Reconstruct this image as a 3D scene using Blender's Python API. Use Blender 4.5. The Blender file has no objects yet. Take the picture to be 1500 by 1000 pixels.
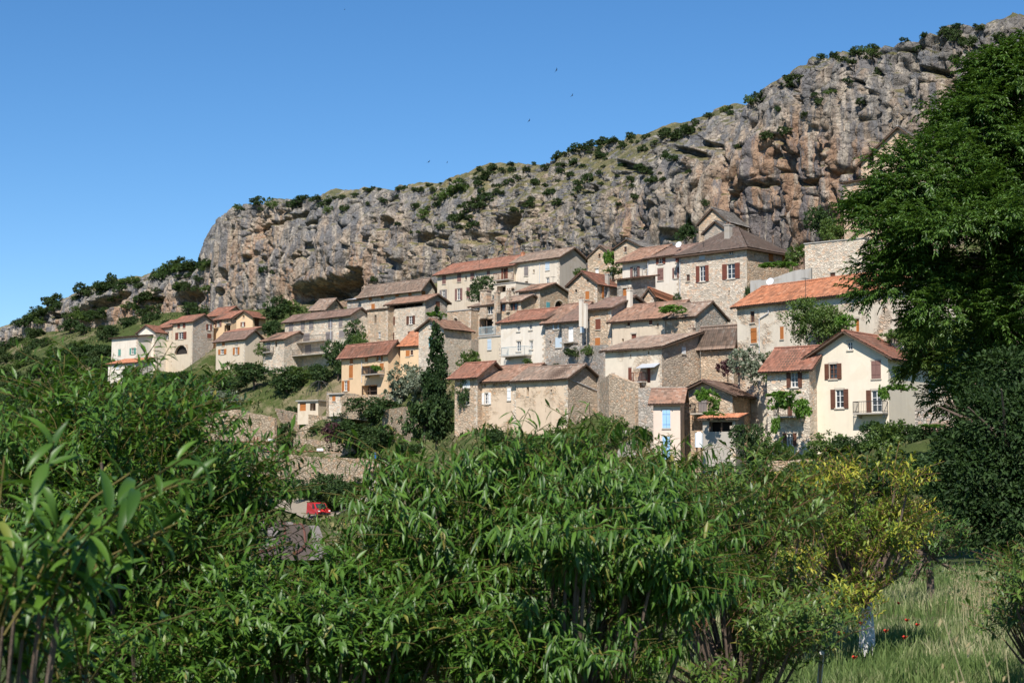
import bpy, math, random
import numpy as np
from mathutils import Matrix, Vector

# ------------------------------------------------------------------ camera, sky, sun, exposure
F_PX = 2500.0                      # focal length in pixels of the 1500 px wide photograph
PITCH = math.atan(220.0 / F_PX)    # eye level lies 220 px under the centre
SUN_AZ = (-0.20, -0.98)            # horizontal direction towards the sun (x right, y away)
SUN_EL = 47.0
EXPOSURE = 0.5
SKY_STRENGTH = 0.096
SUN_STRENGTH = 4.6

scene = bpy.context.scene
col = scene.collection
cam_d = bpy.data.cameras.new("camera")
cam_d.sensor_width = 36.0
cam_d.lens = 36.0 * F_PX / 1500.0
cam_d.clip_start = 0.2
cam_d.clip_end = 6000.0
cam_d.dof.use_dof = True
cam_d.dof.focus_distance = 170.0
cam_d.dof.aperture_fstop = 14.0
cam = bpy.data.objects.new("camera", cam_d)
cam.rotation_euler = (math.pi / 2 + PITCH, 0, 0)
col.objects.link(cam)
scene.camera = cam

world = bpy.data.worlds.new("World")
scene.world = world
world.use_nodes = True
wn = world.node_tree
sky = wn.nodes.new("ShaderNodeTexSky")
sky.sky_type = 'NISHITA'
sky.sun_disc = False
sky.sun_elevation = math.radians(SUN_EL)
sky.sun_rotation = math.atan2(SUN_AZ[0], SUN_AZ[1])
sky.altitude = 1500.0
sky.air_density = 1.0
sky.dust_density = 0.0
sky.ozone_density = 4.0
bg = [n for n in wn.nodes if n.type == 'BACKGROUND'][0]
bg.inputs['Strength'].default_value = SKY_STRENGTH
hs = wn.nodes.new("ShaderNodeHueSaturation")
hs.inputs['Saturation'].default_value = 1.22
wn.links.new(sky.outputs[0], hs.inputs['Color'])
wn.links.new(hs.outputs[0], bg.inputs['Color'])

sun_d = bpy.data.lights.new("sun", 'SUN')
sun_d.energy = SUN_STRENGTH
sun_d.angle = math.radians(0.53)
sun_d.color = (1.0, 0.94, 0.86)
sun_o = bpy.data.objects.new("sun", sun_d)
hn = math.hypot(*SUN_AZ)
sd = Vector((SUN_AZ[0] / hn * math.cos(math.radians(SUN_EL)), SUN_AZ[1] / hn * math.cos(math.radians(SUN_EL)), math.sin(math.radians(SUN_EL))))
sun_o.rotation_euler = (-sd).to_track_quat('-Z', 'Y').to_euler()
col.objects.link(sun_o)

vs = scene.view_settings
vs.view_transform = 'Standard'
vs.look = 'None'
vs.gamma = 1.0
vs.use_curve_mapping = False
vs.exposure = EXPOSURE

# ------------------------------------------------------------------ small maths
CT, ST = math.cos(PITCH), math.sin(PITCH)
rng = np.random.default_rng(7)
random.seed(7)

def ray(px, py):
    x = (px - 750.0) / F_PX
    y = (500.0 - py) / F_PX
    return np.array([x, CT - y * ST, ST + y * CT])

def at(px, py, Y):
    """point seen at a photo pixel, Y metres away"""
    r = ray(px, py)
    return r * (Y / r[1])

def at_z(px, py, z):
    r = ray(px, py)
    return r * (z / r[2])

def proj(P):
    P = np.asarray(P, float)
    fw = P[..., 1] * CT + P[..., 2] * ST
    up = -P[..., 1] * ST + P[..., 2] * CT
    return 750 + F_PX * P[..., 0] / fw, 500 - F_PX * up / fw

_perm = rng.permutation(256)
_perm = np.concatenate([_perm, _perm, _perm])
_val = rng.random(256) * 2 - 1

def vnoise(p, seed=0):
    p = np.asarray(p, float) + seed * 17.31
    i = np.floor(p).astype(np.int64)
    f = p - i
    f = f * f * f * (f * (f * 6 - 15) + 10)
    out = 0
    for dx in (0, 1):
        wx = f[:, 0] if dx else 1 - f[:, 0]
        for dy in (0, 1):
            wy = f[:, 1] if dy else 1 - f[:, 1]
            for dz in (0, 1):
                wz = f[:, 2] if dz else 1 - f[:, 2]
                h = _perm[_perm[_perm[(i[:, 0] + dx) & 255] + ((i[:, 1] + dy) & 255)] + ((i[:, 2] + dz) & 255)]
                out = out + wx * wy * wz * _val[h]
    return out

def fbm(p, octv=4, seed=0, gain=0.5):
    a, s, o = 1.0, 0.0, 0.0
    p = np.asarray(p, float)
    for k in range(octv):
        s = s + a * vnoise(p * 2 ** k, seed + k)
        o += a
        a *= gain
    return s / o

def worley(p, seed=0):
    """distance to nearest and second nearest feature point, and an id of the nearest"""
    p = np.asarray(p, float)
    i = np.floor(p).astype(np.int64)
    d1 = np.full(len(p), 9.0)
    d2 = np.full(len(p), 9.0)
    cid = np.zeros(len(p))
    for dx in (-1, 0, 1):
        for dy in (-1, 0, 1):
            for dz in (-1, 0, 1):
                c = i + (dx, dy, dz)
                h = _perm[_perm[_perm[(c[:, 0] + seed * 7) & 255] + (c[:, 1] & 255)] + (c[:, 2] & 255)]
                q = c + np.stack([_val[h], _val[(h + 57) & 255], _val[(h + 131) & 255]], 1) * 0.5 + 0.5
                d = np.sqrt(((q - p) ** 2).sum(1))
                near = d < d1
                d2 = np.where(near, d1, np.minimum(d2, d))
                cid = np.where(near, _val[(h + 200) & 255], cid)
                d1 = np.where(near, d, d1)
    return d1, d2, cid

# ------------------------------------------------------------------ objects and meshes
def tag(o, label=None, cat=None, group=None, kind=None):
    if label: o["label"] = label
    if cat: o["category"] = cat
    if group: o["group"] = group
    if kind: o["kind"] = kind
    return o

def link(name, data, parent=None, loc=None):
    o = bpy.data.objects.new(name, data)
    col.objects.link(o)
    if parent is not None: o.parent = parent
    if loc is not None: o.location = loc
    return o

def empty(name, loc, label=None, cat=None, group=None):
    o = bpy.data.objects.new(name, None)
    o.empty_display_size = 0.3
    col.objects.link(o)
    o.location = loc
    return tag(o, label, cat, group)

def mesh_np(name, V, Q, mat, smooth=False, uv=None, attrs=None):
    """V (n,3); Q list of arrays (m,3)/(m,4); uv per vertex (n,2)"""
    V = np.asarray(V, np.float32)
    if not isinstance(Q, (list, tuple)): Q = [Q]
    Q = [np.asarray(q, np.int32) for q in Q if len(q)]
    me = bpy.data.meshes.new(name)
    me.vertices.add(len(V))
    me.vertices.foreach_set("co", V.ravel())
    li = np.concatenate([q.ravel() for q in Q])
    sizes = np.concatenate([np.full(len(q), q.shape[1], np.int32) for q in Q])
    starts = np.concatenate([[0], np.cumsum(sizes)[:-1]]).astype(np.int32)
    me.loops.add(len(li))
    me.loops.foreach_set("vertex_index", li)
    me.polygons.add(len(sizes))
    me.polygons.foreach_set("loop_start", starts)
    me.polygons.foreach_set("loop_total", sizes)
    if smooth:
        me.polygons.foreach_set("use_smooth", np.ones(len(sizes), bool))
    if uv is not None:
        l = me.uv_layers.new(name="UVMap")
        l.data.foreach_set("uv", np.asarray(uv, np.float32)[li].ravel())
    for k, a in (attrs or {}).items():
        at_ = me.attributes.new(k, 'FLOAT', 'POINT')
        at_.data.foreach_set("value", np.asarray(a, np.float32))
    me.update()
    me.validate()
    if mat is not None: me.materials.append(mat)
    return me

class MB:
    """collects polygons of one mesh, with a uv per corner"""
    def __init__(self, origin=(0, 0, 0)):
        self.o = np.asarray(origin, float)
        self.v, self.f, self.uv = [], [], []
    def poly(self, pts, uvs=None):
        b = len(self.v)
        for p in pts: self.v.append(tuple(np.asarray(p, float) - self.o))
        self.f.append(tuple(range(b, b + len(pts))))
        if uvs is None:
            uvs = [(p[0] + p[1], p[2]) for p in pts]
        self.uv += [tuple(u) for u in uvs]
    def hexa(self, c):
        """c: 8 corners, bottom ring 0-3 then top ring 4-7"""
        c = [np.asarray(q, float) for q in c]
        for idx in ((3, 2, 1, 0), (4, 5, 6, 7), (0, 1, 5, 4), (1, 2, 6, 5), (2, 3, 7, 6), (3, 0, 4, 7)):
            p = [c[k] for k in idx]
            n = np.cross(p[1] - p[0], p[3] - p[0])
            if abs(n[2]) > 0.8 * (np.linalg.norm(n) + 1e-9):
                uvs = [(q[0], q[1]) for q in p]
            else:
                uvs = [((q[0] - q[1]) if abs(n[0]) > abs(n[1]) * 0.5 and abs(n[1]) > abs(n[0]) * 0.5 else (q[1] if abs(n[0]) > abs(n[1]) else q[0]), q[2]) for q in p]
            self.poly(p, uvs)
    def box(self, lo, hi):
        x0, y0, z0 = lo; x1, y1, z1 = hi
        self.hexa([(x0, y0, z0), (x1, y0, z0), (x1, y1, z0), (x0, y1, z0), (x0, y0, z1), (x1, y0, z1), (x1, y1, z1), (x0, y1, z1)])
    def bar(self, a, b, r, n=6, r2=None):
        """tapered prism from a to b"""
        a = np.asarray(a, float); b = np.asarray(b, float)
        r2 = r if r2 is None else r2
        d = b - a; L = np.linalg.norm(d)
        if L < 1e-6: return
        d = d / L
        t = np.array([0, 0, 1.0]) if abs(d[2]) < 0.9 else np.array([1.0, 0, 0])
        x = np.cross(d, t); x /= np.linalg.norm(x); y = np.cross(d, x)
        A = [a + r * (math.cos(2 * math.pi * k / n) * x + math.sin(2 * math.pi * k / n) * y) for k in range(n)]
        B = [b + r2 * (math.cos(2 * math.pi * k / n) * x + math.sin(2 * math.pi * k / n) * y) for k in range(n)]
        for k in range(n):
            j = (k + 1) % n
            self.poly([A[j], A[k], B[k], B[j]], [(k, 0), (k + 1, 0), (k + 1, L), (k, L)])
        self.poly(A); self.poly(B[::-1])
    def mesh(self, name, mat, smooth=False):
        me = bpy.data.meshes.new(name)
        me.from_pydata(self.v, [], self.f)
        l = me.uv_layers.new(name="UVMap")
        l.data.foreach_set("uv", np.asarray(self.uv, np.float32).ravel())
        if smooth:
            me.polygons.foreach_set("use_smooth", np.ones(len(self.f), bool))
        if mat is not None: me.materials.append(mat)
        me.update()
        return me
    def build(self, name, mat, parent=None, smooth=False):
        return link(name, self.mesh(name, mat, smooth), parent)

# ------------------------------------------------------------------ materials
class NT:
    def __init__(self, name):
        self.m = bpy.data.materials.new(name)
        self.m.use_nodes = True
        self.t = self.m.node_tree
        self.t.nodes.clear()
        self.out = self.n("ShaderNodeOutputMaterial")
    def n(self, typ, **kw):
        nd = self.t.nodes.new(typ)
        for k, v in kw.items(): setattr(nd, k, v)
        return nd
    def l(self, a, b): self.t.links.new(a, b)
    def val(self, sock, v):
        if hasattr(v, "is_linked") or hasattr(v, "links"): self.l(v, sock)
        else: sock.default_value = v
    def noise(self, vec, scale, detail=4, rough=0.55, dist=0.0):
        nd = self.n("ShaderNodeTexNoise")
        if vec is not None: self.l(vec, nd.inputs["Vector"])
        nd.inputs["Scale"].default_value = scale
        nd.inputs["Detail"].default_value = detail
        nd.inputs["Roughness"].default_value = rough
        nd.inputs["Distortion"].default_value = dist
        return nd.outputs["Fac"]
    def voro(self, vec, scale, feature='F1', out="Distance", rand=1.0):
        nd = self.n("ShaderNodeTexVoronoi", feature=feature)
        self.l(vec, nd.inputs["Vector"])
        nd.inputs["Scale"].default_value = scale
        nd.inputs["Randomness"].default_value = rand
        return nd.outputs[out]
    def ramp(self, fac, stops):
        nd = self.n("ShaderNodeValToRGB")
        e = nd.color_ramp.elements
        while len(e) < len(stops): e.new(0.5)
        for k, (p, c) in enumerate(stops):
            e[k].position = p
            e[k].color = (c, c, c, 1) if isinstance(c, (int, float)) else (*c, 1)
        self.l(fac, nd.inputs[0])
        return nd.outputs[0]
    def mix(self, fac, a, b, mode='MIX'):
        nd = self.n("ShaderNodeMix", data_type='RGBA', blend_type=mode)
        self.val(nd.inputs[0], fac)
        for s, v in ((nd.inputs[6], a), (nd.inputs[7], b)):
            if isinstance(v, tuple): s.default_value = (*v, 1)
            else: self.l(v, s)
        return nd.outputs[2]
    def math(self, op, a, b=0.0):
        nd = self.n("ShaderNodeMath", operation=op)
        self.val(nd.inputs[0], a); self.val(nd.inputs[1], b)
        return nd.outputs[0]
    def vmap(self, vec, scale=(1, 1, 1), rot=(0, 0, 0)):
        nd = self.n("ShaderNodeMapping")
        self.l(vec, nd.inputs["Vector"])
        nd.inputs["Scale"].default_value = scale
        nd.inputs["Rotation"].default_value = rot
        return nd.outputs[0]
    def bump(self, h, strength=0.5, dist=0.05, normal=None):
        nd = self.n("ShaderNodeBump")
        nd.inputs["Strength"].default_value = strength
        nd.inputs["Distance"].default_value = dist
        self.l(h, nd.inputs["Height"])
        if normal is not None: self.l(normal, nd.inputs["Normal"])
        return nd.outputs[0]
    def bsdf(self, color, rough=0.8, spec=0.3, normal=None, metal=0.0):
        nd = self.n("ShaderNodeBsdfPrincipled")
        self.val(nd.inputs["Base Color"], (*color, 1) if isinstance(color, tuple) else color)
        self.val(nd.inputs["Roughness"], rough)
        self.val(nd.inputs["Specular IOR Level"], spec)
        self.val(nd.inputs["Metallic"], metal)
        if normal is not None: self.l(normal, nd.inputs["Normal"])
        self.l(nd.outputs[0], self.out.inputs[0])
        return nd

_mats = {}
def sc_(c, k): return tuple(min(0.95, x * k) for x in c)

def m_plain(name, color, rough=0.7, spec=0.3, metal=0.0, var=0.15):
    if name in _mats: return _mats[name]
    t = NT(name)
    co = t.n("ShaderNodeTexCoord").outputs["Object"]
    f = t.noise(co, 3.0, 5)
    c = t.mix(f, sc_(color, 1 - var), sc_(color, 1 + var))
    t.bsdf(c, rough, spec, None, metal)
    _mats[name] = t.m
    return t.m

def m_stone(name, base, mortar=None, size=0.26, tint=0.35, render=0.0, rcol=(0.6, 0.5, 0.38)):
    """rubble walling; render = share of the wall still under old lime plaster"""
    if name in _mats: return _mats[name]
    t = NT(name)
    uv = t.n("ShaderNodeUVMap").outputs[0]
    oi = t.n("ShaderNodeObjectInfo").outputs["Random"]
    off = t.n("ShaderNodeVectorMath", operation='ADD')
    t.l(uv, off.inputs[0])
    comb = t.n("ShaderNodeCombineXYZ"); t.l(t.math('MULTIPLY', oi, 91.0), comb.inputs[0]); t.l(t.math('MULTIPLY', oi, 53.0), comb.inputs[2])
    t.l(comb.outputs[0], off.inputs[1])
    p = off.outputs[0]
    dn = t.n("ShaderNodeTexNoise"); t.l(p, dn.inputs["Vector"]); dn.inputs["Scale"].default_value = 2.5
    warp = t.n("ShaderNodeVectorMath", operation='SCALE'); t.l(dn.outputs["Color"], warp.inputs[0]); warp.inputs[3].default_value = 0.25
    pw = t.n("ShaderNodeVectorMath", operation='ADD'); t.l(p, pw.inputs[0]); t.l(warp.outputs[0], pw.inputs[1])
    pp = t.vmap(pw.outputs[0], (1 / size * 0.62, 1 / size, 1 / size))
    cell = t.voro(pp, 1.0, 'F1', 'Color')
    edge = t.voro(pp, 1.0, 'DISTANCE_TO_EDGE', 'Distance')
    sep = t.n("ShaderNodeSeparateColor"); t.l(cell, sep.inputs[0])
    c1 = t.mix(sep.outputs[0], sc_(base, 1 - tint), sc_(base, 1 + tint))
    warm = t.mix(sep.outputs[1], c1, (base[0] * 1.15, base[1] * 0.86, base[2] * 0.68))
    c2 = t.mix(t.ramp(sep.outputs[1], [(0.55, 0.0), (0.9, 0.75)]), c1, warm)
    big = t.noise(p, 0.22, 5, 0.6)
    c3 = t.mix(t.ramp(big, [(0.35, 0.0), (0.7, 0.55)]), c2, sc_(base, 0.72))
    mort = mortar or sc_(base, 0.8)
    c4 = t.mix(t.ramp(edge, [(0.02, 1.0), (0.09, 0.0)]), c3, mort)
    h = t.ramp(edge, [(0.0, 0.0), (0.16, 1.0)])
    if render > 0:
        msk = t.ramp(t.noise(p, 0.35, 6, 0.6, 0.4), [(0.5 - render * 0.35 + 0.08, 1.0), (0.5 - render * 0.35 + 0.16, 0.0)] if False else [(max(0.02, 0.62 - render * 0.35 - 0.05), 0.0), (0.62 - render * 0.35 + 0.05, 1.0)])
        rc = t.mix(t.noise(p, 1.4, 6, 0.65), sc_(rcol, 0.85), sc_(rcol, 1.12))
        c4 = t.mix(msk, c4, rc)
        hm = t.n("ShaderNodeMix", data_type='FLOAT')
        t.l(msk, hm.inputs[0]); t.l(h, hm.inputs[2]); hm.inputs[3].default_value = 1.2
        h = hm.outputs[0]
    stain = t.noise(t.vmap(p, (1.3, 0.12, 1)), 1.0, 5, 0.6)
    c5 = t.mix(t.ramp(stain, [(0.5, 0.0), (0.75, 0.35)]), c4, sc_(base, 0.5))
    t.bsdf(c5, 0.92, 0.15, t.bump(h, 0.85, 0.05))
    _mats[name] = t.m
    return t.m

def m_plaster(name, base, stain=0.4):
    if name in _mats: return _mats[name]
    t = NT(name)
    uv = t.n("ShaderNodeUVMap").outputs[0]
    a = t.noise(uv, 0.5, 6, 0.62)
    b = t.noise(t.vmap(uv, (2.2, 0.18, 1)), 1.0, 6, 0.6)
    fine = t.noise(uv, 14.0, 3, 0.6)
    c = t.mix(a, sc_(base, 0.84), sc_(base, 1.1))
    c = t.mix(t.ramp(b, [(0.45, 0.0), (0.8, stain)]), c, (base[0] * 0.55, base[1] * 0.52, base[2] * 0.5))
    c = t.mix(t.ramp(t.noise(uv, 1.7, 7, 0.7), [(0.58, 0.0), (0.72, stain * 0.8)]), c, (base[0] * 0.75, base[1] * 0.66, base[2] * 0.56))
    pt = t.ramp(t.noise(uv, 0.55, 4, 0.55, 0.6), [(0.57, 0.0), (0.60, stain * 1.1)])
    c = t.mix(pt, c, (base[0] * 0.80, base[1] * 0.74, base[2] * 0.66))
    t.bsdf(c, 0.9, 0.15, t.bump(fine, 0.35, 0.02))
    _mats[name] = t.m
    return t.m

def m_tile(name, base, spread=0.5, lichen=0.25):
    """roof tiles: the uv counts tiles across and rows up the slope"""
    if name in _mats: return _mats[name]
    t = NT(name)
    uv = t.n("ShaderNodeUVMap").outputs[0]
    fl = t.n("ShaderNodeVectorMath", operation='FLOOR'); t.l(uv, fl.inputs[0])
    wn_ = t.n("ShaderNodeTexWhiteNoise", noise_dimensions='3D'); t.l(fl.outputs[0], wn_.inputs["Vector"])
    r = wn_.outputs["Value"]
    c = t.ramp(r, [(0.0, sc_(base, 1 - spread)), (0.45, base), (0.8, (base[0] * 1.18, base[1] * 1.1, base[2] * 1.05)), (1.0, (base[0] * 1.3, base[1] * 1.55, base[2] * 1.7))])
    obj = t.n("ShaderNodeTexCoord").outputs["Object"]
    big = t.noise(obj, 0.35, 6, 0.65)
    c = t.mix(t.ramp(big, [(0.4, 0.0), (0.68, lichen * 1.6)]), c, (0.16, 0.13, 0.105))
    pale = t.noise(obj, 1.6, 5, 0.7)
    c = t.mix(t.ramp(pale, [(0.56, 0.0), (0.75, lichen)]), c, (0.36, 0.31, 0.24))
    t.bsdf(c, 0.88, 0.2, t.bump(t.noise(obj, 18.0, 3), 0.3, 0.02))
    _mats[name] = t.m
    return t.m

def m_slab(name, base):
    if name in _mats: return _mats[name]
    t = NT(name)
    uv = t.n("ShaderNodeUVMap").outputs[0]
    cell = t.voro(uv, 0.8, 'F1', 'Color')
    edge = t.voro(uv, 0.8, 'DISTANCE_TO_EDGE', 'Distance')
    sep = t.n("ShaderNodeSeparateColor"); t.l(cell, sep.inputs[0])
    c = t.mix(sep.outputs[0], sc_(base, 0.65), sc_(base, 1.3))
    c = t.mix(t.ramp(edge, [(0.0, 1.0), (0.08, 0.0)]), c, sc_(base, 0.4))
    t.bsdf(c, 0.85, 0.3, t.bump(edge, 0.6, 0.05))
    _mats[name] = t.m
    return t.m

def m_leaf(name, dark, light, rough=0.42, trans=0.3, spec=0.5, yellow=None, ymix=0.0, glow=1.6, spent=False):
    """leaf: uv.x is a random number per leaf"""
    if name in _mats: return _mats[name]
    t = NT(name)
    uv = t.n("ShaderNodeUVMap").outputs[0]
    sp = t.n("ShaderNodeSeparateXYZ"); t.l(uv, sp.inputs[0])
    c = t.mix(t.ramp(sp.outputs[0], [(0.0, 0.0), (0.94, 0.85), (1.0, 1.0)]), dark, light)
    if spent: c = t.mix(t.ramp(sp.outputs[0], [(0.96, 0.0), (0.99, 0.75)]), c, (0.24, 0.17, 0.04))
    if yellow is not None:
        obj = t.n("ShaderNodeTexCoord").outputs["Object"]
        f = t.math('MULTIPLY', t.ramp(t.noise(obj, 0.9, 3), [(0.45 - ymix * 0.2, 0.0), (0.62 - ymix * 0.2, 1.0)]), t.ramp(sp.outputs[0], [(0.2, 0.0), (0.6, 1.0)]))
        c = t.mix(f, c, yellow)
    pr = t.bsdf(c, rough, spec)
    tr = t.n("ShaderNodeBsdfTranslucent")
    tc = t.mix(0.5, c, (light[0] * glow, light[1] * glow, light[2] * 0.7))
    t.l(tc, tr.inputs[0])
    mx = t.n("ShaderNodeMixShader"); mx.inputs[0].default_value = trans
    t.l(pr.outputs[0], mx.inputs[1]); t.l(tr.outputs[0], mx.inputs[2])
    t.l(mx.outputs[0], t.out.inputs[0])
    _mats[name] = t.m
    return t.m

def m_bark(name, base):
    if name in _mats: return _mats[name]
    t = NT(name)
    co = t.n("ShaderNodeTexCoord").outputs["Object"]
    f = t.noise(t.vmap(co, (9, 9, 1.6)), 2.0, 6, 0.65)
    t.bsdf(t.mix(f, sc_(base, 0.45), sc_(base, 1.4)), 0.9, 0.2, t.bump(f, 0.8, 0.03))
    _mats[name] = t.m
    return t.m

def m_glass(name):
    if name in _mats: return _mats[name]
    t = NT(name)
    co = t.n("ShaderNodeTexCoord").outputs["Object"]
    c = t.mix(t.noise(co, 0.7, 3), (0.012, 0.015, 0.02), (0.05, 0.06, 0.07))
    t.bsdf(c, 0.08, 0.6)
    _mats[name] = t.m
    return t.m

def m_boards(name, color, pitch=0.14, rough=0.65):
    """painted boards, upright joints"""
    if name in _mats: return _mats[name]
    t = NT(name)
    uv = t.n("ShaderNodeUVMap").outputs[0]
    sp = t.n("ShaderNodeSeparateXYZ"); t.l(uv, sp.inputs[0])
    fr = t.math('FRACT', t.math('DIVIDE', sp.outputs[0], pitch))
    j = t.ramp(fr, [(0.0, 0.0), (0.08, 1.0)])
    f = t.noise(t.vmap(uv, (9, 0.7, 1)), 1.5, 5, 0.6)
    c = t.mix(f, sc_(color, 0.72), sc_(color, 1.2))
    c = t.mix(j, sc_(color, 0.4), c)
    t.bsdf(c, rough, 0.3, t.bump(j, 0.6, 0.02))
    _mats[name] = t.m
    return t.m
# ------------------------------------------------------------------ wall, roof and paint kinds
STONE = m_stone("rubble_stone", (0.51, 0.42, 0.325))
STONE_W = m_stone("pale_rubble_stone", (0.60, 0.515, 0.41), (0.60, 0.53, 0.43))
STONE_O = m_stone("ochre_rubble_stone", (0.53, 0.415, 0.30))
STONE_G = m_stone("grey_rubble_stone", (0.44, 0.39, 0.33))
STONE_R = m_stone("half_rendered_stone", (0.50, 0.385, 0.27), None, 0.26, 0.35, 0.55, (0.62, 0.51, 0.385))
STONE_RW = m_stone("pale_half_rendered_stone", (0.52, 0.43, 0.33), None, 0.26, 0.3, 0.75, (0.67, 0.59, 0.48))
STONE_RW2 = m_stone("patchy_rendered_stone", (0.52, 0.42, 0.315), None, 0.28, 0.35, 0.42, (0.66, 0.58, 0.465))
BARN = m_stone("rendered_barn_stone", (0.52, 0.395, 0.275), None, 0.26, 0.35, 0.5, (0.63, 0.495, 0.36))
CREAM = m_plaster("cream_render", (0.76, 0.67, 0.53), 0.16)
WHITE = m_plaster("white_render", (0.72, 0.65, 0.55), 0.35)
PEACH = m_plaster("peach_render", (0.69, 0.50, 0.31), 0.16)
PINK = m_plaster("pink_render", (0.72, 0.58, 0.48), 0.14)
BEIGE = m_plaster("beige_render", (0.62, 0.525, 0.40), 0.35)
GREYR = m_plaster("grey_render", (0.42, 0.38, 0.33), 0.5)
CONC = m_plaster("bare_concrete", (0.40, 0.38, 0.35), 0.6)

T_RED = m_tile("red_brown_tiles", (0.30, 0.135, 0.09), 0.4, 0.25)
T_OLD = m_tile("weathered_tiles", (0.30, 0.215, 0.165), 0.4, 0.4)
T_NEW = m_tile("new_orange_tiles", (0.44, 0.18, 0.095), 0.4, 0.2)
T_BRN = m_tile("brown_tiles", (0.225, 0.145, 0.115), 0.35, 0.3)
T_PINK = m_tile("pinkish_tiles", (0.31, 0.18, 0.125), 0.45, 0.35)
T_DARK = m_tile("dark_slate_tiles", (0.13, 0.095, 0.08), 0.3, 0.2)
S_GREY = m_slab("grey_stone_slabs", (0.30, 0.28, 0.26))

PAINT = {
    'brown': m_boards("brown_boards", (0.12, 0.05, 0.03)), 'orange': m_boards("orange_wood_boards", (0.42, 0.15, 0.04)),
    'red': m_boards("red_brown_boards", (0.17, 0.055, 0.035)), 'grey': m_boards("grey_boards", (0.23, 0.20, 0.19)),
    'blue': m_boards("sky_blue_boards", (0.33, 0.55, 0.78)), 'lblue': m_boards("pale_blue_boards", (0.50, 0.58, 0.64)),
    'white': m_boards("white_boards", (0.78, 0.78, 0.76)), 'mauve': m_boards("mauve_brown_boards", (0.22, 0.12, 0.10)),
    'green': m_boards("green_boards", (0.12, 0.30, 0.24)), 'teal': m_boards("teal_boards", (0.12, 0.36, 0.40)),
}
WFRAME = m_plain("white_window_frame", (0.72, 0.71, 0.68), 0.5)
BFRAME = m_plain("brown_window_frame", (0.16, 0.08, 0.05), 0.6)
SILLM = m_plain("stone_sill", (0.48, 0.42, 0.34), 0.9)
GLASS = m_glass("window_glass")
DARKIN = m_plain("dark_interior", (0.03, 0.025, 0.022), 0.95)
IRON = m_plain("dark_iron", (0.05, 0.048, 0.045), 0.6)
RUST = m_plain("rusty_iron", (0.19, 0.075, 0.045), 0.85)
BLUEIRON = m_plain("pale_blue_iron", (0.42, 0.50, 0.52), 0.6)
ZINC = m_plain("zinc_sheet", (0.45, 0.47, 0.50), 0.45)
WOODEN = m_plain("eaves_timber", (0.10, 0.065, 0.045), 0.85)

ZOOM = {'A': (0, 360, 4.545), 'B': (300, 400, 7.5), 'C': (480, 400, 7.5), 'D': (480, 500, 7.5), 'E': (630, 340, 7.5), 'F': (660, 450, 6.522),
        'G': (820, 320, 7.5), 'H': (980, 300, 7.5), 'I': (650, 520, 6.25), 'J': (860, 430, 6.25), 'K': (920, 540, 6.25), 'L': (1060, 390, 6.25),
        'M': (1100, 460, 5.0), 'P': (0, 0, 1.0)}

def W(z, *rects):
    ox, oy, s = ZOOM[z]
    return [(ox + r[0] / s, oy + r[1] / s, ox + r[2] / s, oy + r[3] / s) + tuple(r[4:]) for r in rects]

HOUSES = []
def house(**k):
    k.setdefault('xr', None); k.setdefault('b', 7.0); k.setdefault('roof', 'F'); k.setdefault('ry', None)
    k.setdefault('F', []); k.setdefault('G', []); k.setdefault('chim', []); k.setdefault('balc', [])
    k['oh'] = k.get('oh', 0.4) + 0.12; k.setdefault('phi', 46); k['deep'] = max(k.get('deep', 4.0), 7.0); k.setdefault('ground', True)
    HOUSES.append(k)

# --- front row
house(name='cream_house', label='cream rendered house with gable front, brown shutters and balcony', cat='house', xc=1303, ye=521, yb=643, Y=145, phi=52,
      xl=1183, xr=None, b=8.0, roof='G', ry=487, wall=CREAM, tile=T_RED, oh=0.55,
      F=W('M', (540, 362, 666, 476, 'o', 'brown'), (708, 203, 744, 262, 'w'), (884, 344, 950, 470, 's', 'mauve'), (584, 550, 716, 690, 'o', 'brown'), (845, 555, 960, 722, 'q', 'brown'), (585, 765, 596, 797, 'h')),
      balc=[('F', 1249, 1293, 607, 1.1, 'iron', 0.95)])
house(name='annex_house', label='grey stone annex with vine-clad balcony beside the cream gabled house', cat='house', xc=1187, ye=537, yb=655, Y=148, phi=54,
      xl=1125, b=5.5, roof='F', rise=1.9, wall=STONE_W, tile=T_RED, oh=0.5,
      F=W('M', (262, 422, 376, 538, 'o', 'brown'), (265, 605, 300, 745, 'd', 'brown'), (236, 870, 336, 965, 'o', 'brown')),
      balc=[('F', 1133, 1173, 612, 1.0, 'iron', 0.9)])
house(name='pink_house', label='narrow pink rendered house with sky blue shutters', cat='house', xc=997, ye=590, yb=673, Y=157, phi=80,
      xl=957.5, b=6, roof='F', rise=1.35, wall=PINK, tile=T_PINK, oh=0.35,
      F=W('K', (315, 380, 385, 540, 's', 'blue'), (315, 625, 385, 825, 's', 'blue')))
house(name='vine_house', label='ochre stone gable house with green vine over its glazed balcony', cat='house', xc=1074, ye=576, yb=675, Y=160, phi=62,
      xl=995, xr=1130, roof='G', ry=559, wall=STONE_O, tile=T_BRN, oh=0.6,
      F=W('K', (640, 240, 720, 400, 'd', 'grey'), (558, 325, 580, 352, 'h')), balc=[('F', 1011, 1040, 607, 1.3, 'iron', 0.9)])
house(name='lean_to_shed', label='small rendered lean-to shed with orange tiles and wide dark opening', cat='shed', xc=1078, ye=613, yb=690, Y=150, phi=68,
      xl=1030, b=3.2, roof='S', rise=0.5, wall=GREYR, tile=T_NEW, oh=0.3, deep=3,
      F=W('K', (740, 482, 975, 575, 'l', 'brown')))
house(name='garage', label='low stone garage with brown metal door and mossy roof under the dark tree', cat='garage', xc=1424, ye=630, yb=672, Y=128, phi=58,
      xl=1350, b=6, roof='S', rise=0.9, wall=STONE, tile=T_OLD, oh=0.3, F=W('P', (1358, 634, 1397, 670, 'd', 'mauve')))
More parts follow.
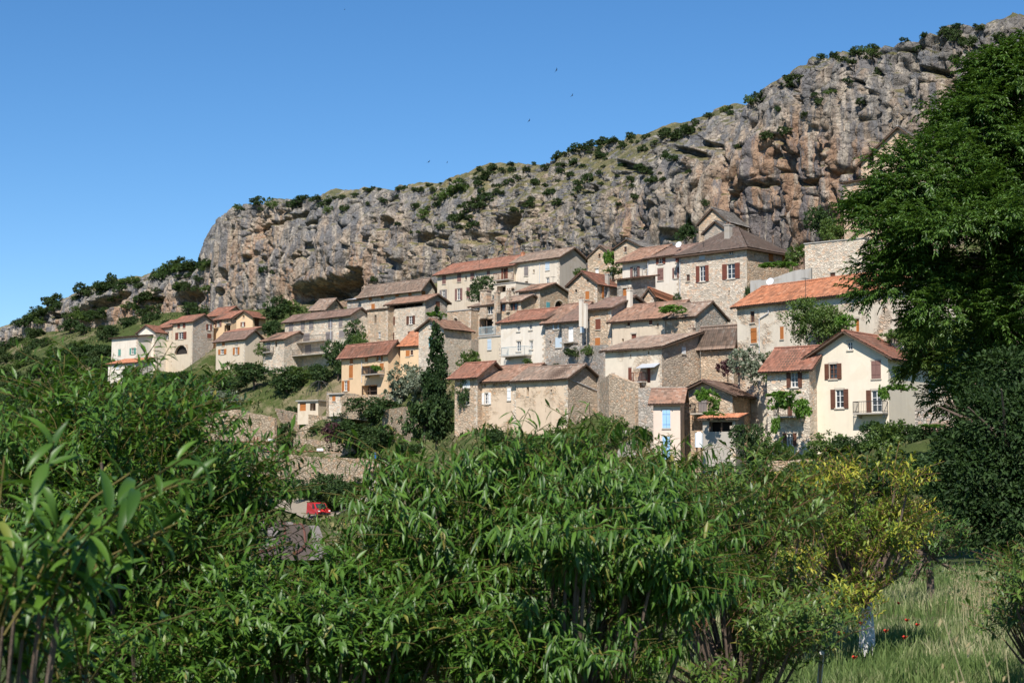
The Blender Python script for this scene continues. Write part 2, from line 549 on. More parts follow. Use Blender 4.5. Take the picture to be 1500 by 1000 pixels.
house(name='shaded_house', label='stone house half hidden behind the big leafy tree', cat='house', xc=1545, ye=505, yb=610, Y=118, phi=54,
      xl=1395, b=8, roof='F', rise=2.2, wall=STONE_R, tile=T_OLD, F=W('P', (1487, 546, 1503, 578, 's', 'mauve'), (1420, 546, 1436, 576, 's', 'mauve')))
house(name='barn', label='long rendered stone barn with blank gable end and arched door', cat='barn', xc=832, ye=552, yb=627, Y=184, phi=47,
      xl=756, xr=877, roof='F', ry=535, wall=BARN, gwall=STONE, tile=T_OLD, oh=0.4,
      F=W('I', (758, 292, 780, 375, 'h'), (978, 312, 990, 340, 'h')), G=W('I', (1258, 570, 1348, 676, 'a')))
house(name='barn_house', label='ochre barn dwelling with white shutters under an orange tiled roof', cat='house', xc=756, ye=556, yb=627, Y=189.5, phi=47,
      xl=698.5, b=8.5, roof='F', rise=1.9, wall=BARN, tile=T_PINK, oh=0.35,
      F=W('I', (352, 345, 436, 450, 'o', 'white'), (583, 305, 615, 412, 's', 'white'), (370, 265, 384, 292, 'h'), (455, 262, 467, 285, 'h'), (590, 255, 602, 280, 'h')))
house(name='roller_blind_house', label='narrow stone house with white roller blind adjoining the barn', cat='house', xc=699.5, ye=549, yb=622, Y=192.5, phi=47,
      xl=666, xr=741, roof='F', ry=531, wall=STONE_O, tile=T_RED, oh=0.55,
      F=W('I', (178, 208, 240, 298, 's', 'white'), (172, 352, 236, 455, 'w')))
# --- second row
house(name='awning_house', label='tall weathered stone house with a small grey awning over its door', cat='house', xc=970, ye=508, yb=590, Y=172, phi=48,
      xl=887, xr=1026, roof='S', ry=488, wall=STONE_RW2, gwall=STONE, tile=T_OLD, oh=0.4, deep=6,
      F=W('J', (545, 655, 580, 815, 'd', 'red'), (380, 680, 406, 800, 's', 'red'), (229, 735, 250, 825, 's', 'red'), (392, 556, 404, 580, 'h'), (556, 526, 570, 556, 'h')),
      G=W('J', (868, 492, 900, 548, 'p', 'white')), chim=[(1008, 478, 1019, 492, 'stone', 5.5)], balc=[('F', 921, 940, 561, 0.8, 'rust', 0.9)])
house(name='stone_cottage', label='plain stone cottage with an orange side door behind the silvery shrub', cat='house', xc=1075, ye=498, yb=560, Y=174, phi=50,
      xl=1027, xr=1086, roof='F', rise=1.5, wall=STONE_O, tile=T_OLD, oh=0.35, G=W('P', (1077, 503, 1083, 526, 'd', 'orange')))
house(name='orange_roof_house', label='long stone house with a bright new orange tiled roof', cat='house', xc=1320, ye=420, yb=545, Y=150, phi=38,
      xl=1081, b=8, roof='F', rise=2.1, wall=STONE_RW2, tile=T_NEW, oh=0.4, deep=3,
      F=W('L', (245, 412, 282, 514, 'w'), (252, 566, 302, 700, 's', 'orange'), (520, 555, 548, 664, 's', 'orange'), (622, 352, 648, 436, 'w'), (760, 330, 784, 356, 'h'), (1163, 340, 1192, 388, 'w'), (1205, 480, 1240, 598, 'd', 'orange')))
house(name='flat_roof_block', label='flat-topped stone block with grey concrete crown and single dark doorway', cat='building', xc=1268, ye=351, yb=428, Y=193, phi=52,
      xl=1180, b=7, roof='T', wall=STONE_W, tile=ZINC, F=W('L', (975, 58, 1022, 148, 'd', 'brown')))
house(name='hip_roof_house', label='tall pale stone house with dark hipped roof and broad chimney', cat='house', xc=1095, ye=362, yb=470, Y=200, phi=46,
      xl=996, xr=1157, roof='H', ry=334, wall=STONE_W, gwall=STONE_O, tile=T_DARK, oh=0.5, deep=5,
      F=W('H', (298, 668, 438, 845, 'o', 'red'), (585, 645, 780, 815, 'o', 'red'), (332, 512, 395, 598, 's', 'lblue'), (655, 480, 705, 548, 'w'), (192, 766, 228, 838, 'w'), (652, 935, 666, 972, 'h')),
      G=W('H', (1096, 520, 1142, 622, 's', 'orange'), (1245, 548, 1282, 632, 's', 'orange'), (940, 525, 960, 560, 'h')),
      chim=[(1061, 328, 1073, 348, 'plaster', 4.5)])
house(name='ruined_gable_house', label='roofless-looking stone house with a broken mossy gable', cat='house', xc=1019, ye=463, yb=505, Y=184, phi=48,
      xl=976, xr=1066, roof='F', ry=443, wall=STONE_O, gwall=STONE_G, tile=T_OLD, oh=0.15, G=W('J', (1046, 246, 1056, 262, 'h')))
house(name='brown_door_house', label='ochre house with one brown door under a wide pinkish roof', cat='house', xc=975, ye=464, yb=512, Y=187, phi=48,
      xl=897, b=7.5, roof='F', rise=2.0, wall=STONE_R, tile=T_PINK, oh=0.4,
      F=W('J', (404, 368, 450, 460, 'd', 'red'), (570, 232, 596, 280, 's', 'red'), (370, 262, 392, 296, 'w'), (318, 412, 336, 438, 'h'), (566, 396, 590, 424, 'h'), (640, 270, 656, 306, 'h')))
house(name='tall_chimney_house', label='stone gable house with brown shutters and a tall white chimney', cat='house', xc=896, ye=450, yb=515, Y=193, phi=46,
      xl=860, xr=959, roof='F', ry=435, wall=STONE_O, gwall=STONE_G, tile=T_BRN, oh=0.4,
      F=W('J', (80, 234, 122, 326, 's', 'red'), (77, 405, 118, 474, 's', 'orange')),
      chim=[(918, 423, 927, 453, 'white', 1.5), (848, 437, 855, 453, 'white', 1.5), (855, 443, 861, 455, 'white', 1.0)])
house(name='corner_balcony_house', label='grey stone house with rounded balcony and pale blue shutter', cat='house', xc=862, ye=467, yb=520, Y=196, phi=48,
      xl=823, b=7, roof='F', rise=1.9, wall=STONE_G, tile=T_BRN,
      F=W('F', (1240, 150, 1278, 240, 's', 'lblue'), (1120, 180, 1172, 342, 'd', 'white'), (1278, 330, 1292, 360, 'h')), balc=[('F', 820, 838, 503, 1.1, 'none', 0.9)])
house(name='blue_shutter_house', label='grey stone house with open pale blue shutters between two white houses', cat='house', xc=834, ye=469, yb=535, Y=199, phi=48,
      xl=799, b=7.5, roof='F', rise=2.3, wall=STONE_G, tile=T_PINK, F=W('F', (978, 150, 1042, 212, 'o', 'lblue'), (1003, 290, 1066, 382, 's', 'lblue'), (945, 318, 960, 350, 'h')))
house(name='white_balcony_house', label='tall white rendered house with pale iron balcony on stone arch', cat='house', xc=799, ye=466, yb=535, Y=202, phi=47,
      xl=733.5, b=7, roof='F', rise=1.5, wall=WHITE, tile=T_RED, oh=0.4, deep=5,
      F=W('F', (635, 174, 664, 230, 'w'), (750, 160, 780, 216, 'w'), (630, 325, 672, 420, 'w'), (756, 320, 786, 402, 'w')), balc=[('F', 734, 768, 523, 1.3, 'blue', 1.0)])
house(name='terrace_block', label='low plastered block with roof terrace and pale railing', cat='building', xc=735, ye=494, yb=533, Y=207, phi=47,
      xl=701, b=5, roof='T', wall=BEIGE, tile=ZINC, F=W('F', (355, 304, 390, 404, 's', 'lblue')), balc=[('T', 702, 735, 493, 0.0, 'blue', 1.0)])
# --- upper middle
house(name='white_flat_house', label='white rendered house with brown shutters beside the hip-roofed house', cat='house', xc=996, ye=372, yb=430, Y=208, phi=46,
      xl=949, b=7, roof='F', rise=1.5, wall=WHITE, tile=T_BRN,
      F=W('G', (1060, 420, 1162, 500, 'o', 'red'), (1275, 405, 1314, 478, 's', 'red'), (1076, 550, 1138, 678, 's', 'mauve'), (1240, 540, 1312, 658, 'o', 'mauve')))
house(name='drying_balcony_house', label='white house with cluttered iron balcony under an orange tiled roof', cat='house', xc=949, ye=378, yb=425, Y=212, phi=46,
      xl=912, b=8, roof='F', rise=1.9, wall=WHITE, tile=T_PINK, oh=0.6,
      F=W('G', (775, 530, 880, 655, 'o', 'mauve'), (815, 445, 850, 475, 'h')), balc=[('F', 926, 945, 408, 1.2, 'iron', 0.9)])
house(name='orange_gable_house', label='ochre stone gable house with orange roof and wooden shutters', cat='house', xc=875, ye=415, yb=450, Y=213, phi=54,
      xl=833, xr=905, roof='G', ry=399, wall=STONE_O, tile=T_RED, oh=0.25,
      F=W('G', (298, 660, 316, 700, 'h'), (284, 800, 322, 886, 's', 'orange'), (166, 780, 190, 812, 'h')),
      G=W('G', (460, 745, 546, 876, 'o', 'orange')), chim=[(886, 400, 893, 413, 'plaster', 2.0)])
house(name='small_red_door_house', label='tiny grey cottage with one red door behind white chimneys', cat='house', xc=925, ye=408, yb=440, Y=203, phi=50,
      xl=904, b=5, roof='S', rise=0.8, wall=STONE_G, tile=T_NEW, F=W('G', (690, 765, 736, 848, 'd', 'orange')))
house(name='low_gable_cottage', label='low ochre cottage with patched orange roof below the white house', cat='house', xc=958, ye=432, yb=455, Y=197, phi=68,
      xl=944, xr=994, roof='G', ry=423, wall=STONE_O, tile=T_NEW, oh=0.2, F=W('G', (1010, 818, 1036, 870, 'h')), G=W('G', (1140, 850, 1240, 880, 'h')))
house(name='slab_roof_house', label='ochre stone gable house with grey slab roof below the cliff', cat='house', xc=939, ye=361, yb=405, Y=229, phi=56,
      xl=900, xr=974, roof='G', ry=351, wall=STONE_O, tile=S_GREY, oh=0.25, F=W('G', (708, 310, 734, 370, 'w')))
house(name='ivy_gable_house', label='narrow stone gable with ivy on one side below the cliff', cat='house', xc=897, ye=375, yb=408, Y=236, phi=58,
      xl=861, b=6, roof='G', ry=361, wall=STONE_O, tile=T_OLD, oh=0.1, F=W('G', (424, 385, 446, 440, 'h'), (386, 550, 426, 606, 'd', 'white')))
house(name='cliff_foot_house', label='windowless ochre gable house with pale slab roof against the cliff', cat='house', xc=1066, ye=324, yb=352, Y=224, phi=56,
      xl=1024, b=6, roof='G', ry=306, wall=STONE_O, tile=S_GREY, oh=0.2)
house(name='slab_gable_hut', label='low stone gable hut with light slabs behind the broad chimney', cat='house', xc=1066, ye=338, yb=356, Y=219, phi=56,
      xl=1032, xr=1092, roof='G', ry=325, wall=STONE_G, tile=S_GREY, oh=0.25)
house(name='chapel_ruin', label='high stone building with slanting slab roof near the cliff top', cat='building', xc=1375, ye=228, yb=262, Y=195, phi=60,
      xl=1262, b=7, roof='G', ry=187, wall=STONE_O, tile=S_GREY, oh=0.35, deep=9, F=W('P', (1272, 224, 1280, 238, 'h')), ground=False)
house(name='cliff_tower', label='ochre stone tower with slab roof rising behind the leafy tree', cat='tower', xc=1275, ye=262, yb=352, Y=198, phi=44,
      xl=1237, b=5, roof='S', rise=1.0, wall=STONE_O, tile=S_GREY, oh=0.25, deep=6)
# --- long terrace and its neighbours
house(name='terrace_end_house', label='pale stone end house of the high terrace with grey shutters', cat='house', xc=820, ye=376, yb=428, Y=256, phi=46,
      xl=752, xr=858, roof='F', ry=364, wall=STONE_RW, gwall=GREYR, tile=T_OLD, oh=0.4, deep=5,
      F=W('E', (1036, 378, 1078, 478, 's', 'grey'), (1268, 330, 1312, 418, 's', 'lblue'), (1040, 540, 1074, 612, 'h'), (1275, 500, 1310, 570, 'w'), (1130, 412, 1148, 448, 'h'), (975, 590, 992, 612, 'h')))
house(name='long_terrace_house', label='long beige terrace house with mauve shutters and red roof under the cliff', cat='house', xc=752, ye=388, yb=442, Y=262, phi=46,
      xl=640.5, b=8, roof='F', rise=2.0, wall=BEIGE, tile=T_RED, oh=0.5, deep=5,
      F=W('E', (135, 465, 172, 568, 's', 'mauve'), (300, 455, 340, 545, 's', 'mauve'), (445, 448, 480, 522, 's', 'mauve'), (625, 425, 656, 472, 's', 'mauve'), (785, 395, 855, 525, 'o', 'red'), (384, 480, 404, 525, 'h'),
          (108, 632, 186, 740, 'o', 'grey'), (275, 618, 356, 748, 'o', 'mauve'), (404, 610, 436, 725, 's', 'mauve')),
      balc=[('F', 722, 756, 412, 1.4, 'rust', 1.0)], chim=[(763, 369, 769, 378, 'orange', 2.5)])
house(name='pillared_house', label='small stone house with pillared porch under the long terrace', cat='house', xc=756, ye=415, yb=445, Y=251, phi=46,
      xl=721, b=5, roof='T', wall=STONE_RW, tile=ZINC, F=W('E', (735, 565, 832, 660, 'l', 'brown'), (890, 612, 930, 695, 'a')))
house(name='stone_gable_house', label='ochre stone house with patched gable and one turquoise window', cat='house', xc=791, ye=424, yb=465, Y=241, phi=50,
      xl=760, xr=832, roof='F', ry=416, wall=STONE_O, tile=T_PINK, oh=0.3,
      F=W('E', (1094, 660, 1126, 732, 's', 'grey'), (1094, 780, 1132, 866, 's', 'lblue')), G=W('E', (1278, 772, 1312, 850, 's', 'teal'), (1370, 752, 1470, 860, 'a')))
house(name='wide_window_house', label='stone house with broad red-framed window and two stub chimneys', cat='house', xc=763, ye=441, yb=480, Y=239, phi=50,
      xl=726, b=5, roof='F', rise=1.0, wall=STONE_O, tile=T_OLD, oh=0.3, deep=5,
      F=W('E', (775, 772, 965, 862, 'x', 'red')), chim=[(724, 427, 733, 438, 'stone', 1.4), (741, 424, 749, 437, 'stone', 1.4)])
house(name='dark_loggia_house', label='stone house with deep dark loggia and broad square chimney', cat='house', xc=725, ye=446, yb=500, Y=242, phi=50,
      xl=690, b=5, roof='F', rise=0.8, wall=STONE, tile=T_OLD, oh=0.3, deep=6,
      F=W('F', (275, 112, 408, 275, 'l', 'brown')) + W('E', (630, 790, 690, 900, 'w'), (470, 830, 540, 895, 'w')), chim=[(703, 424, 720, 446, 'stone', 1.5)],
      balc=[('F', 701, 723, 492, 0.5, 'blue', 1.0)])
house(name='arched_window_tower', label='square stone tower house with small arched window', cat='tower', xc=690, ye=455, yb=522, Y=243, phi=47,
      xl=655, xr=703, roof='T', wall=STONE_O, tile=ZINC, deep=6, F=W('F', (34, 100, 62, 190, 'A'), (0, 252, 78, 392, 'd', 'teal')), balc=[('F', 657, 672, 511, 1.0, 'blue', 1.0)])
house(name='dormer_house', label='stone house with small pointed dormer beside the dark conifer', cat='house', xc=650, ye=480, yb=545, Y=236, phi=52,
      xl=613, b=6, roof='G', ry=468, wall=STONE_W, tile=T_PINK, oh=0.35, deep=5, F=W('C', (1114, 702, 1146, 806, 's', 'teal'), (1114, 540, 1146, 602, 'w')))
house(name='red_roof_wing', label='peach wing with bright red roof joining the peach house', cat='house', xc=614, ye=505, yb=583, Y=242, phi=62,
      xl=586, b=7, roof='F', rise=2.2, wall=PEACH, tile=T_NEW, oh=0.3, F=W('C', (860, 848, 900, 912, 's', 'orange'), (910, 846, 938, 898, 'w')))
house(name='peach_house', label='peach rendered house with orange wooden shutters and covered balcony', cat='house', xc=568, ye=514, yb=583, Y=243, phi=42,
      xl=500, xr=589, roof='F', ry=500, wall=PEACH, tile=T_RED, oh=0.5, deep=4,
      F=W('D', (246, 142, 278, 245, 's', 'orange'), (412, 122, 440, 226, 's', 'orange'), (540, 115, 606, 212, 'o', 'orange'), (238, 265, 276, 400, 's', 'orange'), (375, 265, 545, 372, 'l', 'brown'), (575, 240, 614, 315, 's', 'orange'), (372, 480, 545, 608, 'l', 'orange'), (160, 430, 242, 545, 'o', 'orange')),
      balc=[('F', 529, 553, 550, 1.3, 'iron', 0.9)])
house(name='loggia_house', label='pale stone house with dark open attic under a red roof', cat='house', xc=622.7, ye=440, yb=505, Y=258, phi=46,
      xl=567, xr=655, roof='F', ry=432, wall=STONE_W, gwall=STONE_G, tile=T_PINK, oh=0.4,
      F=W('C', (680, 328, 1045, 380, 'l', 'brown'), (694, 482, 738, 572, 's', 'brown'), (868, 470, 960, 562, 'o', 'brown'), (690, 655, 730, 745, 's', 'brown'), (885, 640, 930, 715, 's', 'brown')),
      G=W('C', (1188, 310, 1230, 408, 's', 'brown')))
house(name='narrow_stone_house', label='narrow ochre stone house with a slit window and no shutters', cat='house', xc=568, ye=452, yb=505, Y=262, phi=50,
      xl=538, b=6, roof='S', rise=0.8, wall=STONE_O, tile=T_OLD, oh=0.1, F=W('C', (514, 458, 536, 552, 'h'), (558, 648, 582, 712, 'w')))
house(name='orange_shutter_terrace', label='wide pale stone house with a row of orange shutters below the grotto', cat='house', xc=617, ye=422, yb=458, Y=277, phi=46,
      xl=529, xr=637, roof='F', ry=409, wall=STONE_W, tile=T_OLD, oh=0.5, deep=6,
      F=W('C', (458, 226, 486, 300, 's', 'orange'), (588, 216, 616, 280, 's', 'orange'), (745, 196, 780, 262, 's', 'orange'), (888, 178, 922, 252, 's', 'orange'), (482, 338, 516, 410, 's', 'orange')),
      G=W('C', (1030, 195, 1070, 245, 's', 'orange')))
house(name='zinc_lean_to', label='small rubble lean-to with zinc roof beside the grotto', cat='shed', xc=529, ye=438, yb=462, Y=288, phi=50,
      xl=508, b=5, roof='S', rise=1.0, wall=STONE_G, tile=ZINC, oh=0.3)
house(name='grotto_hut', label='old stone hut with sagging slab roof at the grotto mouth', cat='hut', xc=476, ye=453, yb=468, Y=306, phi=58,
      xl=455, xr=505, roof='F', ry=438, wall=STONE_O, tile=T_OLD, oh=0.25, F=W('B', (1232, 400, 1272, 462, 'd', 'red')), G=W('B', (1435, 335, 1455, 370, 'h')))
house(name='grey_shutter_house', label='long white stone house with grey roller shutters and two balconies', cat='house', xc=513, ye=461, yb=530, Y=282, phi=46,
      xl=416.7, xr=541, roof='F', ry=452, wall=STONE_W, tile=T_BRN, oh=0.4,
      F=W('B', (926, 540, 970, 645, 's', 'grey'), (1056, 530, 1096, 625, 's', 'grey'), (1148, 522, 1192, 615, 's', 'grey'), (1358, 505, 1402, 600, 's', 'grey'), (918, 676, 982, 772, 's', 'grey'), (1084, 664, 1152, 745, 's', 'grey'), (1332, 645, 1404, 745, 's', 'grey'), (1104, 790, 1166, 880, 's', 'grey'))
        + W('C', (4, 505, 52, 602, 's', 'grey'), (124, 495, 162, 592, 's', 'grey'), (0, 648, 52, 742, 's', 'grey'), (128, 632, 186, 704, 's', 'grey')),
      balc=[('F', 417, 473, 504, 1.3, 'iron', 0.9), ('F', 426, 480, 522, 2.2, 'iron', 0.9)])
house(name='white_corner_house', label='white stone house with narrow iron balcony next to the grey-shuttered house', cat='house', xc=416, ye=496, yb=540, Y=288, phi=46,
      xl=385, b=6, roof='F', rise=1.3, wall=STONE_W, tile=T_PINK, F=W('B', (684, 765, 718, 880, 's', 'grey'), (772, 752, 796, 812, 'A')), balc=[('F', 385, 395, 517, 0.9, 'iron', 0.9)])
house(name='sandy_house', label='sandy rendered house with orange shutters and blank shaded side wall', cat='house', xc=358.7, ye=495, yb=534, Y=302, phi=46,
      xl=316, xr=385, roof='F', ry=484, wall=BEIGE, tile=T_BRN, oh=0.4,
      F=W('B', (150, 835, 238, 892, 'o', 'orange'), (312, 815, 382, 895, 'o', 'orange'), (192, 750, 218, 795, 's', 'orange'), (340, 735, 362, 780, 'w')))
house(name='pointed_gable_house', label='small ochre gable house with orange roof below the cliff corner', cat='house', xc=370, ye=464, yb=486, Y=322, phi=58,
      xl=346, xr=389, roof='G', ry=456, wall=PEACH, tile=T_RED, oh=0.35, F=W('B', (394, 538, 446, 586, 'o', 'red'), (416, 462, 436, 490, 'h')), G=W('B', (545, 490, 600, 585, 'd', 'brown')))
house(name='red_roof_cottage', label='tiny cottage with red lean-to roof between two ochre houses', cat='house', xc=368, ye=484, yb=496, Y=312, phi=52,
      xl=332, b=4, roof='S', rise=1.0, wall=PEACH, tile=T_RED, oh=0.3)
house(name='balcony_cottage', label='ochre cottage with mauve shutters and roofed balcony', cat='house', xc=338, ye=466, yb=497, Y=328, phi=50,
      xl=312.5, b=6, roof='F', rise=1.6, wall=PEACH, tile=T_RED, oh=0.3, F=W('B', (112, 515, 186, 588, 'o', 'mauve'), (215, 570, 285, 640, 'l', 'brown')), balc=[('F', 328, 338, 474, 0.9, 'iron', 0.8)])
house(name='upper_red_house', label='house with red roof highest behind the long beige house', cat='house', xc=327, ye=461, yb=480, Y=338, phi=50,
      xl=303, b=6, roof='F', rise=1.8, wall=PEACH, tile=T_RED, oh=0.3)
house(name='grey_gable_house', label='beige house with orange roof and shaded grey gable above an archway', cat='house', xc=281.6, ye=470, yb=537, Y=326, phi=46,
      xl=252, xr=312, roof='F', ry=461, wall=BEIGE, gwall=STONE_G, tile=T_RED, oh=0.35,
      F=W('A', (1168, 575, 1242, 622, 'o', 'red'), (1183, 515, 1198, 548, 's', 'red'), (1218, 512, 1234, 546, 's', 'red'), (1160, 660, 1250, 722, 'a')),
      G=W('A', (1372, 520, 1408, 562, 'o', 'red'), (1380, 585, 1405, 615, 's', 'red')))
house(name='twin_window_house', label='beige house with two tall dark windows beside the white gable', cat='house', xc=252, ye=478, yb=537, Y=331, phi=46,
      xl=228, b=7, roof='F', rise=1.7, wall=BEIGE, tile=T_RED, oh=0.35, F=W('A', (1060, 576, 1086, 628, 'w'), (1098, 572, 1124, 626, 'w')))
house(name='white_gable_house', label='white rendered house with plain pointed gable at the village edge', cat='house', xc=227, ye=486, yb=530, Y=330, phi=56,
      xl=201, b=7, roof='G', ry=477, wall=WHITE, tile=T_RED, oh=0.3, F=W('A', (930, 680, 945, 720, 's', 'red'), (985, 672, 998, 705, 's', 'red'), (958, 612, 970, 640, 'h')))
house(name='green_shutter_house', label='white outermost house with green shutters and grey roof', cat='house', xc=201, ye=492, yb=530, Y=328, phi=50,
      xl=163, b=6, roof='S', rise=0.6, wall=WHITE, tile=S_GREY, F=W('A', (788, 690, 804, 730, 's', 'green'), (864, 680, 906, 722, 'o', 'green')))
house(name='orange_lean_to', label='white lean-to with orange roof below the outermost house', cat='shed', xc=198, ye=531, yb=556, Y=318, phi=56,
      xl=158, b=4.5, roof='S', rise=1.2, wall=WHITE, tile=T_NEW, oh=0.25, F=W('A', (775, 785, 790, 820, 's', 'lblue'), (820, 848, 862, 885, 'l', 'green')))

house(name='signal_cabin', label='narrow rendered railway cabin with tiled roof by the thin cypress', cat='cabin', xc=562, ye=689, yb=716, Y=204, phi=66,
      xl=541, b=3.5, roof='F', rise=0.8, wall=GREYR, tile=T_OLD, oh=0.4, F=W('P', (545, 690, 551, 700, 'w')))

# ------------------------------------------------------------------ where each house stands
for h in HOUSES:
    C = at(h['xc'], h['yb'], h['Y'])
    s, c = math.sin(math.radians(h['phi'])), math.cos(math.radians(h['phi']))
    h['C'] = C
    h['df'] = np.array([-s, c, 0.0]); h['dg'] = np.array([c, s, 0.0])
    h['nf'] = -h['dg']; h['ng'] = -h['df']
    fw = C[1] * CT + C[2] * ST
    k = (h['xl'] - 750) / F_PX
    h['a'] = (C[0] - k * fw) / (s + k * c * CT)
    if h['xr'] is not None:
        k = (h['xr'] - 750) / F_PX
        h['b'] = (k * fw - C[0]) / (c - k * s * CT)
    h['H'] = at(h['xc'], h['ye'], h['Y'])[2] - C[2]
    if h['ry'] is not None:
        if h['roof'] in 'FH': q = C + h['dg'] * h['b'] / 2
        elif h['roof'] == 'G': q = C + h['df'] * h['a'] / 2
        else: q = C + h['dg'] * h['b']
        if h['roof'] == 'H': q = q + h['df'] * h['a'] * 0.35
        r = ray(proj(q)[0], h['ry'])
        h['rise'] = max(0.3, r[2] * q[1] / r[1] - C[2] - h['H'])
# ------------------------------------------------------------------ cliff line (photo column, foot row, foot distance, setback of the rim)
CL = np.array([
    (-420, 575, 560, 8), (-200, 560, 510, 8), (-60, 530, 470, 7), (0, 510, 456, 8), (60, 484, 442, 8), (150, 474, 426, 9), (250, 458, 410, 8), (296, 452, 399, 6), (312, 455, 391, 2), (345, 450, 384, 5),
    (400, 450, 373, 8), (460, 446, 358, 12), (560, 432, 337, 16), (640, 412, 319, 20), (720, 402, 302, 24), (800, 388, 284, 26), (850, 388, 274, 26), (900, 368, 262, 25),
    (960, 358, 251, 21), (1020, 348, 241, 16), (1100, 345, 230, 12), (1160, 350, 222, 10), (1200, 335, 215, 10), (1260, 310, 208, 10), (1320, 290, 203, 10), (1400, 280, 197, 12), (1500, 270, 189, 12), (1750, 265, 170, 12), (2100, 260, 150, 12)], float)
RIM = np.array([(-420, 560), (-200, 540), (-60, 505), (0, 481), (60, 456), (110, 430), (150, 417), (200, 405), (250, 393), (300, 386), (309, 380), (311, 340), (316, 322), (345, 299), (400, 292), (460, 287), (560, 274), (590, 271), (640, 267), (720, 243), (780, 236),
    (840, 216), (900, 203), (960, 195), (1020, 176), (1070, 158), (1100, 146), (1140, 125), (1165, 108), (1190, 86), (1260, 74), (1320, 54), (1400, 35), (1450, 27), (1500, 20), (1600, 5), (1750, -20), (2300, -90)], float)
cb = np.array([at(r[0], r[1], r[2]) for r in CL])
seg = np.concatenate([[0], np.cumsum(np.linalg.norm(np.diff(cb[:, :2], axis=0), axis=1))])
# arc length sampled denser where the camera looks
s_lo = np.interp(-60, CL[:, 0], seg); s_hi = np.interp(1560, CL[:, 0], seg)
s_arr = np.concatenate([np.arange(seg[0], s_lo, 2.0), np.arange(s_lo, s_hi, 0.33), np.arange(s_hi, seg[-1], 2.0)])
bx_, by_, bz_ = (np.interp(s_arr, seg, cb[:, k]) for k in range(3))
setb = np.interp(s_arr, seg, CL[:, 3]) * 0.62
colpx = np.interp(s_arr, seg, CL[:, 0])
def smooth(a, n):
    k = np.ones(n) / n
    return np.convolve(np.pad(a, n // 2, mode='edge'), k, 'valid')[:len(a)]
tx = np.gradient(smooth(bx_, 61), s_arr); ty = np.gradient(smooth(by_, 61), s_arr)
tl = np.hypot(tx, ty); tx /= tl; ty /= tl
inx, iny = -ty * -1.0, tx * -1.0          # candidate inward direction
flip = np.sign(inx * 0.85 + iny * 0.5)
inx *= flip; iny *= flip
Tx, Ty = bx_ + inx * setb, by_ + iny * setb
topz = np.zeros(len(s_arr))
for it in range(4):
    pxs, _ = proj(np.stack([Tx, Ty, topz + 30 * (it == 0)], 1))
    rim = np.interp(pxs, RIM[:, 0], RIM[:, 1])
    rr = np.array([ray(a, b) for a, b in zip(pxs, rim)])
    topz = rr[:, 2] * Ty / rr[:, 1]
topz = np.where(colpx < 306, topz, smooth(topz, 5))
NR = 215
DEEP = 14.0
tt = np.linspace(0, 1, NR)
zz = (bz_ - DEEP)[None, :] + tt[:, None] * (topz - bz_ + DEEP)[None, :]
frac = np.clip((zz - bz_[None, :]) / np.maximum(topz - bz_, 1)[None, :], 0, 1)
pexp = np.interp(colpx, [300, 480, 640, 760, 900, 1000, 1080], [3.4, 3.2, 2.2, 1.8, 2.2, 3.0, 3.4])
hset = setb[None, :] * frac ** pexp[None, :]
# outside the rim: a plateau that runs back
PL = 26
pl_d = np.cumsum(np.concatenate([[0.6], np.geomspace(0.7, 60, PL - 1)]))
X = np.concatenate([bx_[None] + inx[None] * hset, Tx[None] + inx[None] * pl_d[:, None]])
Yc = np.concatenate([by_[None] + iny[None] * hset, Ty[None] + iny[None] * pl_d[:, None]])
rise = -0.08 * pl_d
Z = np.concatenate([zz, topz[None] + rise[:, None]])
NRT = NR + PL
P = np.stack([X, Yc, Z], -1).reshape(-1, 3)
S = np.broadcast_to(s_arr[None], (NRT, len(s_arr))).reshape(-1)
rowt = np.concatenate([tt, 1 + np.linspace(0.01, 1, PL)])
T = np.broadcast_to(rowt[:, None], (NRT, len(s_arr))).reshape(-1)
FR = np.concatenate([frac, np.ones((PL, len(s_arr)))]).reshape(-1)
gentle = np.broadcast_to(np.interp(colpx, [520, 640, 760, 900, 1010], [0, 0.8, 1, 0.8, 0])[None], (NRT, len(s_arr))).reshape(-1)
face = np.where(T <= 1, 1.0, np.clip(1 - (T - 1) * 2.2, 0.12, 1))
q = np.stack([S, np.zeros_like(S), P[:, 2]], 1)
warp = np.stack([fbm(q / 9, 3, 60), fbm(q / 9, 3, 61), fbm(q / 9, 3, 62)], 1)
def ridged(p, octv, seed): return 1 - 2.6 * np.abs(fbm(p, octv, seed))
but = fbm(q / (15, 1, 80) + warp * 0.15, 3, 3) * 5.0                              # upright buttresses
but += ridged(q / (6.5, 1, 60) + warp * 0.2, 2, 8) * 1.3                        # ribs
_, _, cc1 = worley(q / (2.8, 1, 17) + warp * 0.35, 2)                            # upright columns with sharp arrises
c2a, c2b, cc2 = worley(q / (1.5, 1, 9) + warp * 0.45, 6)
calm = np.clip(0.6 + fbm(q / 16.0, 3, 52) * 1.9, 0.12, 1.2)                      # smooth walls beside broken ones
colm = (cc1 * 1.0 + cc2 * 0.5 - np.exp(-((c2b - c2a) / 0.10) ** 2) * 0.5) * calm
flute = fbm(q / (1.1, 1, 9) + warp * 0.3, 3, 16) * 0.6
sub = fbm(q / (8, 1, 16) + warp * 0.6, 5, 11, 0.55) * 1.25
stra = fbm(q / (30, 1, 3.6) + warp * 0.5, 3, 21)
led = np.tanh(stra * 6) * 0.22                                                   # bedding ledges
w1a, w1b, wc = worley(q / (3.6, 1, 8.5) + warp * 1.1, 4)
crack = -np.exp(-((w1b - w1a) / 0.06) ** 2) * 1.2 + wc * 0.42 * (0.4 + calm)
w2a, w2b, wc2 = worley(q / (1.0, 1, 2.2) + warp * 1.3, 9)
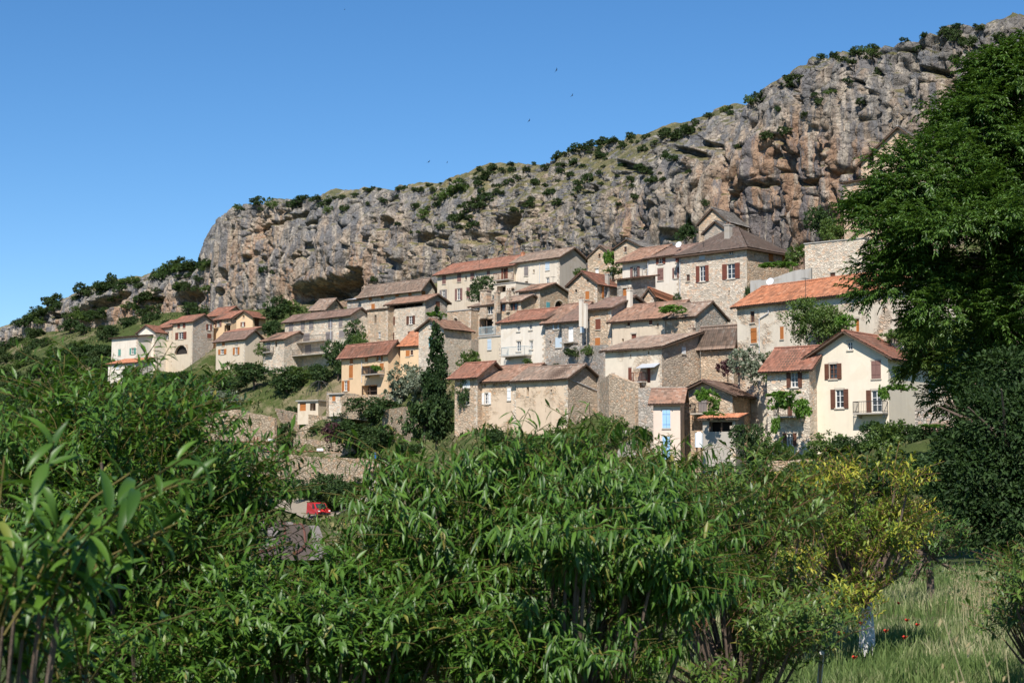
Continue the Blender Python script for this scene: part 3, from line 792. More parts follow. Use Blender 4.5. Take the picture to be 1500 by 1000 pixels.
blk = (wc2 * 0.42 - np.exp(-((w2b - w2a) / 0.12) ** 2) * 0.35) * calm
w3a, w3b, wc3 = worley(q / (0.65, 1, 0.9) + warp * 2.0, 13)
hol = worley(q / (4.2, 1, 3.4) + warp * 1.4, 17)
fa, fb, _ = worley(q / (6.5, 1, 34) + warp * 0.55, 23)
fiss = -np.exp(-((fb - fa) / 0.045) ** 2) * 2.6                                   # long upright fissures
holes = fiss - np.where(hol[2] > 0.1, np.clip(0.21 - hol[0], 0, 1) * 15.0, 0)           # small black hollows
fine = (fbm(q / 1.0, 3, 41) * 0.35 + wc3 * 0.28) * calm + holes
endk = np.broadcast_to(np.interp(colpx, [280, 300, 318, 352], [0.8, 0.06, 0.06, 1.0])[None], (NRT, len(s_arr))).reshape(-1)
sheer = np.broadcast_to(np.interp(colpx, [300, 325, 500, 600, 940, 1000, 1250, 1320], [0.8, 0.6, 0.6, 1.0, 1.0, 0.5, 0.5, 0.85])[None], (NRT, len(s_arr))).reshape(-1)
sheer = np.where(FR > 0.72, np.maximum(sheer, 0.85), sheer)
disp = ((but * (0.55 + 0.45 * sheer) + sub * sheer) * endk + ((colm + led + crack + blk + fine - fiss) * sheer + flute + fiss) * (0.45 + 0.55 * endk)) * face
disp *= 1 - 0.35 * gentle
px0, py0 = proj(P)
lowleft = px0 < 300
disp = np.where(lowleft, disp * 0.62, disp)
# grottoes and overhangs seen in the photograph: column, row, half width, half height, depth, slant
dent = np.zeros(len(P))
for (x, y, rx, ry, dp, sl) in [(725, 330, 24, 15, 8, -0.2), (700, 345, 18, 8, 4, -.2), (490, 425, 34, 15, 9, -0.25), (445, 434, 18, 15, 7, -.2), (516, 408, 16, 12, 5, -.3), (569, 329, 10, 7, 4, -.3), (874, 279, 13, 5, 4, 0),
        (325, 404, 5, 9, 4, 0), (322, 428, 6, 5, 3, 0), (412, 322, 52, 3, 1.6, -0.42), (1054, 240, 4, 36, 2.6, 0.5), (1166, 235, 5, 38, 3.4, 0.4), (1152, 205, 11, 6, 2.5, 0.3), (1205, 232, 5, 9, 2, .3),
        (1040, 212, 18, 4, 2.0, 0.2), (1326, 92, 8, 7, 4, .3), (1350, 100, 30, 4, 2, .1), (1195, 96, 14, 4, 2.2, 0), (1010, 224, 20, 5, 2.2, .25), (1008, 330, 10, 14, 4, 0), 
        (145, 449, 28, 7, 5, -0.35), (275, 438, 18, 11, 6, -0.1), (225, 439, 12, 5, 4, -.2), (80, 462, 12, 4, 4, .2), (180, 433, 9, 4, 3, -.3), (985, 345, 12, 8, 4, 0), (760, 300, 14, 5, 3, -.2), (930, 245, 10, 5, 3, 0),
        (620, 350, 14, 6, 3, -.3), (360, 380, 8, 5, 2.5, -.3), (540, 345, 12, 4, 3, -.3), (430, 375, 10, 4, 2.5, -.4), (1270, 135, 12, 4, 1.5, .2)]:
    u = (px0 - x) / rx; v = ((py0 - y) - sl * (px0 - x)) / ry
    wob = 1 + 0.35 * fbm(q / 3.0, 3, int(x))
    r2 = (u * u + v * v) * wob
    roof = np.clip(1.25 + v, 0.1, 1.4)                                   # deepest right under its brow
    dent += dp * np.exp(-r2 ** 2) * np.where(T <= 1, 1, 0)
    disp += 0.45 * np.exp(-(u * u + ((v + 1.5) / 0.5) ** 2)) * (T <= 1)
disp = disp - dent
fadeb = np.clip(FR * 8 + 0.25, 0, 1)
ox = np.broadcast_to(-inx[None], (NRT, len(s_arr))).reshape(-1)
oy = np.broadcast_to(-iny[None], (NRT, len(s_arr))).reshape(-1)
amt = disp * fadeb
rimk = np.clip((T - 0.94) / 0.06, 0, 1)
horiz = np.where(T > 1, 0.0, 1 - rimk * 0.9)
P[:, 0] += ox * amt * horiz; P[:, 1] += oy * amt * horiz
P[:, 2] += np.where(T > 1, amt * 0.22, amt * (0.08 + rimk * 0.14)) + fbm(q / 5.0, 4, 77) * np.where(T >= 0.97, 0.8, 0.25)
nc = len(s_arr)
ii = np.arange(NRT - 1)[:, None] * nc + np.arange(nc - 1)[None]
Q = np.stack([ii, ii + 1, ii + nc + 1, ii + nc], -1).reshape(-1, 4)
a_, b_, c_ = P[Q[0, 0]], P[Q[0, 1]], P[Q[0, 3]]
pq = Q[(NR // 2) * (nc - 1) + nc // 2]
nn = np.cross(P[pq[1]] - P[pq[0]], P[pq[3]] - P[pq[0]])
if nn[1] > 0: Q = Q[:, ::-1]
px1, py1 = proj(P)
# colour zones of the rock itself: warm fresh rock low down, grey weathered rock above
warm = 0.36 + 0.55 * fbm(q / (14, 1, 22), 4, 91) - 0.75 * np.clip(FR - 0.45, -0.3, 0.6)
warm += 0.62 * np.exp(-(((px1 - 1130) / 130) ** 2 + ((py1 - 260) / 70) ** 2)) + 0.34 * np.exp(-(((px1 - 360) / 70) ** 2 + ((py1 - 390) / 60) ** 2)) + 0.40 * np.exp(-(((px1 - 915) / 26) ** 2 + ((py1 - 300) / 45) ** 2))
warm += 0.25 * np.exp(-(((px1 - 1220) / 60) ** 2 + ((py1 - 270) / 60) ** 2)) + np.clip(dent, 0, 4) * 0.06
grassy = np.clip(gentle * 0.55 + (FR > 0.9) * 0.25 + np.where(T > 1, 0.5, 0), 0, 1)

def m_cliff():
    t = NT("limestone_cliff")
    geo = t.n("ShaderNodeNewGeometry")
    co = t.n("ShaderNodeTexCoord").outputs["Object"]
    wa = t.n("ShaderNodeAttribute", attribute_name="warm").outputs["Fac"]
    gr = t.n("ShaderNodeAttribute", attribute_name="grassy").outputs["Fac"]
    rc = t.vmap(co, (1, 1, 1), (0, 0, 0.55))
    n1 = t.noise(rc, 0.45, 9, 0.72, 0.3)
    grey = t.ramp(n1, [(0.28, (0.10, 0.098, 0.098)), (0.5, (0.26, 0.245, 0.225)), (0.72, (0.48, 0.45, 0.405))])
    n2 = t.noise(rc, 0.7, 9, 0.72, 0.4)
    buff = t.ramp(n2, [(0.28, (0.20, 0.145, 0.105)), (0.5, (0.43, 0.345, 0.265)), (0.72, (0.66, 0.56, 0.45))])
    orange = t.ramp(n2, [(0.28, (0.19, 0.11, 0.075)), (0.5, (0.43, 0.275, 0.18)), (0.72, (0.60, 0.44, 0.32))])
    n3 = t.noise(t.vmap(rc, (1, 1, 0.45)), 0.16, 8, 0.68)
    wsum = t.math('ADD', wa, t.math('MULTIPLY', t.math('SUBTRACT', n3, 0.5), 1.5))
    c = t.mix(t.ramp(wsum, [(0.26, 0.0), (0.46, 1.0)]), grey, buff)
    c = t.mix(t.ramp(wsum, [(0.56, 0.0), (0.80, 0.85)]), c, orange)
    # upright water streaks: dark and pale
    st = t.noise(t.vmap(rc, (0.36, 0.36, 0.022)), 1.0, 6, 0.64)
    c = t.mix(t.ramp(st, [(0.49, 0.0), (0.55, 0.8)]), c, t.mix(n1, (0.11, 0.118, 0.135), (0.25, 0.26, 0.275)))
    st2 = t.noise(t.vmap(rc, (0.8, 0.8, 0.05)), 1.0, 5, 0.62, 0.2)
    c = t.mix(t.ramp(st2, [(0.53, 0.0), (0.64, 0.7)]), c, t.mix(n2, (0.50, 0.43, 0.345), (0.74, 0.67, 0.56)))
    pit = t.noise(rc, 2.2, 8, 0.78)
    c = t.mix(t.ramp(pit, [(0.37, 0.85), (0.49, 0.0)]), c, (0.07, 0.062, 0.058))
    c = t.mix(1.0, c, (0.90, 0.88, 0.865), 'MULTIPLY')
    # dry grass and moss on whatever lies flat enough
    sp = t.n("ShaderNodeSeparateXYZ"); t.l(geo.outputs["Normal"], sp.inputs[0])
    g0 = t.math('ADD', sp.outputs[2], t.math('MULTIPLY', gr, 0.5))
    g1 = t.math('ADD', g0, t.math('MULTIPLY', t.math('SUBTRACT', t.noise(rc, 0.35, 6, 0.7), 0.5), 1.1))
    gm = t.ramp(g1, [(0.70, 0.0), (0.92, 0.85)])
    gcol = t.ramp(t.noise(rc, 0.3, 6, 0.7), [(0.3, (0.055, 0.075, 0.022)), (0.5, (0.15, 0.14, 0.055)), (0.7, (0.30, 0.235, 0.12))])
    c = t.mix(gm, c, gcol)
    b1 = t.bump(t.noise(rc, 1.4, 9, 0.75, 0.2), 1.0, 0.6)
    v = t.voro(t.vmap(rc, (1, 1, 0.75)), 0.9, 'DISTANCE_TO_EDGE')
    b2 = t.bump(t.ramp(v, [(0.0, 0.0), (0.12, 1.0)]), 0.5, 0.25, b1)
    t.bsdf(c, 0.95, 0.12, b2)
    return t.m

cliff_me = mesh_np("cliff", P, Q, m_cliff(), False, None, {"warm": warm, "grassy": grassy})
cliff = tag(link("cliff", cliff_me), "limestone cliff with grottoes rising behind the village", None, None, "structure")
CLIFF_P, CLIFF_PX, CLIFF_PY = P, px1, py1
CLIFF_VIS = (T <= 1.3)

# ------------------------------------------------------------------ hillside: thin-plate surface through the feet of houses, walls and cliff
ctrl = []
for h in HOUSES:
    if not h['ground']: continue
    C = h['C']
    ctrl.append((C[0], C[1], C[2] - 0.5))
    p = C + h['df'] * h['a']; ctrl.append((p[0], p[1], C[2] - 0.5))
    p = C + h['df'] * h['a'] * 0.5 + h['dg'] * h['b']; ctrl.append((p[0], p[1], C[2] + 0.2))
for r in CL:
    p = at(r[0], r[1], r[2])
    ctrl.append((p[0], p[1], p[2] - 0.5))
    ctrl.append((p[0] + 0.85 * 30, p[1] + 0.52 * 30, p[2] - 3)); ctrl.append((p[0] + 0.85 * 120, p[1] + 0.52 * 120, p[2] - 12))
HILL = [(50, 620, 322), (20, 560, 380), (50, 530, 405), (100, 500, 410), (150, 560, 350), (130, 620, 305), (200, 580, 315), (250, 570, 305), (250, 610, 285), (330, 545, 295), (330, 590, 272), (330, 640, 262), (390, 560, 278), (410, 590, 262), (430, 645, 257),
        (440, 575, 262), (470, 612, 250), (520, 640, 246), (560, 606, 242), (560, 650, 233), (600, 640, 215), (375, 716, 247), (470, 716, 235), (560, 716, 225), (420, 664, 254), (500, 668, 242), (580, 668, 228), (355, 722, 244), (400, 733, 237), (445, 746, 228), (480, 757, 219), (520, 762, 209), (600, 768, 196), (640, 640, 200), (700, 640, 186), (800, 655, 172), (870, 650, 172), (900, 660, 165), (940, 690, 158), (1000, 705, 150),
        (1060, 700, 148), (1120, 690, 145), (1180, 690, 140), (1250, 672, 138), (1330, 660, 136), (1400, 680, 122), (1480, 690, 112), (1600, 690, 105), (1340, 612, 148), (1400, 600, 150), (-150, 640, 370), (-100, 600, 420), (-300, 640, 430)]
for x, y, Yd in HILL:
    p = at(x, y, Yd); ctrl.append(tuple(p))
for x, y, z in [(-120, 60, -4), (-60, 60, -3.6), (-30, 60, -3.4), (0, 50, -2.2), (20, 50, -1.9), (40, 50, -1.6), (-150, 200, -3.6), (-90, 200, -3.7), (-30, 200, -3.7), (-22, 170, -3.7), (-12, 130, -3.7), (-30, 130, -3.7), (-60, 150, -3.7),
                (-5, 90, -3.2), (10, 100, -2.4), (25, 90, -1.2), (45, 90, -0.2), (-100, 270, -2), (-140, 300, 4), (-200, 250, -3), (-5, 150, -2.0), (-5, 175, -0.5), (5, 160, -0.5), (80, 60, 0), (100, 120, 6), (-14, 190, -3.4), (-22, 200, -3.7), (-19, 180, -3.7)]:
    ctrl.append((x, y, z))
for x in (-10, -5, -2, 0, 2, 5, 9, 14):
    for y in (-8, 4, 9, 14, 19, 26, 34): ctrl.append((x, y, -1.7 - 0.012 * y * (x < 3)))
for x, y, z in [(-60, -30, -2), (60, -30, -2), (-400, 0, -5), (400, 0, 4), (-500, 300, -4), (300, 500, 20), (-400, 700, 30), (0, 700, 20), (-700, 500, 0)]: ctrl.append((x, y, z))
ctrl = np.array(ctrl)
def tps(r2):
    return np.where(r2 > 0, r2 * np.log(np.maximum(r2, 1e-9)) * 0.5, 0)
def fit(c, lam):
    n = len(c); xy = c[:, :2] / 100
    K = tps(((xy[:, None] - xy[None]) ** 2).sum(-1)) + lam * np.eye(n)
    A = np.concatenate([np.ones((n, 1)), xy], 1)
    M = np.block([[K, A], [A.T, np.zeros((3, 3))]])
    return np.linalg.solve(M, np.concatenate([c[:, 2], np.zeros(3)]))
_w = fit(ctrl, 2e-4)
def ground_z(x, y):
    x = np.atleast_1d(np.asarray(x, float)); y = np.atleast_1d(np.asarray(y, float))
    out = np.zeros(len(x))
    cxy = ctrl[:, :2] / 100
    for i in range(0, len(x), 4000):
        p = np.stack([x[i:i + 4000], y[i:i + 4000]], 1) / 100
        K = tps(((p[:, None] - cxy[None]) ** 2).sum(-1))
        out[i:i + 4000] = K @ _w[:-3] + _w[-3] + p @ _w[-2:]
    for h in HOUSES:
        if not h['ground']: continue
        rx, ry = x - h['C'][0], y - h['C'][1]
        u = rx * h['df'][0] + ry * h['df'][1]; v = rx * h['dg'][0] + ry * h['dg'][1]
        d = np.hypot(np.maximum(np.maximum(-u, u - h['a']), 0), np.maximum(np.maximum(-v, v - h['b']), 0))
        out = np.minimum(out, h['C'][2] - 1.0 + 0.8 * np.maximum(d - 1.2, 0))
    near = np.hypot(x, y)
    q = np.stack([x, y, np.zeros_like(x)], 1)
    out = out + fbm(q / 11, 4, 5) * np.clip((near - 30) / 90, 0.0, 1.0) * np.clip((out + 4) / 8, 0.15, 1.0) * 0.9 + fbm(q / 2.5, 3, 6) * 0.06
    return out
def gz(x, y): return float(ground_z([x], [y])[0])

gx = np.concatenate([-np.geomspace(140, 1500, 16)[::-1], np.arange(-136, 100, 1.6), np.geomspace(102, 1500, 16)])
gy = np.concatenate([[-600, -250, -100, -50, -25], np.arange(-12, 60, 1.2), np.arange(60, 470, 2.0), np.geomspace(475, 2500, 14)])
GX, GY = np.meshgrid(gx, gy)
GZ = ground_z(GX.ravel(), GY.ravel())
# far country flattens out
far = np.clip((np.hypot(GX.ravel(), GY.ravel() - 150) - 420) / 400, 0, 1)
GZ = np.clip(GZ, -6, 70) * (1 - far) + far * -6
GP = np.stack([GX.ravel(), GY.ravel(), GZ], 1)
n_x = len(gx)
ii = np.arange(len(gy) - 1)[:, None] * n_x + np.arange(n_x - 1)[None]
GQ = np.stack([ii, ii + 1, ii + n_x + 1, ii + n_x], -1).reshape(-1, 4)

def m_ground():
    t = NT("hillside_ground")
    co = t.n("ShaderNodeTexCoord").outputs["Object"]
    a = t.noise(co, 0.05, 7, 0.65)
    b = t.noise(co, 0.5, 7, 0.7)
    g = t.mix(b, (0.036, 0.056, 0.014), (0.095, 0.12, 0.036))
    e = t.mix(b, (0.20, 0.145, 0.09), (0.36, 0.28, 0.19))
    c = t.mix(t.ramp(t.math('ADD', t.math('MULTIPLY', a, 0.6), t.math('MULTIPLY', b, 0.4)), [(0.50, 0.0), (0.62, 0.85)]), g, e)
    c = t.mix(t.ramp(t.noise(co, 6.0, 4, 0.7), [(0.35, 0.5), (0.6, 0.0)]), c, (0.03, 0.035, 0.012))
    t.bsdf(c, 0.97, 0.1, t.bump(t.noise(co, 4.0, 6, 0.7), 0.8, 0.12))
    return t.m
ground = tag(link("ground", mesh_np("ground", GP, GQ, m_ground(), True)), "green and stony hillside falling to the valley floor", None, None, "structure")
# ------------------------------------------------------------------ house building
def clip_poly(poly, planes):
    """poly of (u,z); planes (nu,nz,d): keep nu*u+nz*z<=d"""
    for nu, nz, d in planes:
        out = []
        for i in range(len(poly)):
            p, q_ = poly[i], poly[(i + 1) % len(poly)]
            fp = nu * p[0] + nz * p[1] - d; fq = nu * q_[0] + nz * q_[1] - d
            if fp <= 0: out.append(p)
            if (fp < 0 < fq) or (fq < 0 < fp):
                k = fp / (fp - fq)
                out.append((p[0] + k * (q_[0] - p[0]), p[1] + k * (q_[1] - p[1])))
        poly = out
        if len(poly) < 3: return []
    return poly

class Face:
    def __init__(self, O, d, n, w):
        self.O, self.d, self.n, self.w = np.asarray(O, float), d, n, w
    def p(self, u, z, o=0.0):
        return self.O + self.d * u + self.n * o + np.array([0, 0, z])
    def uz(self, px, py):
        r = ray(px, py)
        t = (self.O @ self.n) / (r @ self.n)
        P_ = r * t
        return (P_ - self.O) @ self.d, P_[2] - self.O[2]
    def box(self, mb, u0, u1, z0, z1, o0, o1):
        mb.hexa([self.p(u0, z0, o0), self.p(u1, z0, o0), self.p(u1, z0, o1), self.p(u0, z0, o1), self.p(u0, z1, o0), self.p(u1, z1, o0), self.p(u1, z1, o1), self.p(u0, z1, o1)])
        # uv along the wall for every corner of the new faces
        for k in range(-24, 0):
            v = np.asarray(mb.v[k]) + mb.o - self.O
            mb.uv[k] = (v @ self.d, v[2])

def wall_face(mb, f, z0, ztop, holes, planes):
    us = sorted({0.0, f.w} | {x for h in holes for x in (h[0], h[1])})
    zs = sorted({z0, ztop} | {x for h in holes for x in (h[2], h[3])})
    for i in range(len(us) - 1):
        for j in range(len(zs) - 1):
            uc, zc = (us[i] + us[i + 1]) / 2, (zs[j] + zs[j + 1]) / 2
            if any(h[0] < uc < h[1] and h[2] < zc < h[3] for h in holes): continue
            poly = clip_poly([(us[i], zs[j]), (us[i + 1], zs[j]), (us[i + 1], zs[j + 1]), (us[i], zs[j + 1])], planes)
            if len(poly) >= 3: mb.poly([f.p(u, z) for u, z in poly], poly)
    for u0, u1, a0, a1, dp in [h[:5] for h in holes]:
        for (ua, za), (ub, zb_) in (((u0, a0), (u1, a0)), ((u1, a0), (u1, a1)), ((u1, a1), (u0, a1)), ((u0, a1), (u0, a0))):
            mb.poly([f.p(ua, za), f.p(ub, zb_), f.p(ub, zb_, -dp), f.p(ua, za, -dp)], [(ua, za), (ub, zb_), (ub, zb_ + dp), (ua, za + dp)])

def opening(root, f, u0, u1, z0, z1, style, paint, seed):
    """a window, door or hole in face f; returns the hole for the wall"""
    rnd = random.Random(seed)
    o = root.location
    w, hgt = u1 - u0, z1 - z0
    new = lambda: MB(o)
    hole = (u0, u1, z0, z1, 0.22)
    if style in 'oq':
        if style == 'o': s = w * 0.27; wu0, wu1 = u0 + s, u1 - s; sides = ((u0, wu0), (wu1, u1))
        else: s = w * 0.33; wu0, wu1 = (u0, u1 - s); sides = ((wu1, u1),)
        hole = (wu0, wu1, z0 + 0.04, z1 - 0.04, 0.22)
        win = window(root, f, wu0, wu1, z0 + 0.04, z1 - 0.04, rnd)
        for a0, a1 in sides:
            mb = new(); tl = rnd.uniform(0.02, 0.06)
            f.box(mb, a0 + 0.02, a1 - 0.02, z0, z1, 0.012, 0.05 + tl)
            sh = mb.build("shutter", PAINT[paint], win)
            if hgt > 1.0:
                for zz_ in (z0 + hgt * 0.18, z0 + hgt * 0.8):
                    mb = new(); f.box(mb, a0 + 0.03, a1 - 0.03, zz_, zz_ + 0.07, 0.05 + tl, 0.07 + tl)
                    mb.build("batten", PAINT[paint], win)
        return hole
    if style == 'w':
        window(root, f, u0, u1, z0, z1, rnd); return hole
    if style in 'sp':
        mb = new()
        f.box(mb, u0, u1, z0, z1, -0.2, -0.12)
        win = mb.build("window", DARKIN, root)
        n = 1 if (w < 0.7 or style == 'p') else 2
        for k in range(n):
            mb = new(); a0 = u0 - 0.02 + (w + 0.04) * k / n; a1 = u0 - 0.02 + (w + 0.04) * (k + 1) / n - 0.015
            f.box(mb, a0, a1, z0 - 0.02, z1 + 0.02, 0.004, 0.045 + rnd.uniform(0, 0.02))
            mb.build("shutter", PAINT[paint], win)
            if hgt > 1.2 and style == 's':
                for zz_ in (z0 + hgt * 0.2, z0 + hgt * 0.78):
                    mb = new(); f.box(mb, a0 + 0.02, a1 - 0.02, zz_, zz_ + 0.06, 0.066, 0.085)
                    mb.build("batten", PAINT[paint], win)
        mb = new(); f.box(mb, u0 - 0.08, u1 + 0.08, z0 - 0.13, z0 - 0.03, 0.003, 0.09); mb.build("sill", SILLM, win)
        mb = new(); f.box(mb, u0 - 0.1, u1 + 0.1, z1 + 0.03, z1 + 0.17, 0.003, 0.02); mb.build("lintel", SILLM, win)
        return hole
    if style == 'd':
        mb = new(); f.box(mb, u0, u1, z0, z1, -0.2, -0.14)
        door = mb.build("door", PAINT[paint], root)
        mb = new(); f.box(mb, u0 + w * 0.12, u0 + w * 0.88, z0 + hgt * 0.55, z0 + hgt * 0.9, -0.139, -0.12); mb.build("panel", PAINT[paint], door)
        mb = new(); f.box(mb, u0 - 0.12, u1 + 0.12, z1 + 0.003, z1 + 0.2, 0.003, 0.03); mb.build("lintel", SILLM, door)
        return hole
    if style == 'h':
        mb = new(); f.box(mb, u0, u1, z0, z1, -0.45, -0.4); win = mb.build("window_opening", DARKIN, root)
        mb = new(); f.box(mb, u0 - 0.06, u1 + 0.06, z0 - 0.1, z0 - 0.003, 0.003, 0.06); mb.build("sill", SILLM, win)
        return (u0, u1, z0, z1, 0.42)
    if style in 'aA':
        # arched opening: rectangle below, stepped arch filled by spandrel stones
        mb = new(); dp = 0.6
        f.box(mb, u0, u1, z0, z1, -dp, -dp + 0.05); arch = mb.build("archway" if style == 'a' else "arched_window", DARKIN if style == 'a' else GLASS, root)
        mb = new(); N = 8; r = w / 2; zs = z1 - r; uc = (u0 + u1) / 2
        for k in range(N):
            t0, t1 = math.pi * k / N, math.pi * (k + 1) / N
            pa, pb = (uc + r * math.cos(t0), zs + r * math.sin(t0)), (uc + r * math.cos(t1), zs + r * math.sin(t1))
            for o_ in (0.0,):
                mb.poly([f.p(pa[0], pa[1], 0), f.p(pb[0], pb[1], 0), f.p(pb[0], z1, 0), f.p(pa[0], z1, 0)], [pa, pb, (pb[0], z1), (pa[0], z1)])
            mb.poly([f.p(*pa, 0), f.p(*pb, 0), f.p(*pb, -0.4), f.p(*pa, -0.4)], [pa, pb, pb, pa])
        mb.build("spandrel", STONE_O, arch)
        mb = new()
        for k in range(N):
            t0, t1 = math.pi * k / N + 0.02, math.pi * (k + 1) / N - 0.02
            q4 = [(r, t0), (r + 0.22, t0), (r + 0.22, t1), (r, t1)]
            pts = [(uc + a * math.cos(b), zs + a * math.sin(b)) for a, b in q4]
            mb.hexa([f.p(*p_, 0.003) for p_ in pts] + [f.p(*p_, 0.04) for p_ in pts])
        mb.build("voussoirs", STONE_W, arch)
        return (u0, u1, z0, z1, dp)
    if style == 'l':
        mb = new(); f.box(mb, u0, u1, z0, z1, -1.25, -1.2); lo = mb.build("loggia", DARKIN, root)
        n = max(2, int(w / 1.6))
        for k in range(n + 1):
            uu = u0 + (w - 0.12) * k / n
            mb = new(); f.box(mb, uu, uu + 0.12, z0, z1, -0.16, -0.04); mb.build("post", WOODEN, lo)
        if hgt > 1.3:
            mb = new(); f.box(mb, u0, u1, z0 + 0.8, z0 + 0.88, -0.15, -0.05); mb.build("rail", WOODEN, lo)
        return (u0, u1, z0, z1, 1.2)
    if style == 'x':
        n = 4
        mb = new(); f.box(mb, u0, u1, z0, z1, -0.2, -0.15); win = mb.build("window", GLASS, root)
        for k in range(n + 1):
            mb = new(); uu = u0 + (w - 0.14) * k / n; f.box(mb, uu, uu + 0.14, z0, z1, -0.149, -0.05); mb.build("frame", PAINT[paint], win)
        return hole

def window(root, f, u0, u1, z0, z1, rnd):
    """white casement: frame with bars, panes behind, sill and lintel"""
    o = root.location
    w, hgt = u1 - u0, z1 - z0
    fw = min(0.07, w * 0.12)
    mb = MB(o)
    for a in ((u0, u0 + fw, z0, z1), (u1 - fw, u1, z0, z1), (u0 + fw, u1 - fw, z0, z0 + fw), (u0 + fw, u1 - fw, z1 - fw, z1), (u0 + w / 2 - fw / 2, u0 + w / 2 + fw / 2, z0 + fw, z1 - fw)):
        f.box(mb, *a, -0.16, -0.09)
    nb = 3 if hgt > 1.2 else 2
    for k in range(1, nb):
        zz_ = z0 + hgt * k / nb
        f.box(mb, u0 + fw, u1 - fw, zz_ - 0.02, zz_ + 0.02, -0.155, -0.1)
    win = mb.build("window", WFRAME if rnd.random() < 0.75 else BFRAME, root)
    for k in range(2):
        mb = MB(o); a0 = u0 + w / 2 * k
        f.box(mb, a0, a0 + w / 2 - 0.002, z0, z1, -0.21, -0.165); mb.build("pane", GLASS, win)
    mb = MB(o); f.box(mb, u0 - 0.1, u1 + 0.1, z0 - 0.12, z0 - 0.003, 0.003, 0.1); mb.build("sill", SILLM, win)
    mb = MB(o); f.box(mb, u0 - 0.12, u1 + 0.12, z1 + 0.003, z1 + 0.18, 0.003, 0.022); mb.build("lintel", SILLM, win)
    return win

def slope(V, Qs, UV, e0, e1, r0, r1, o, wave=True, lift=0.0):
    """one tiled slope, eave e0-e1, ridge r0-r1; rolled tiles in lapped rows"""
    e0, e1, r0, r1 = (np.asarray(x, float) for x in (e0, e1, r0, r1))
    L = np.linalg.norm(e1 - e0); Ls = np.linalg.norm((r0 + r1) / 2 - (e0 + e1) / 2)
    n = np.cross(e1 - e0, (r0 + r1) / 2 - (e0 + e1) / 2); n /= np.linalg.norm(n)
    if n[2] < 0: n = -n
    nw = max(2, int(L / 0.27)); sub = 4 if wave else 1
    nr = max(2, int(Ls / 0.42))
    s = np.linspace(0, 1, nw * sub + 1)
    rows = []
    for k in range(nr):
        rows += [(k / nr, 0.045, k), ((k + 1) / nr - 1e-4, 0.0, k + 0.98)]
    base = sum(len(v) for v in V)
    sag = fbm(np.stack([s * L / 3 + e0[0], s * 0 + e0[1], s * 0], 1), 2, 3) * 0.13
    ph = s * nw
    prof = (0.045 * (0.5 + 0.5 * np.cos(2 * np.pi * ph))) if wave else rng.random(len(s)) * 0.03
    for t_, hh, kk in rows:
        pe = e0[None] + s[:, None] * (e1 - e0)[None]; pr = r0[None] + s[:, None] * (r1 - r0)[None]
        jit = 0 if wave else rng.random(len(s)) * 0.03
        p = pe + (pr - pe) * t_ + n[None] * (prof + hh + jit + lift)[:, None] + np.array([0, 0, 1])[None] * (sag * math.sin(math.pi * (0.15 + 0.7 * t_)))[:, None]
        V.append(p - o); UV.append(np.stack([ph + 0.5, np.full_like(ph, kk)], 1))
    m = len(s); R = len(rows)
    ii = base + np.arange(R - 1)[:, None] * m + np.arange(m - 1)[None]
    q4 = np.stack([ii, ii + 1, ii + m + 1, ii + m], -1).reshape(-1, 4)
    t0 = np.cross(e1 - e0, (r0 + r1) - (e0 + e1))
    if t0[2] < 0: q4 = q4[:, ::-1]
    Qs.append(q4)

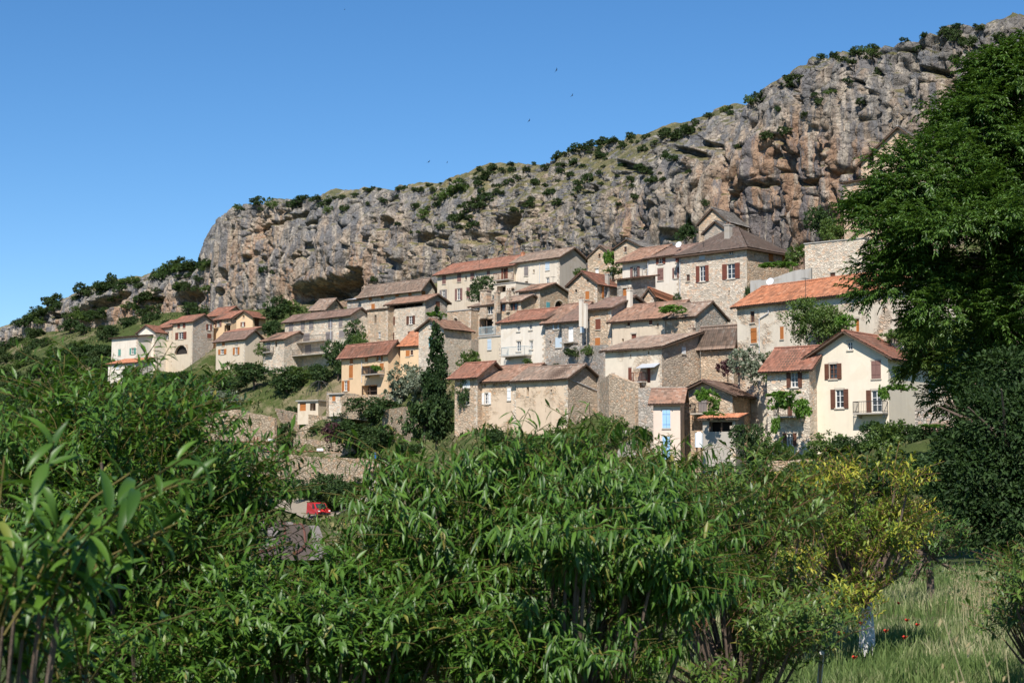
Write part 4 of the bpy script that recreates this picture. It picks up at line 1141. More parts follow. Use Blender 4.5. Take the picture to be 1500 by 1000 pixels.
def build_house(h, idx):
    C, df, dg = h['C'], h['df'], h['dg']
    a, b, H, zb, rise, oh = h['a'], h['b'], h['H'], -h['deep'], h.get('rise', 0.0), h['oh']
    root = empty(h['name'], tuple(C), h['label'], h['cat'], "houses of the village under the cliff")
    o = np.asarray(root.location)
    rt = h['roof']
    top = {'F': H, 'G': H + rise, 'H': H, 'S': H, 'T': H + 0.15}[rt]
    topg = {'F': H + rise, 'G': H, 'H': H, 'S': H + rise, 'T': H + 0.15}[rt]
    Ff = Face(C, df, h['nf'], a); Gf = Face(C, dg, h['ng'], b)
    Fb = Face(C + dg * b, df, dg, a); Gb = Face(C + df * a, dg, df, b)
    gab = lambda w: [(-rise / (w / 2), 1.0, H), (rise / (w / 2), 1.0, H + 2 * rise)]
    pF = gab(a) if rt == 'G' else []
    pG = gab(b) if rt == 'F' else ([(-rise / b, 1.0, H)] if rt == 'S' else [])
    holes = {'F': [], 'G': []}
    for key, f, hh in (('F', Ff, top), ('G', Gf, topg)):
        for k, r in enumerate(h[key]):
            u = [f.uz((r[0] + r[2]) / 2, (r[1] + r[3]) / 2)[0]]
            ua, ub = f.uz(r[0], (r[1] + r[3]) / 2)[0], f.uz(r[2], (r[1] + r[3]) / 2)[0]
            u0, u1 = min(ua, ub), max(ua, ub)
            xm = (r[0] + r[2]) / 2
            z1, z0 = f.uz(xm, r[1])[1], f.uz(xm, r[3])[1]
            u0, u1 = max(u0, 0.12), min(u1, f.w - 0.12)
            z1 = min(z1, (H - 0.12) if (rt in 'FHST' and key == 'F') else 99)
            if key == 'G' and rt in 'GHT': z1 = min(z1, H - 0.15)
            if u1 - u0 < 0.15 or z1 - z0 < 0.2: continue
            if any(u0 < q_[1] + .02 and u1 > q_[0] - .02 and z0 < q_[3] + .02 and z1 > q_[2] - .02 for q_ in holes[key]): continue
            st = r[4]; pt = r[5] if len(r) > 5 else None
            holes[key].append(opening(root, f, u0, u1, z0, z1, st, pt, idx * 100 + k))
    mb = MB(o)
    wall_face(mb, Ff, zb, top, holes['F'], pF)
    if h.get('gwall') is None: wall_face(mb, Gf, zb, topg, holes['G'], pG)
    wall_face(mb, Fb, zb, top if rt != 'S' else H + rise, [], pF)
    wall_face(mb, Gb, zb, topg, [], pG)
    if rt == 'T':
        mb.poly([C + np.array([0, 0, H - 0.05]) + x for x in (0 * df, df * a, df * a + dg * b, dg * b)])
    mb.build("wall", h['wall'], root)
    if h.get('gwall') is not None:
        mb = MB(o); wall_face(mb, Gf, zb, topg, holes['G'], pG); mb.build("gable_wall", h['gwall'], root)
    # corner stones where the two visible faces meet
    if h['wall'] not in (CREAM, PEACH, PINK):
        mb = MB(o); zq = 0.0
        k = 0
        while zq < min(H, topg) - 0.35:
            hh = 0.28 + 0.1 * random.random(); la, lb = (0.5, 0.28) if k % 2 else (0.26, 0.46)
            la = min(la, 0.11) if False else la
            zt = zq + hh - 0.02
            Ff.box(mb, 0, la, zq, zt, 0.002, 0.014)
            zq += hh; k += 1
        mb.build("corner_stones", STONE_W, root)
    # roof
    z = lambda v: np.array([0, 0, v])
    V, Qs, UV = [], [], []
    wave = h['tile'] not in (S_GREY, ZINC, T_DARK)
    und = MB(o)
    ridge = None
    def slab(e0, e1, r0, r1, th=0.13):
        n = np.cross(e1 - e0, r0 - e0); n /= np.linalg.norm(n)
        if n[2] < 0: n = -n
        und.hexa([e0 - n * th, e1 - n * th, r1 - n * th, r0 - n * th, e0 - n * 0.004, e1 - n * 0.004, r1 - n * 0.004, r0 - n * 0.004])
    if rt in 'FG':
        span, run, dspan, drun = (b, a, dg, df) if rt == 'F' else (a, b, df, dg)
        k = rise / (span / 2)
        A = C - drun * oh; B = C + drun * (run + oh)
        lift = 0.09
        for sgn in (0, 1):
            ee = -dspan * oh if sgn == 0 else dspan * (span + oh)
            e0, e1 = A + ee + z(H - k * oh + lift), B + ee + z(H - k * oh + lift)
            r0, r1 = A + dspan * span / 2 + z(H + rise + lift), B + dspan * span / 2 + z(H + rise + lift)
            slope(V, Qs, UV, e0, e1, r0, r1, o, wave); slab(e0, e1, r0, r1)
            # rafter ends under the eave
            nraf = max(3, int(run / 0.7))
            for q_ in range(nraf + 1):
                pp = e0 + (e1 - e0) * ((q_ + 0.2) / (nraf + 0.4))
                und.bar(pp + (r0 - e0) * 0.01 - z(0.19), pp + (r0 - e0) * min(0.5, (oh + 0.1) / (span / 2 + oh)) - z(0.19), 0.05, 4)
        ridge = (r0 + z(0.05), r1 + z(0.05))
    elif rt == 'S':
        k = rise / b; lift = 0.09
        e0, e1 = C - df * oh - dg * oh + z(H - k * oh + lift), C + df * (a + oh) - dg * oh + z(H - k * oh + lift)
        r0, r1 = C - df * oh + dg * (b + oh * 0.5) + z(H + rise + k * oh * 0.5 + lift), C + df * (a + oh) + dg * (b + oh * 0.5) + z(H + rise + k * oh * 0.5 + lift)
        slope(V, Qs, UV, e0, e1, r0, r1, o, wave); slab(e0, e1, r0, r1)
        nraf = max(3, int(a / 0.7))
        for q_ in range(nraf + 1):
            pp = e0 + (e1 - e0) * ((q_ + 0.2) / (nraf + 0.4))
            und.bar(pp + (r0 - e0) * 0.01 - z(0.19), pp + (r0 - e0) * min(0.5, (oh + 0.1) / (b + oh)) - z(0.19), 0.05, 4)
    elif rt == 'H':
        k = rise / (b / 2); lift = 0.09
        cs = [C - df * oh - dg * oh, C + df * (a + oh) - dg * oh, C + df * (a + oh) + dg * (b + oh), C - df * oh + dg * (b + oh)]
        cs = [x + z(H - k * oh * 0.5 + lift) for x in cs]
        m = min(b / 2, a * 0.45)
        R0 = C + df * m + dg * b / 2 + z(H + rise + lift); R1 = C + df * (a - m) + dg * b / 2 + z(H + rise + lift)
        slope(V, Qs, UV, cs[0], cs[1], R0, R1, o, wave); slope(V, Qs, UV, cs[2], cs[3], R1, R0, o, wave)
        slope(V, Qs, UV, cs[3], cs[0], R0, R0 + df * 0.01, o, wave); slope(V, Qs, UV, cs[1], cs[2], R1, R1 + df * 0.01, o, wave)
        und.hexa([x - z(0.2) for x in cs] + [x - z(0.02) for x in cs])
        ridge = (R0 + z(0.05), R1 + z(0.05))
    if V:
        me = mesh_np("roof", np.concatenate(V), Qs, h['tile'], False, np.concatenate(UV))
        roof = link("roof", me, root)
        und.build("eaves", WOODEN, roof)
        if ridge is not None:
            mb = MB(o)
            n = max(2, int(np.linalg.norm(ridge[1] - ridge[0]) / 0.45))
            for q_ in range(n):
                p0, p1 = ridge[0] + (ridge[1] - ridge[0]) * (q_ / n), ridge[0] + (ridge[1] - ridge[0]) * ((q_ + 1.06) / n)
                mb.bar(p0, p1, 0.13, 6, 0.105)
            mb.build("ridge_tiles", h['tile'], roof)
    else:
        mb = MB(o); t_ = 0.3
        for f in (Ff, Gf):
            f.box(mb, -0.1, f.w + 0.1, H + 0.152, H + 0.27, -t_, 0.1)
        roof = mb.build("coping", CONC, root)
    for (x0, y0, x1, y1, mk, back) in h['chim']:
        cm = {'stone': STONE, 'white': WHITE, 'plaster': GREYR, 'orange': T_NEW}[mk]
        Yc_ = h['Y'] + back
        p = at((x0 + x1) / 2, y1, Yc_); t_ = at((x0 + x1) / 2, y0, Yc_)
        w = (x1 - x0) / F_PX * Yc_ / 1.3
        hh = t_[2] - p[2]
        cc = MB(o); e1_, e2_ = df * w / 2, dg * w / 2 * 0.85
        def blk(z0, z1, k):
            cc.hexa([p + s1 * e1_ * k + s2 * e2_ * k + z(z0) for s1, s2 in ((-1, -1), (1, -1), (1, 1), (-1, 1))] + [p + s1 * e1_ * k + s2 * e2_ * k + z(z1) for s1, s2 in ((-1, -1), (1, -1), (1, 1), (-1, 1))])
        blk(-2.0, hh - 0.22, 1.0)
        ch = cc.build("chimney", cm, roof)
        cc = MB(o); blk(hh - 0.22, hh - 0.1, 1.2); cc.build("chimney_cap", cm, roof)
        for s1 in (-0.6, 0.6):
            cc = MB(o); cc.bar(p + e1_ * s1 + z(hh - 0.1), p + e1_ * s1 + z(hh + 0.16), 0.09, 6, 0.075)
            cc.build("chimney_pot", T_PINK, roof)
    for (key, x0, x1, yb, dep, rail, rh) in h['balc']:
        f = Gf if key == 'G' else Ff
        # the front edge of the slab is what the photograph shows
        def uzo(px, py, o_):
            r = ray(px, py); t_ = ((f.O + f.n * o_) @ f.n) / (r @ f.n); P_ = r * t_
            return (P_ - f.O) @ f.d, P_[2] - f.O[2]
        ua, zs = uzo(x0, yb, dep); ub, _ = uzo(x1, yb, dep)
        u0, u1 = max(min(ua, ub), -0.1), min(max(ua, ub), f.w + 0.6)
        if u1 - u0 < 0.5: continue
        if dep > 0.05:
            mb = MB(o); f.box(mb, u0, u1, zs, zs + 0.14, 0.003, dep); bal = mb.build("balcony", GREYR, root)
            for uu in (u0 + 0.15, u1 - 0.3):
                mb = MB(o); f.box(mb, uu, uu + 0.15, zs - 0.3, zs - 0.002, 0.003, dep * 0.55); mb.build("bracket", SILLM, bal)
        else:
            mb = MB(o); f.box(mb, u0, u1, zs - 0.05, zs + 0.02, -0.08, 0.08); bal = mb.build("parapet", CONC, root)
        if rail != 'none':
            m = {'iron': IRON, 'rust': RUST, 'blue': BLUEIRON}[rail]
            mb = MB(o); zt = zs + 0.14 + rh
            line = [f.p(u0 + .03, 0, 0.05), f.p(u0 + .03, 0, dep - 0.05), f.p(u1 - .03, 0, dep - 0.05), f.p(u1 - .03, 0, 0.05)] if dep > 0.3 else [f.p(u0, 0, 0), f.p(u1, 0, 0)]
            for p0, p1 in zip(line[:-1], line[1:]):
                mb.bar(p0 + z(zt), p1 + z(zt), 0.03, 4); mb.bar(p0 + z(zs + 0.24), p1 + z(zs + 0.24), 0.02, 4)
                n = max(1, int(np.linalg.norm(p1 - p0) / 0.16))
                for q_ in range(n + 1):
                    pp = p0 + (p1 - p0) * q_ / n
                    mb.bar(pp + z(zs + 0.14), pp + z(zt), 0.013 if q_ % n else 0.03, 4)
            mb.build("railing", m, bal)
    h['root'] = root; h['Ff'] = Ff; h['Gf'] = Gf
    return root

HB = {}
for i, h in enumerate(HOUSES): HB[h['name']] = h; build_house(h, i)
# ------------------------------------------------------------------ terrace walls, railway, lane, van, small things
def wall_run(name, label, pts, mat, thick=0.5, below=2.0, cat='wall', group="dry stone terrace walls"):
    """pts: (column, top row, bottom row, distance) from one end to the other"""
    P0 = [at(x, yt, Y) for x, yt, yb, Y in pts]; B0 = [at(x, yb, Y) for x, yt, yb, Y in pts]
    o = B0[0].copy()
    mb = MB(o)
    L = 0.0
    for i in range(len(pts) - 1):
        n = max(1, int(np.linalg.norm(P0[i + 1] - P0[i]) / 0.9))
        d = P0[i + 1] - P0[i]; nrm = np.array([d[1], -d[0], 0]); nrm /= np.linalg.norm(nrm)
        if nrm @ P0[i] > 0: nrm = -nrm
        for k in range(n):
            a0, a1 = k / n, (k + 1) / n
            t0, t1 = P0[i] + d * a0, P0[i] + d * a1
            j = random.uniform(-0.06, 0.06); t0 = t0 + (0, 0, j); t1 = t1 + (0, 0, j)
            b0 = B0[i] + (B0[i + 1] - B0[i]) * a0 - (0, 0, below); b1 = B0[i] + (B0[i + 1] - B0[i]) * a1 - (0, 0, below)
            w = np.linalg.norm(t1 - t0)
            f0, f1, g0, g1 = b0, b1, t0, t1
            bk = -nrm * thick
            mb.poly([f0, f1, g1, g0], [(L, f0[2]), (L + w, f1[2]), (L + w, g1[2]), (L, g0[2])])
            mb.poly([f1 + bk, f0 + bk, g0 + bk, g1 + bk], [(L + w, f1[2]), (L, f0[2]), (L, g0[2]), (L + w, g1[2])])
            mb.poly([g0, g1, g1 + bk, g0 + bk], [(L, 0), (L + w, 0), (L + w, thick), (L, thick)])
            for p_, q_ in ((f0, g0), (f1, g1)): mb.poly([p_, q_, q_ + bk, p_ + bk], [(0, p_[2]), (0, q_[2]), (thick, q_[2]), (thick, p_[2])])
            L += w
    ob = mb.build(name, mat)
    ob.location = o
    return tag(ob, label, cat, group, 'thing')

DRY = m_stone("dry_stone", (0.44, 0.35, 0.25), (0.20, 0.15, 0.10), 0.34, 0.3)
wall_run('retaining_wall', 'long beige stone retaining wall above the lane and railway', [(340, 656, 714, 254), (375, 662, 716, 248), (470, 670, 716, 236), (560, 672, 716, 226), (620, 668, 712, 214)], DRY, 0.6, 3)
wall_run('garden_wall', 'sunlit curved terrace wall with vegetable bed on top', [(402, 598, 620, 262), (440, 606, 636, 253), (490, 610, 636, 248), (512, 602, 622, 246)], DRY, 0.5, 2.5)
wall_run('terrace_wall', 'middle garden wall between the curved wall and retaining wall', [(430, 640, 662, 250), (490, 648, 668, 243), (545, 644, 668, 236)], DRY, 0.5, 2)
wall_run('terrace_wall', 'short mossy wall below the dark tree on the terraces', [(345, 632, 652, 262), (400, 638, 656, 255)], STONE_G, 0.5, 2)
wall_run('terrace_wall', 'pale terrace wall stepping down beside the flat-roofed outbuilding', [(300, 606, 628, 262), (345, 600, 626, 260), (402, 612, 640, 254)], DRY, 0.5, 2)
wall_run('terrace_wall', 'low stone wall under the peach house garden', [(478, 574, 590, 249), (528, 578, 594, 243), (600, 576, 606, 237)], DRY, 0.5, 2)
wall_run('terrace_wall', 'rubble bank wall behind the round garden arbour', [(372, 560, 585, 276), (420, 566, 590, 270), (450, 560, 590, 264)], DRY, 0.5, 2)
wall_run('terrace_wall', 'stony wall between the big shrubs and the conifer', [(560, 600, 640, 234), (592, 596, 632, 228), (612, 610, 640, 222)], DRY, 0.5, 2)
wall_run('roadside_wall', 'dry stone wall under the cream house garden', [(1125, 676, 700, 138), (1200, 672, 700, 136), (1290, 676, 705, 133)], DRY, 0.5, 1.5)
wall_run('terrace_wall', 'grey rubble wall beside the cream house porch', [(1340, 597, 622, 140), (1400, 594, 622, 137), (1450, 592, 625, 134)], STONE_G, 0.5, 2)
wall_run('concrete_wall', 'bare grey concrete terrace wall beside the hip-roofed house', [(1099, 412, 470, 195), (1130, 408, 470, 194), (1160, 398, 465, 193), (1188, 392, 460, 192)], CONC, 0.5, 6)
wall_run('stair_wall', 'narrow stone wall with arched gap between barn and awning house', [(878, 560, 640, 180), (892, 548, 640, 175), (930, 562, 640, 171)], STONE_O, 0.6, 4)
wall_run('rubble_wall', 'crumbling rubble wall with weeds above the barn', [(800, 528, 575, 198), (840, 506, 570, 193), (884, 505, 560, 186)], STONE_G, 0.6, 5)
wall_run('rubble_wall', 'ochre wall joining the tower to the white balcony house', [(690, 497, 540, 222), (704, 496, 540, 214)], STONE_O, 0.6, 5)
wall_run('street_wall', 'shaded stone wall above the village street behind the pink house', [(935, 568, 640, 168), (975, 566, 640, 166), (1010, 566, 640, 166)], STONE_G, 0.5, 4)

# lane along the railway
LANE = m_plain("lane_dust", (0.26, 0.22, 0.17), 0.95, 0.1, 0.0, 0.25)
def ribbon(name, pts, w, mat, lift, label=None):
    pts = np.array(pts, float)
    s = np.concatenate([[0], np.cumsum(np.linalg.norm(np.diff(pts[:, :2], axis=0), axis=1))])
    t_ = np.linspace(0, s[-1], max(8, int(s[-1] / 1.5)))
    xy = np.stack([np.interp(t_, s, pts[:, 0]), np.interp(t_, s, pts[:, 1])], 1)
    for _ in range(12): xy[1:-1] = (xy[:-2] + 2 * xy[1:-1] + xy[2:]) / 4
    d = np.gradient(xy, axis=0); d /= np.linalg.norm(d, axis=1)[:, None]
    n = np.stack([d[:, 1], -d[:, 0]], 1)
    rows = []
    K = 6
    for k in range(K + 1):
        e = xy + n * w * (k / K - 0.5)
        rows.append(np.concatenate([e, (ground_z(e[:, 0], e[:, 1]) + lift)[:, None]], 1))
    V = np.concatenate(rows); m = len(xy)
    ii = np.arange(K)[:, None] * m + np.arange(m - 1)[None]
    q4 = np.stack([ii, ii + 1, ii + m + 1, ii + m], -1).reshape(-1, 4)
    ob = link(name, mesh_np(name, V, q4, mat, True))
    return ob, xy, n
ln = [at(x, y, Y)[:2] for x, y, Y in ((335, 714, 252), (355, 722, 244), (400, 733, 237), (445, 746, 228), (480, 757, 219), (520, 762, 209), (600, 768, 196))]
lane, _, _ = ribbon("lane", ln, 3.4, LANE, 0.3); tag(lane, "dusty lane beside the railway", None, None, "structure")

# railway: ballast bed, two rails, sleepers
BAL = m_plain("ballast_stone", (0.22, 0.19, 0.17), 0.95, 0.1, 0.0, 0.5)
ZV = -3.7
tr = [at_z(x, y, ZV)[:2] for x, y in ((330, 763), (365, 761), (392, 763), (412, 770), (426, 779), (432, 790), (430, 806), (420, 830), (400, 870))]
tb, txy, tn = ribbon("trackbed", tr, 4.2, BAL, 0.3); tag(tb, "stony ballast bed of the curving railway", None, None, "structure")
rail_root = empty("railway_track", (txy[0][0], txy[0][1], ZV), "rusty single railway track curving past the lane", "railway track")
o = np.array(rail_root.location)
for sgn in (-1, 1):
    mb = MB(o)
    e = txy + tn * sgn * 0.75; zz_ = ground_z(txy[:, 0], txy[:, 1]) + 0.56
    for i in range(len(e) - 1):
        mb.bar((e[i][0], e[i][1], zz_[i]), (e[i + 1][0], e[i + 1][1], zz_[i + 1]), 0.08, 4)
    mb.build("rail", RUST, rail_root)
SLP = m_plain("sleeper_wood", (0.11, 0.085, 0.07), 0.9)
mb = MB(); mb.box((-1.25, -0.13, -0.1), (1.25, 0.13, 0.1)); slm = mb.mesh("sleeper", SLP)
st = np.concatenate([[0], np.cumsum(np.linalg.norm(np.diff(txy, axis=0), axis=1))])
for d in np.arange(0.5, st[-1], 0.75)[:260]:
    x, y = np.interp(d, st, txy[:, 0]), np.interp(d, st, txy[:, 1])
    i = min(len(st) - 2, int(np.searchsorted(st, d)) - 1)
    ob = link("sleeper", slm, rail_root, (x - o[0], y - o[1], gz(x, y) + 0.38 - o[2])); ob.rotation_euler[2] = math.atan2(tn[i][1], tn[i][0])

def mast(px, ytop, Y, label, arms):
    base = at(px, 780, Y); base[2] = gz(base[0], base[1])
    root = empty("lattice_mast", tuple(base), label, "mast", "rusty railway masts")
    top = at(px, ytop, Y)[2]
    o = base; w0, w1 = 0.32, 0.16
    h_ = top - base[2]
    c4 = ((-1, -1), (1, -1), (1, 1), (-1, 1))
    pos = lambda k, t_: o + np.array([c4[k][0] * (w0 + (w1 - w0) * t_), c4[k][1] * (w0 + (w1 - w0) * t_), h_ * t_])
    for k in range(4):
        mb = MB(o); mb.bar(pos(k, -0.03), pos(k, 1), 0.05, 4); mb.build("leg", RUST, root)
    mb = MB(o); n = max(4, int(h_ / 0.6))
    for q_ in range(n):
        for k in range(4):
            a0, a1 = (q_ / n, (q_ + 1) / n) if q_ % 2 else ((q_ + 1) / n, q_ / n)
            mb.bar(pos(k, a0), pos((k + 1) % 4, a1), 0.026, 4)
    mb.build("lattice", RUST, root)["kind"] = "stuff"
    for (x0, x1, y) in arms:
        mb = MB(o); mb.bar(at(x0, y, Y), at(x1, y, Y), 0.06, 4); arm = mb.build("arm", RUST, root)
        mb = MB(o); e = at(x1, y, Y)
        for q_ in range(4): mb.bar(e + (-0.1 - q_ * 0.16, 0, 0.05), e + (-0.1 - q_ * 0.16, 0, 0.3), 0.09, 6)
        mb.build("insulator", WFRAME, arm)
    return root
mast(373, 640, 165, 'rusty lattice railway mast with two cross arms', [(300, 403, 647), (373, 474, 661)])
mast(354, 690, 176, 'shorter rusty lattice mast just behind the taller one', [(340, 372, 700)])

# red van on the lane
def van():
    base = at(466, 757, 220); base[2] = gz(base[0], base[1]) + 0.3
    root = empty("parked_van", tuple(base), "small red panel van parked on the dusty lane", "van")
    root.rotation_euler[2] = math.radians(-62)
    RED = m_plain("red_car_paint", (0.50, 0.025, 0.03), 0.3, 0.5, 0.0, 0.05); TYRE = m_plain("tyre_rubber", (0.02, 0.02, 0.02), 0.9); HUB = m_plain("wheel_hub", (0.4, 0.4, 0.42), 0.4, 0.5, 0.6)
    def side(pts, hw, name, mat, par, taper=0.93):
        mb = MB(); n = len(pts); zt = max(p_[1] for p_ in pts)
        A = [np.array([x, -hw * (1 if z_ < 1.0 else taper), z_]) for x, z_ in pts]; B = [np.array([x, hw * (1 if z_ < 1.0 else taper), z_]) for x, z_ in pts]
        mb.poly(A); mb.poly(B[::-1])
        for k in range(n): j = (k + 1) % n; mb.poly([A[j], A[k], B[k], B[j]])
        return mb.build(name, mat, par)
    body = side([(-2.0, 0.35), (2.05, 0.35), (2.1, 0.75), (1.95, 0.98), (1.15, 1.12), (0.55, 1.72), (0.2, 1.84), (-1.9, 1.86), (-2.02, 1.0)], 0.86, "body", RED, root)
    mb = MB(); mb.poly([(1.16, -0.7, 1.15), (1.16, 0.7, 1.15), (0.60, 0.66, 1.69), (0.60, -0.66, 1.69)]); ws = mb.build("windscreen", GLASS, root); ws.location = (0.02, 0, 0.02)
    for s1 in (-1, 1):
        mb = MB(); y = s1 * 0.872
        mb.poly([(0.95, y, 1.12), (0.1, y, 1.12), (0.1, y * 0.955, 1.7), (0.45, y * 0.955, 1.7)]); mb.build("side_window", GLASS, root)
        mb = MB(); mb.box((2.0, s1 * 0.72 - 0.13, 0.72), (2.12, s1 * 0.72 + 0.13, 0.9)); mb.build("headlight", WFRAME, root)
        for x in (-1.25, 1.35):
            mb = MB(); mb.bar((x, s1 * 0.66, 0.31), (x, s1 * 0.885, 0.31), 0.31, 18); wh = mb.build("wheel", TYRE, root)
            mb = MB(); mb.bar((x, s1 * 0.886, 0.31), (x, s1 * 0.9, 0.31), 0.18, 14); mb.build("hub", HUB, wh)
    mb = MB(); mb.box((2.04, -0.84, 0.36), (2.16, 0.84, 0.58)); mb.build("bumper", TYRE, root)
van()

# white water tank on a post beside the vine house
p = at(1024, 655, 149); t_ = at(1024, 634, 149)
wt = empty("water_tank", tuple(p), "white water tank on a post beside the vine house", "tank")
mb = MB(p); r_ = 0.36
mb.bar(p, t_, r_, 18); tank = mb.build("tank", m_plain("white_plastic", (0.78, 0.8, 0.82), 0.4), wt)
mb = MB(p); mb.bar(t_ + (0, 0, 0.002), t_ + (0, 0, 0.1), r_ * 0.7, 14, r_ * 0.4); mb.build("lid", m_plain("white_plastic", (0.8, 0.8, 0.8)), wt)
for k, dx in enumerate((-0.2, 0.2)):
    mb = MB(p); mb.bar(p + (dx, 0, -4.0), p + (dx, 0, -0.01), 0.07, 6); mb.build("post", WOODEN, wt)

# satellite dishes
def dish(px, py, Y, label, r_=0.45):
    p = at(px, py, Y)
    root = empty("satellite_dish", tuple(p), label, "dish", "satellite dishes")
    d = np.array([-0.55, -0.75, 0.35]); d /= np.linalg.norm(d)
    x = np.cross(d, (0, 0, 1.0)); x /= np.linalg.norm(x); y = np.cross(x, d)
    mb = MB(p); N = 16; prev = None
    for ring, (rr_, dep) in enumerate(((0.02, -0.14), (0.5, -0.10), (1.0, 0.0))):
        cur = [p + r_ * rr_ * (math.cos(2 * math.pi * k / N) * x + math.sin(2 * math.pi * k / N) * y) + d * dep for k in range(N)]
        if prev:
            for k in range(N): mb.poly([prev[k], prev[(k + 1) % N], cur[(k + 1) % N], cur[k]])
        prev = cur
    mb.build("reflector", m_plain("white_plastic", (0.78, 0.8, 0.82), 0.4), root)
    mb = MB(p); mb.bar(p - d * 0.14, p - d * 0.5 - (0, 0, 0.3), 0.035, 6); mb.build("bracket", ZINC, root)
    mb = MB(p); mb.bar(p - y * r_ * 0.9, p + d * 0.42, 0.015, 4); mb.bar(p + d * 0.40, p + d * 0.48, 0.05, 6); mb.build("arm", ZINC, root)
dish(1128, 412, 193.2, 'white satellite dish on the grey concrete wall')
dish(994, 358, 209, 'white satellite dish on the roof of the white house', 0.4)

# awning on the weathered stone house
h = HB['awning_house']; f = h['Ff']
ua = f.uz(940, 533)[0]; ub = f.uz(967, 529)[0]; zq = f.uz(950, 536)[1]
mb = MB(h['C'])
for k in range(10):
    u0 = min(ua, ub) + abs(ua - ub) * k / 10; u1 = u0 + abs(ua - ub) / 10 - 0.01
    mb.hexa([f.p(u0, zq - 0.25, 1.0), f.p(u1, zq - 0.25, 1.0), f.p(u1, zq + 0.2, 0.0), f.p(u0, zq + 0.2, 0.0), f.p(u0, zq - 0.2, 1.0), f.p(u1, zq - 0.2, 1.0), f.p(u1, zq + 0.26, 0.0), f.p(u0, zq + 0.26, 0.0)])
mb.build("awning", ZINC, h['root'])
# rain pipes
def pipe(hn, face, pts, name="rain_pipe"):
    h = HB[hn]; f = h[face]; mb = MB(h['C'])
    q_ = [f.p(*f.uz(x, y), 0.08) for x, y in pts]
    for p0, p1 in zip(q_[:-1], q_[1:]): mb.bar(p0, p1, 0.05, 6)
    mb.build(name, ZINC, h['root'])
pipe('orange_roof_house', 'Ff', [(1127, 450), (1126, 459), (1113, 467), (1113, 520)])
pipe('barn', 'Gf', [(833, 553), (836, 556), (874, 572)])
pipe('hip_roof_house', 'Ff', [(996.6, 377), (996.6, 440)])
pipe('long_terrace_house', 'Ff', [(697, 396), (697, 436)])
pipe('white_flat_house', 'Ff', [(949.6, 380), (949.6, 420)])
pipe('peach_house', 'Ff', [(530.5, 518), (530.5, 560)])
pipe('grey_shutter_house', 'Ff', [(485, 466), (485, 500)])
pipe('terrace_end_house', 'Ff', [(791, 384), (791, 415)])

# stone steps of the lane beside the pink house
p0 = at(918, 662, 164); p1 = at(926, 628, 171)
st_root = empty("stone_steps", tuple(p0), "narrow stone steps climbing between barn and pink house", "steps")
n = 16
for k in range(n):
    q0 = p0 + (p1 - p0) * k / n; q1 = p0 + (p1 - p0) * (k + 1) / n
    mb = MB(p0); x = np.array([1.0, 0.25, 0]) * 0.9; yv = np.array([0.02, 0.75, 0])
    mb.hexa([q0 - x - (0, 0, 0.5), q0 + x - (0, 0, 0.5), q0 + x + yv - (0, 0, 0.5), q0 - x + yv - (0, 0, 0.5), q0 - x, q0 + x, q0 + x + yv, q0 - x + yv])
    mb.build("step", CONC, st_root)

# arbour frame and low outbuildings in the terraced garden
def outbuilding(name, label, x0, x1, yt, yb, Y, mat, phi=70, dep=3.0, openings=()):
    C = at(x1, yb, Y); s, c = math.sin(math.radians(phi)), math.cos(math.radians(phi))
    df, dg = np.array([-s, c, 0]), np.array([c, s, 0]); k = (x0 - 750) / F_PX; fw = C[1] * CT + C[2] * ST
    a = (C[0] - k * fw) / (s + k * c * CT); H = at(x1, yt, Y)[2] - C[2]
    root = empty(name, tuple(C), label, "shed"); f = Face(C, df, -dg, a); g = Face(C, dg, -df, dep)
    hs = []
    for i, (u0, u1, z0, z1, st_, pt) in enumerate(openings): hs.append(opening(root, f, a * u0, a * u1, H * z0, H * z1, st_, pt, i))
    mb = MB(C); wall_face(mb, f, -2, H, hs, []); wall_face(mb, g, -2, H, [], []); wall_face(mb, Face(C + df * a, dg, df, dep), -2, H, [], []); wall_face(mb, Face(C + dg * dep, df, dg, a), -2, H, [], []); mb.build("wall", mat, root)
    mb = MB(C); mb.hexa([C + df * q_ + dg * w_ + (0, 0, v) for v in (H + 0.002, H + 0.16) for q_, w_ in ((-0.2, -0.3), (a + 0.2, -0.3), (a + 0.2, dep), (-0.2, dep))]); mb.build("roof", CONC, root)
outbuilding("outbuilding", "flat-roofed pale outbuilding on the garden terrace", 303, 352, 603, 624, 262, BEIGE, 66, 3, ((0.15, 0.4, 0.1, 0.85, 'l', 'brown'), (0.62, 0.8, 0.3, 0.8, 'h', None)))
outbuilding("garden_store", "low store with orange doors under the peach house terrace", 482, 505, 577, 589, 246, STONE_W, 60, 2.5, ((0.1, 0.28, 0.0, 0.85, 'd', 'orange'), (0.6, 0.78, 0.2, 0.85, 's', 'orange')))
outbuilding("white_garden_house", "little white garden house with pillars and orange door", 436, 466, 587, 601, 251, BEIGE, 62, 2.4, ((0.12, 0.4, 0.0, 0.8, 'l', 'brown'), (0.6, 0.9, 0.0, 0.85, 'd', 'orange')))
p = at(468, 583, 254)
ar = empty("garden_arbour", tuple(p), "domed iron arbour frame on the garden terrace", "arbour")
for k in range(8):
    mb = MB(p); prev = None; a_ = math.pi * k / 4
    for t_ in np.linspace(0, 1, 7):
        q_ = p + np.array([2.0 * math.cos(a_) * math.cos(t_ * math.pi / 2), 2.0 * math.sin(a_) * math.cos(t_ * math.pi / 2), 0.3 + 2.3 * math.sin(t_ * math.pi / 2)])
        if prev is not None: mb.bar(prev, q_, 0.035, 4)
        prev = q_
    mb.build("hoop", IRON, ar)

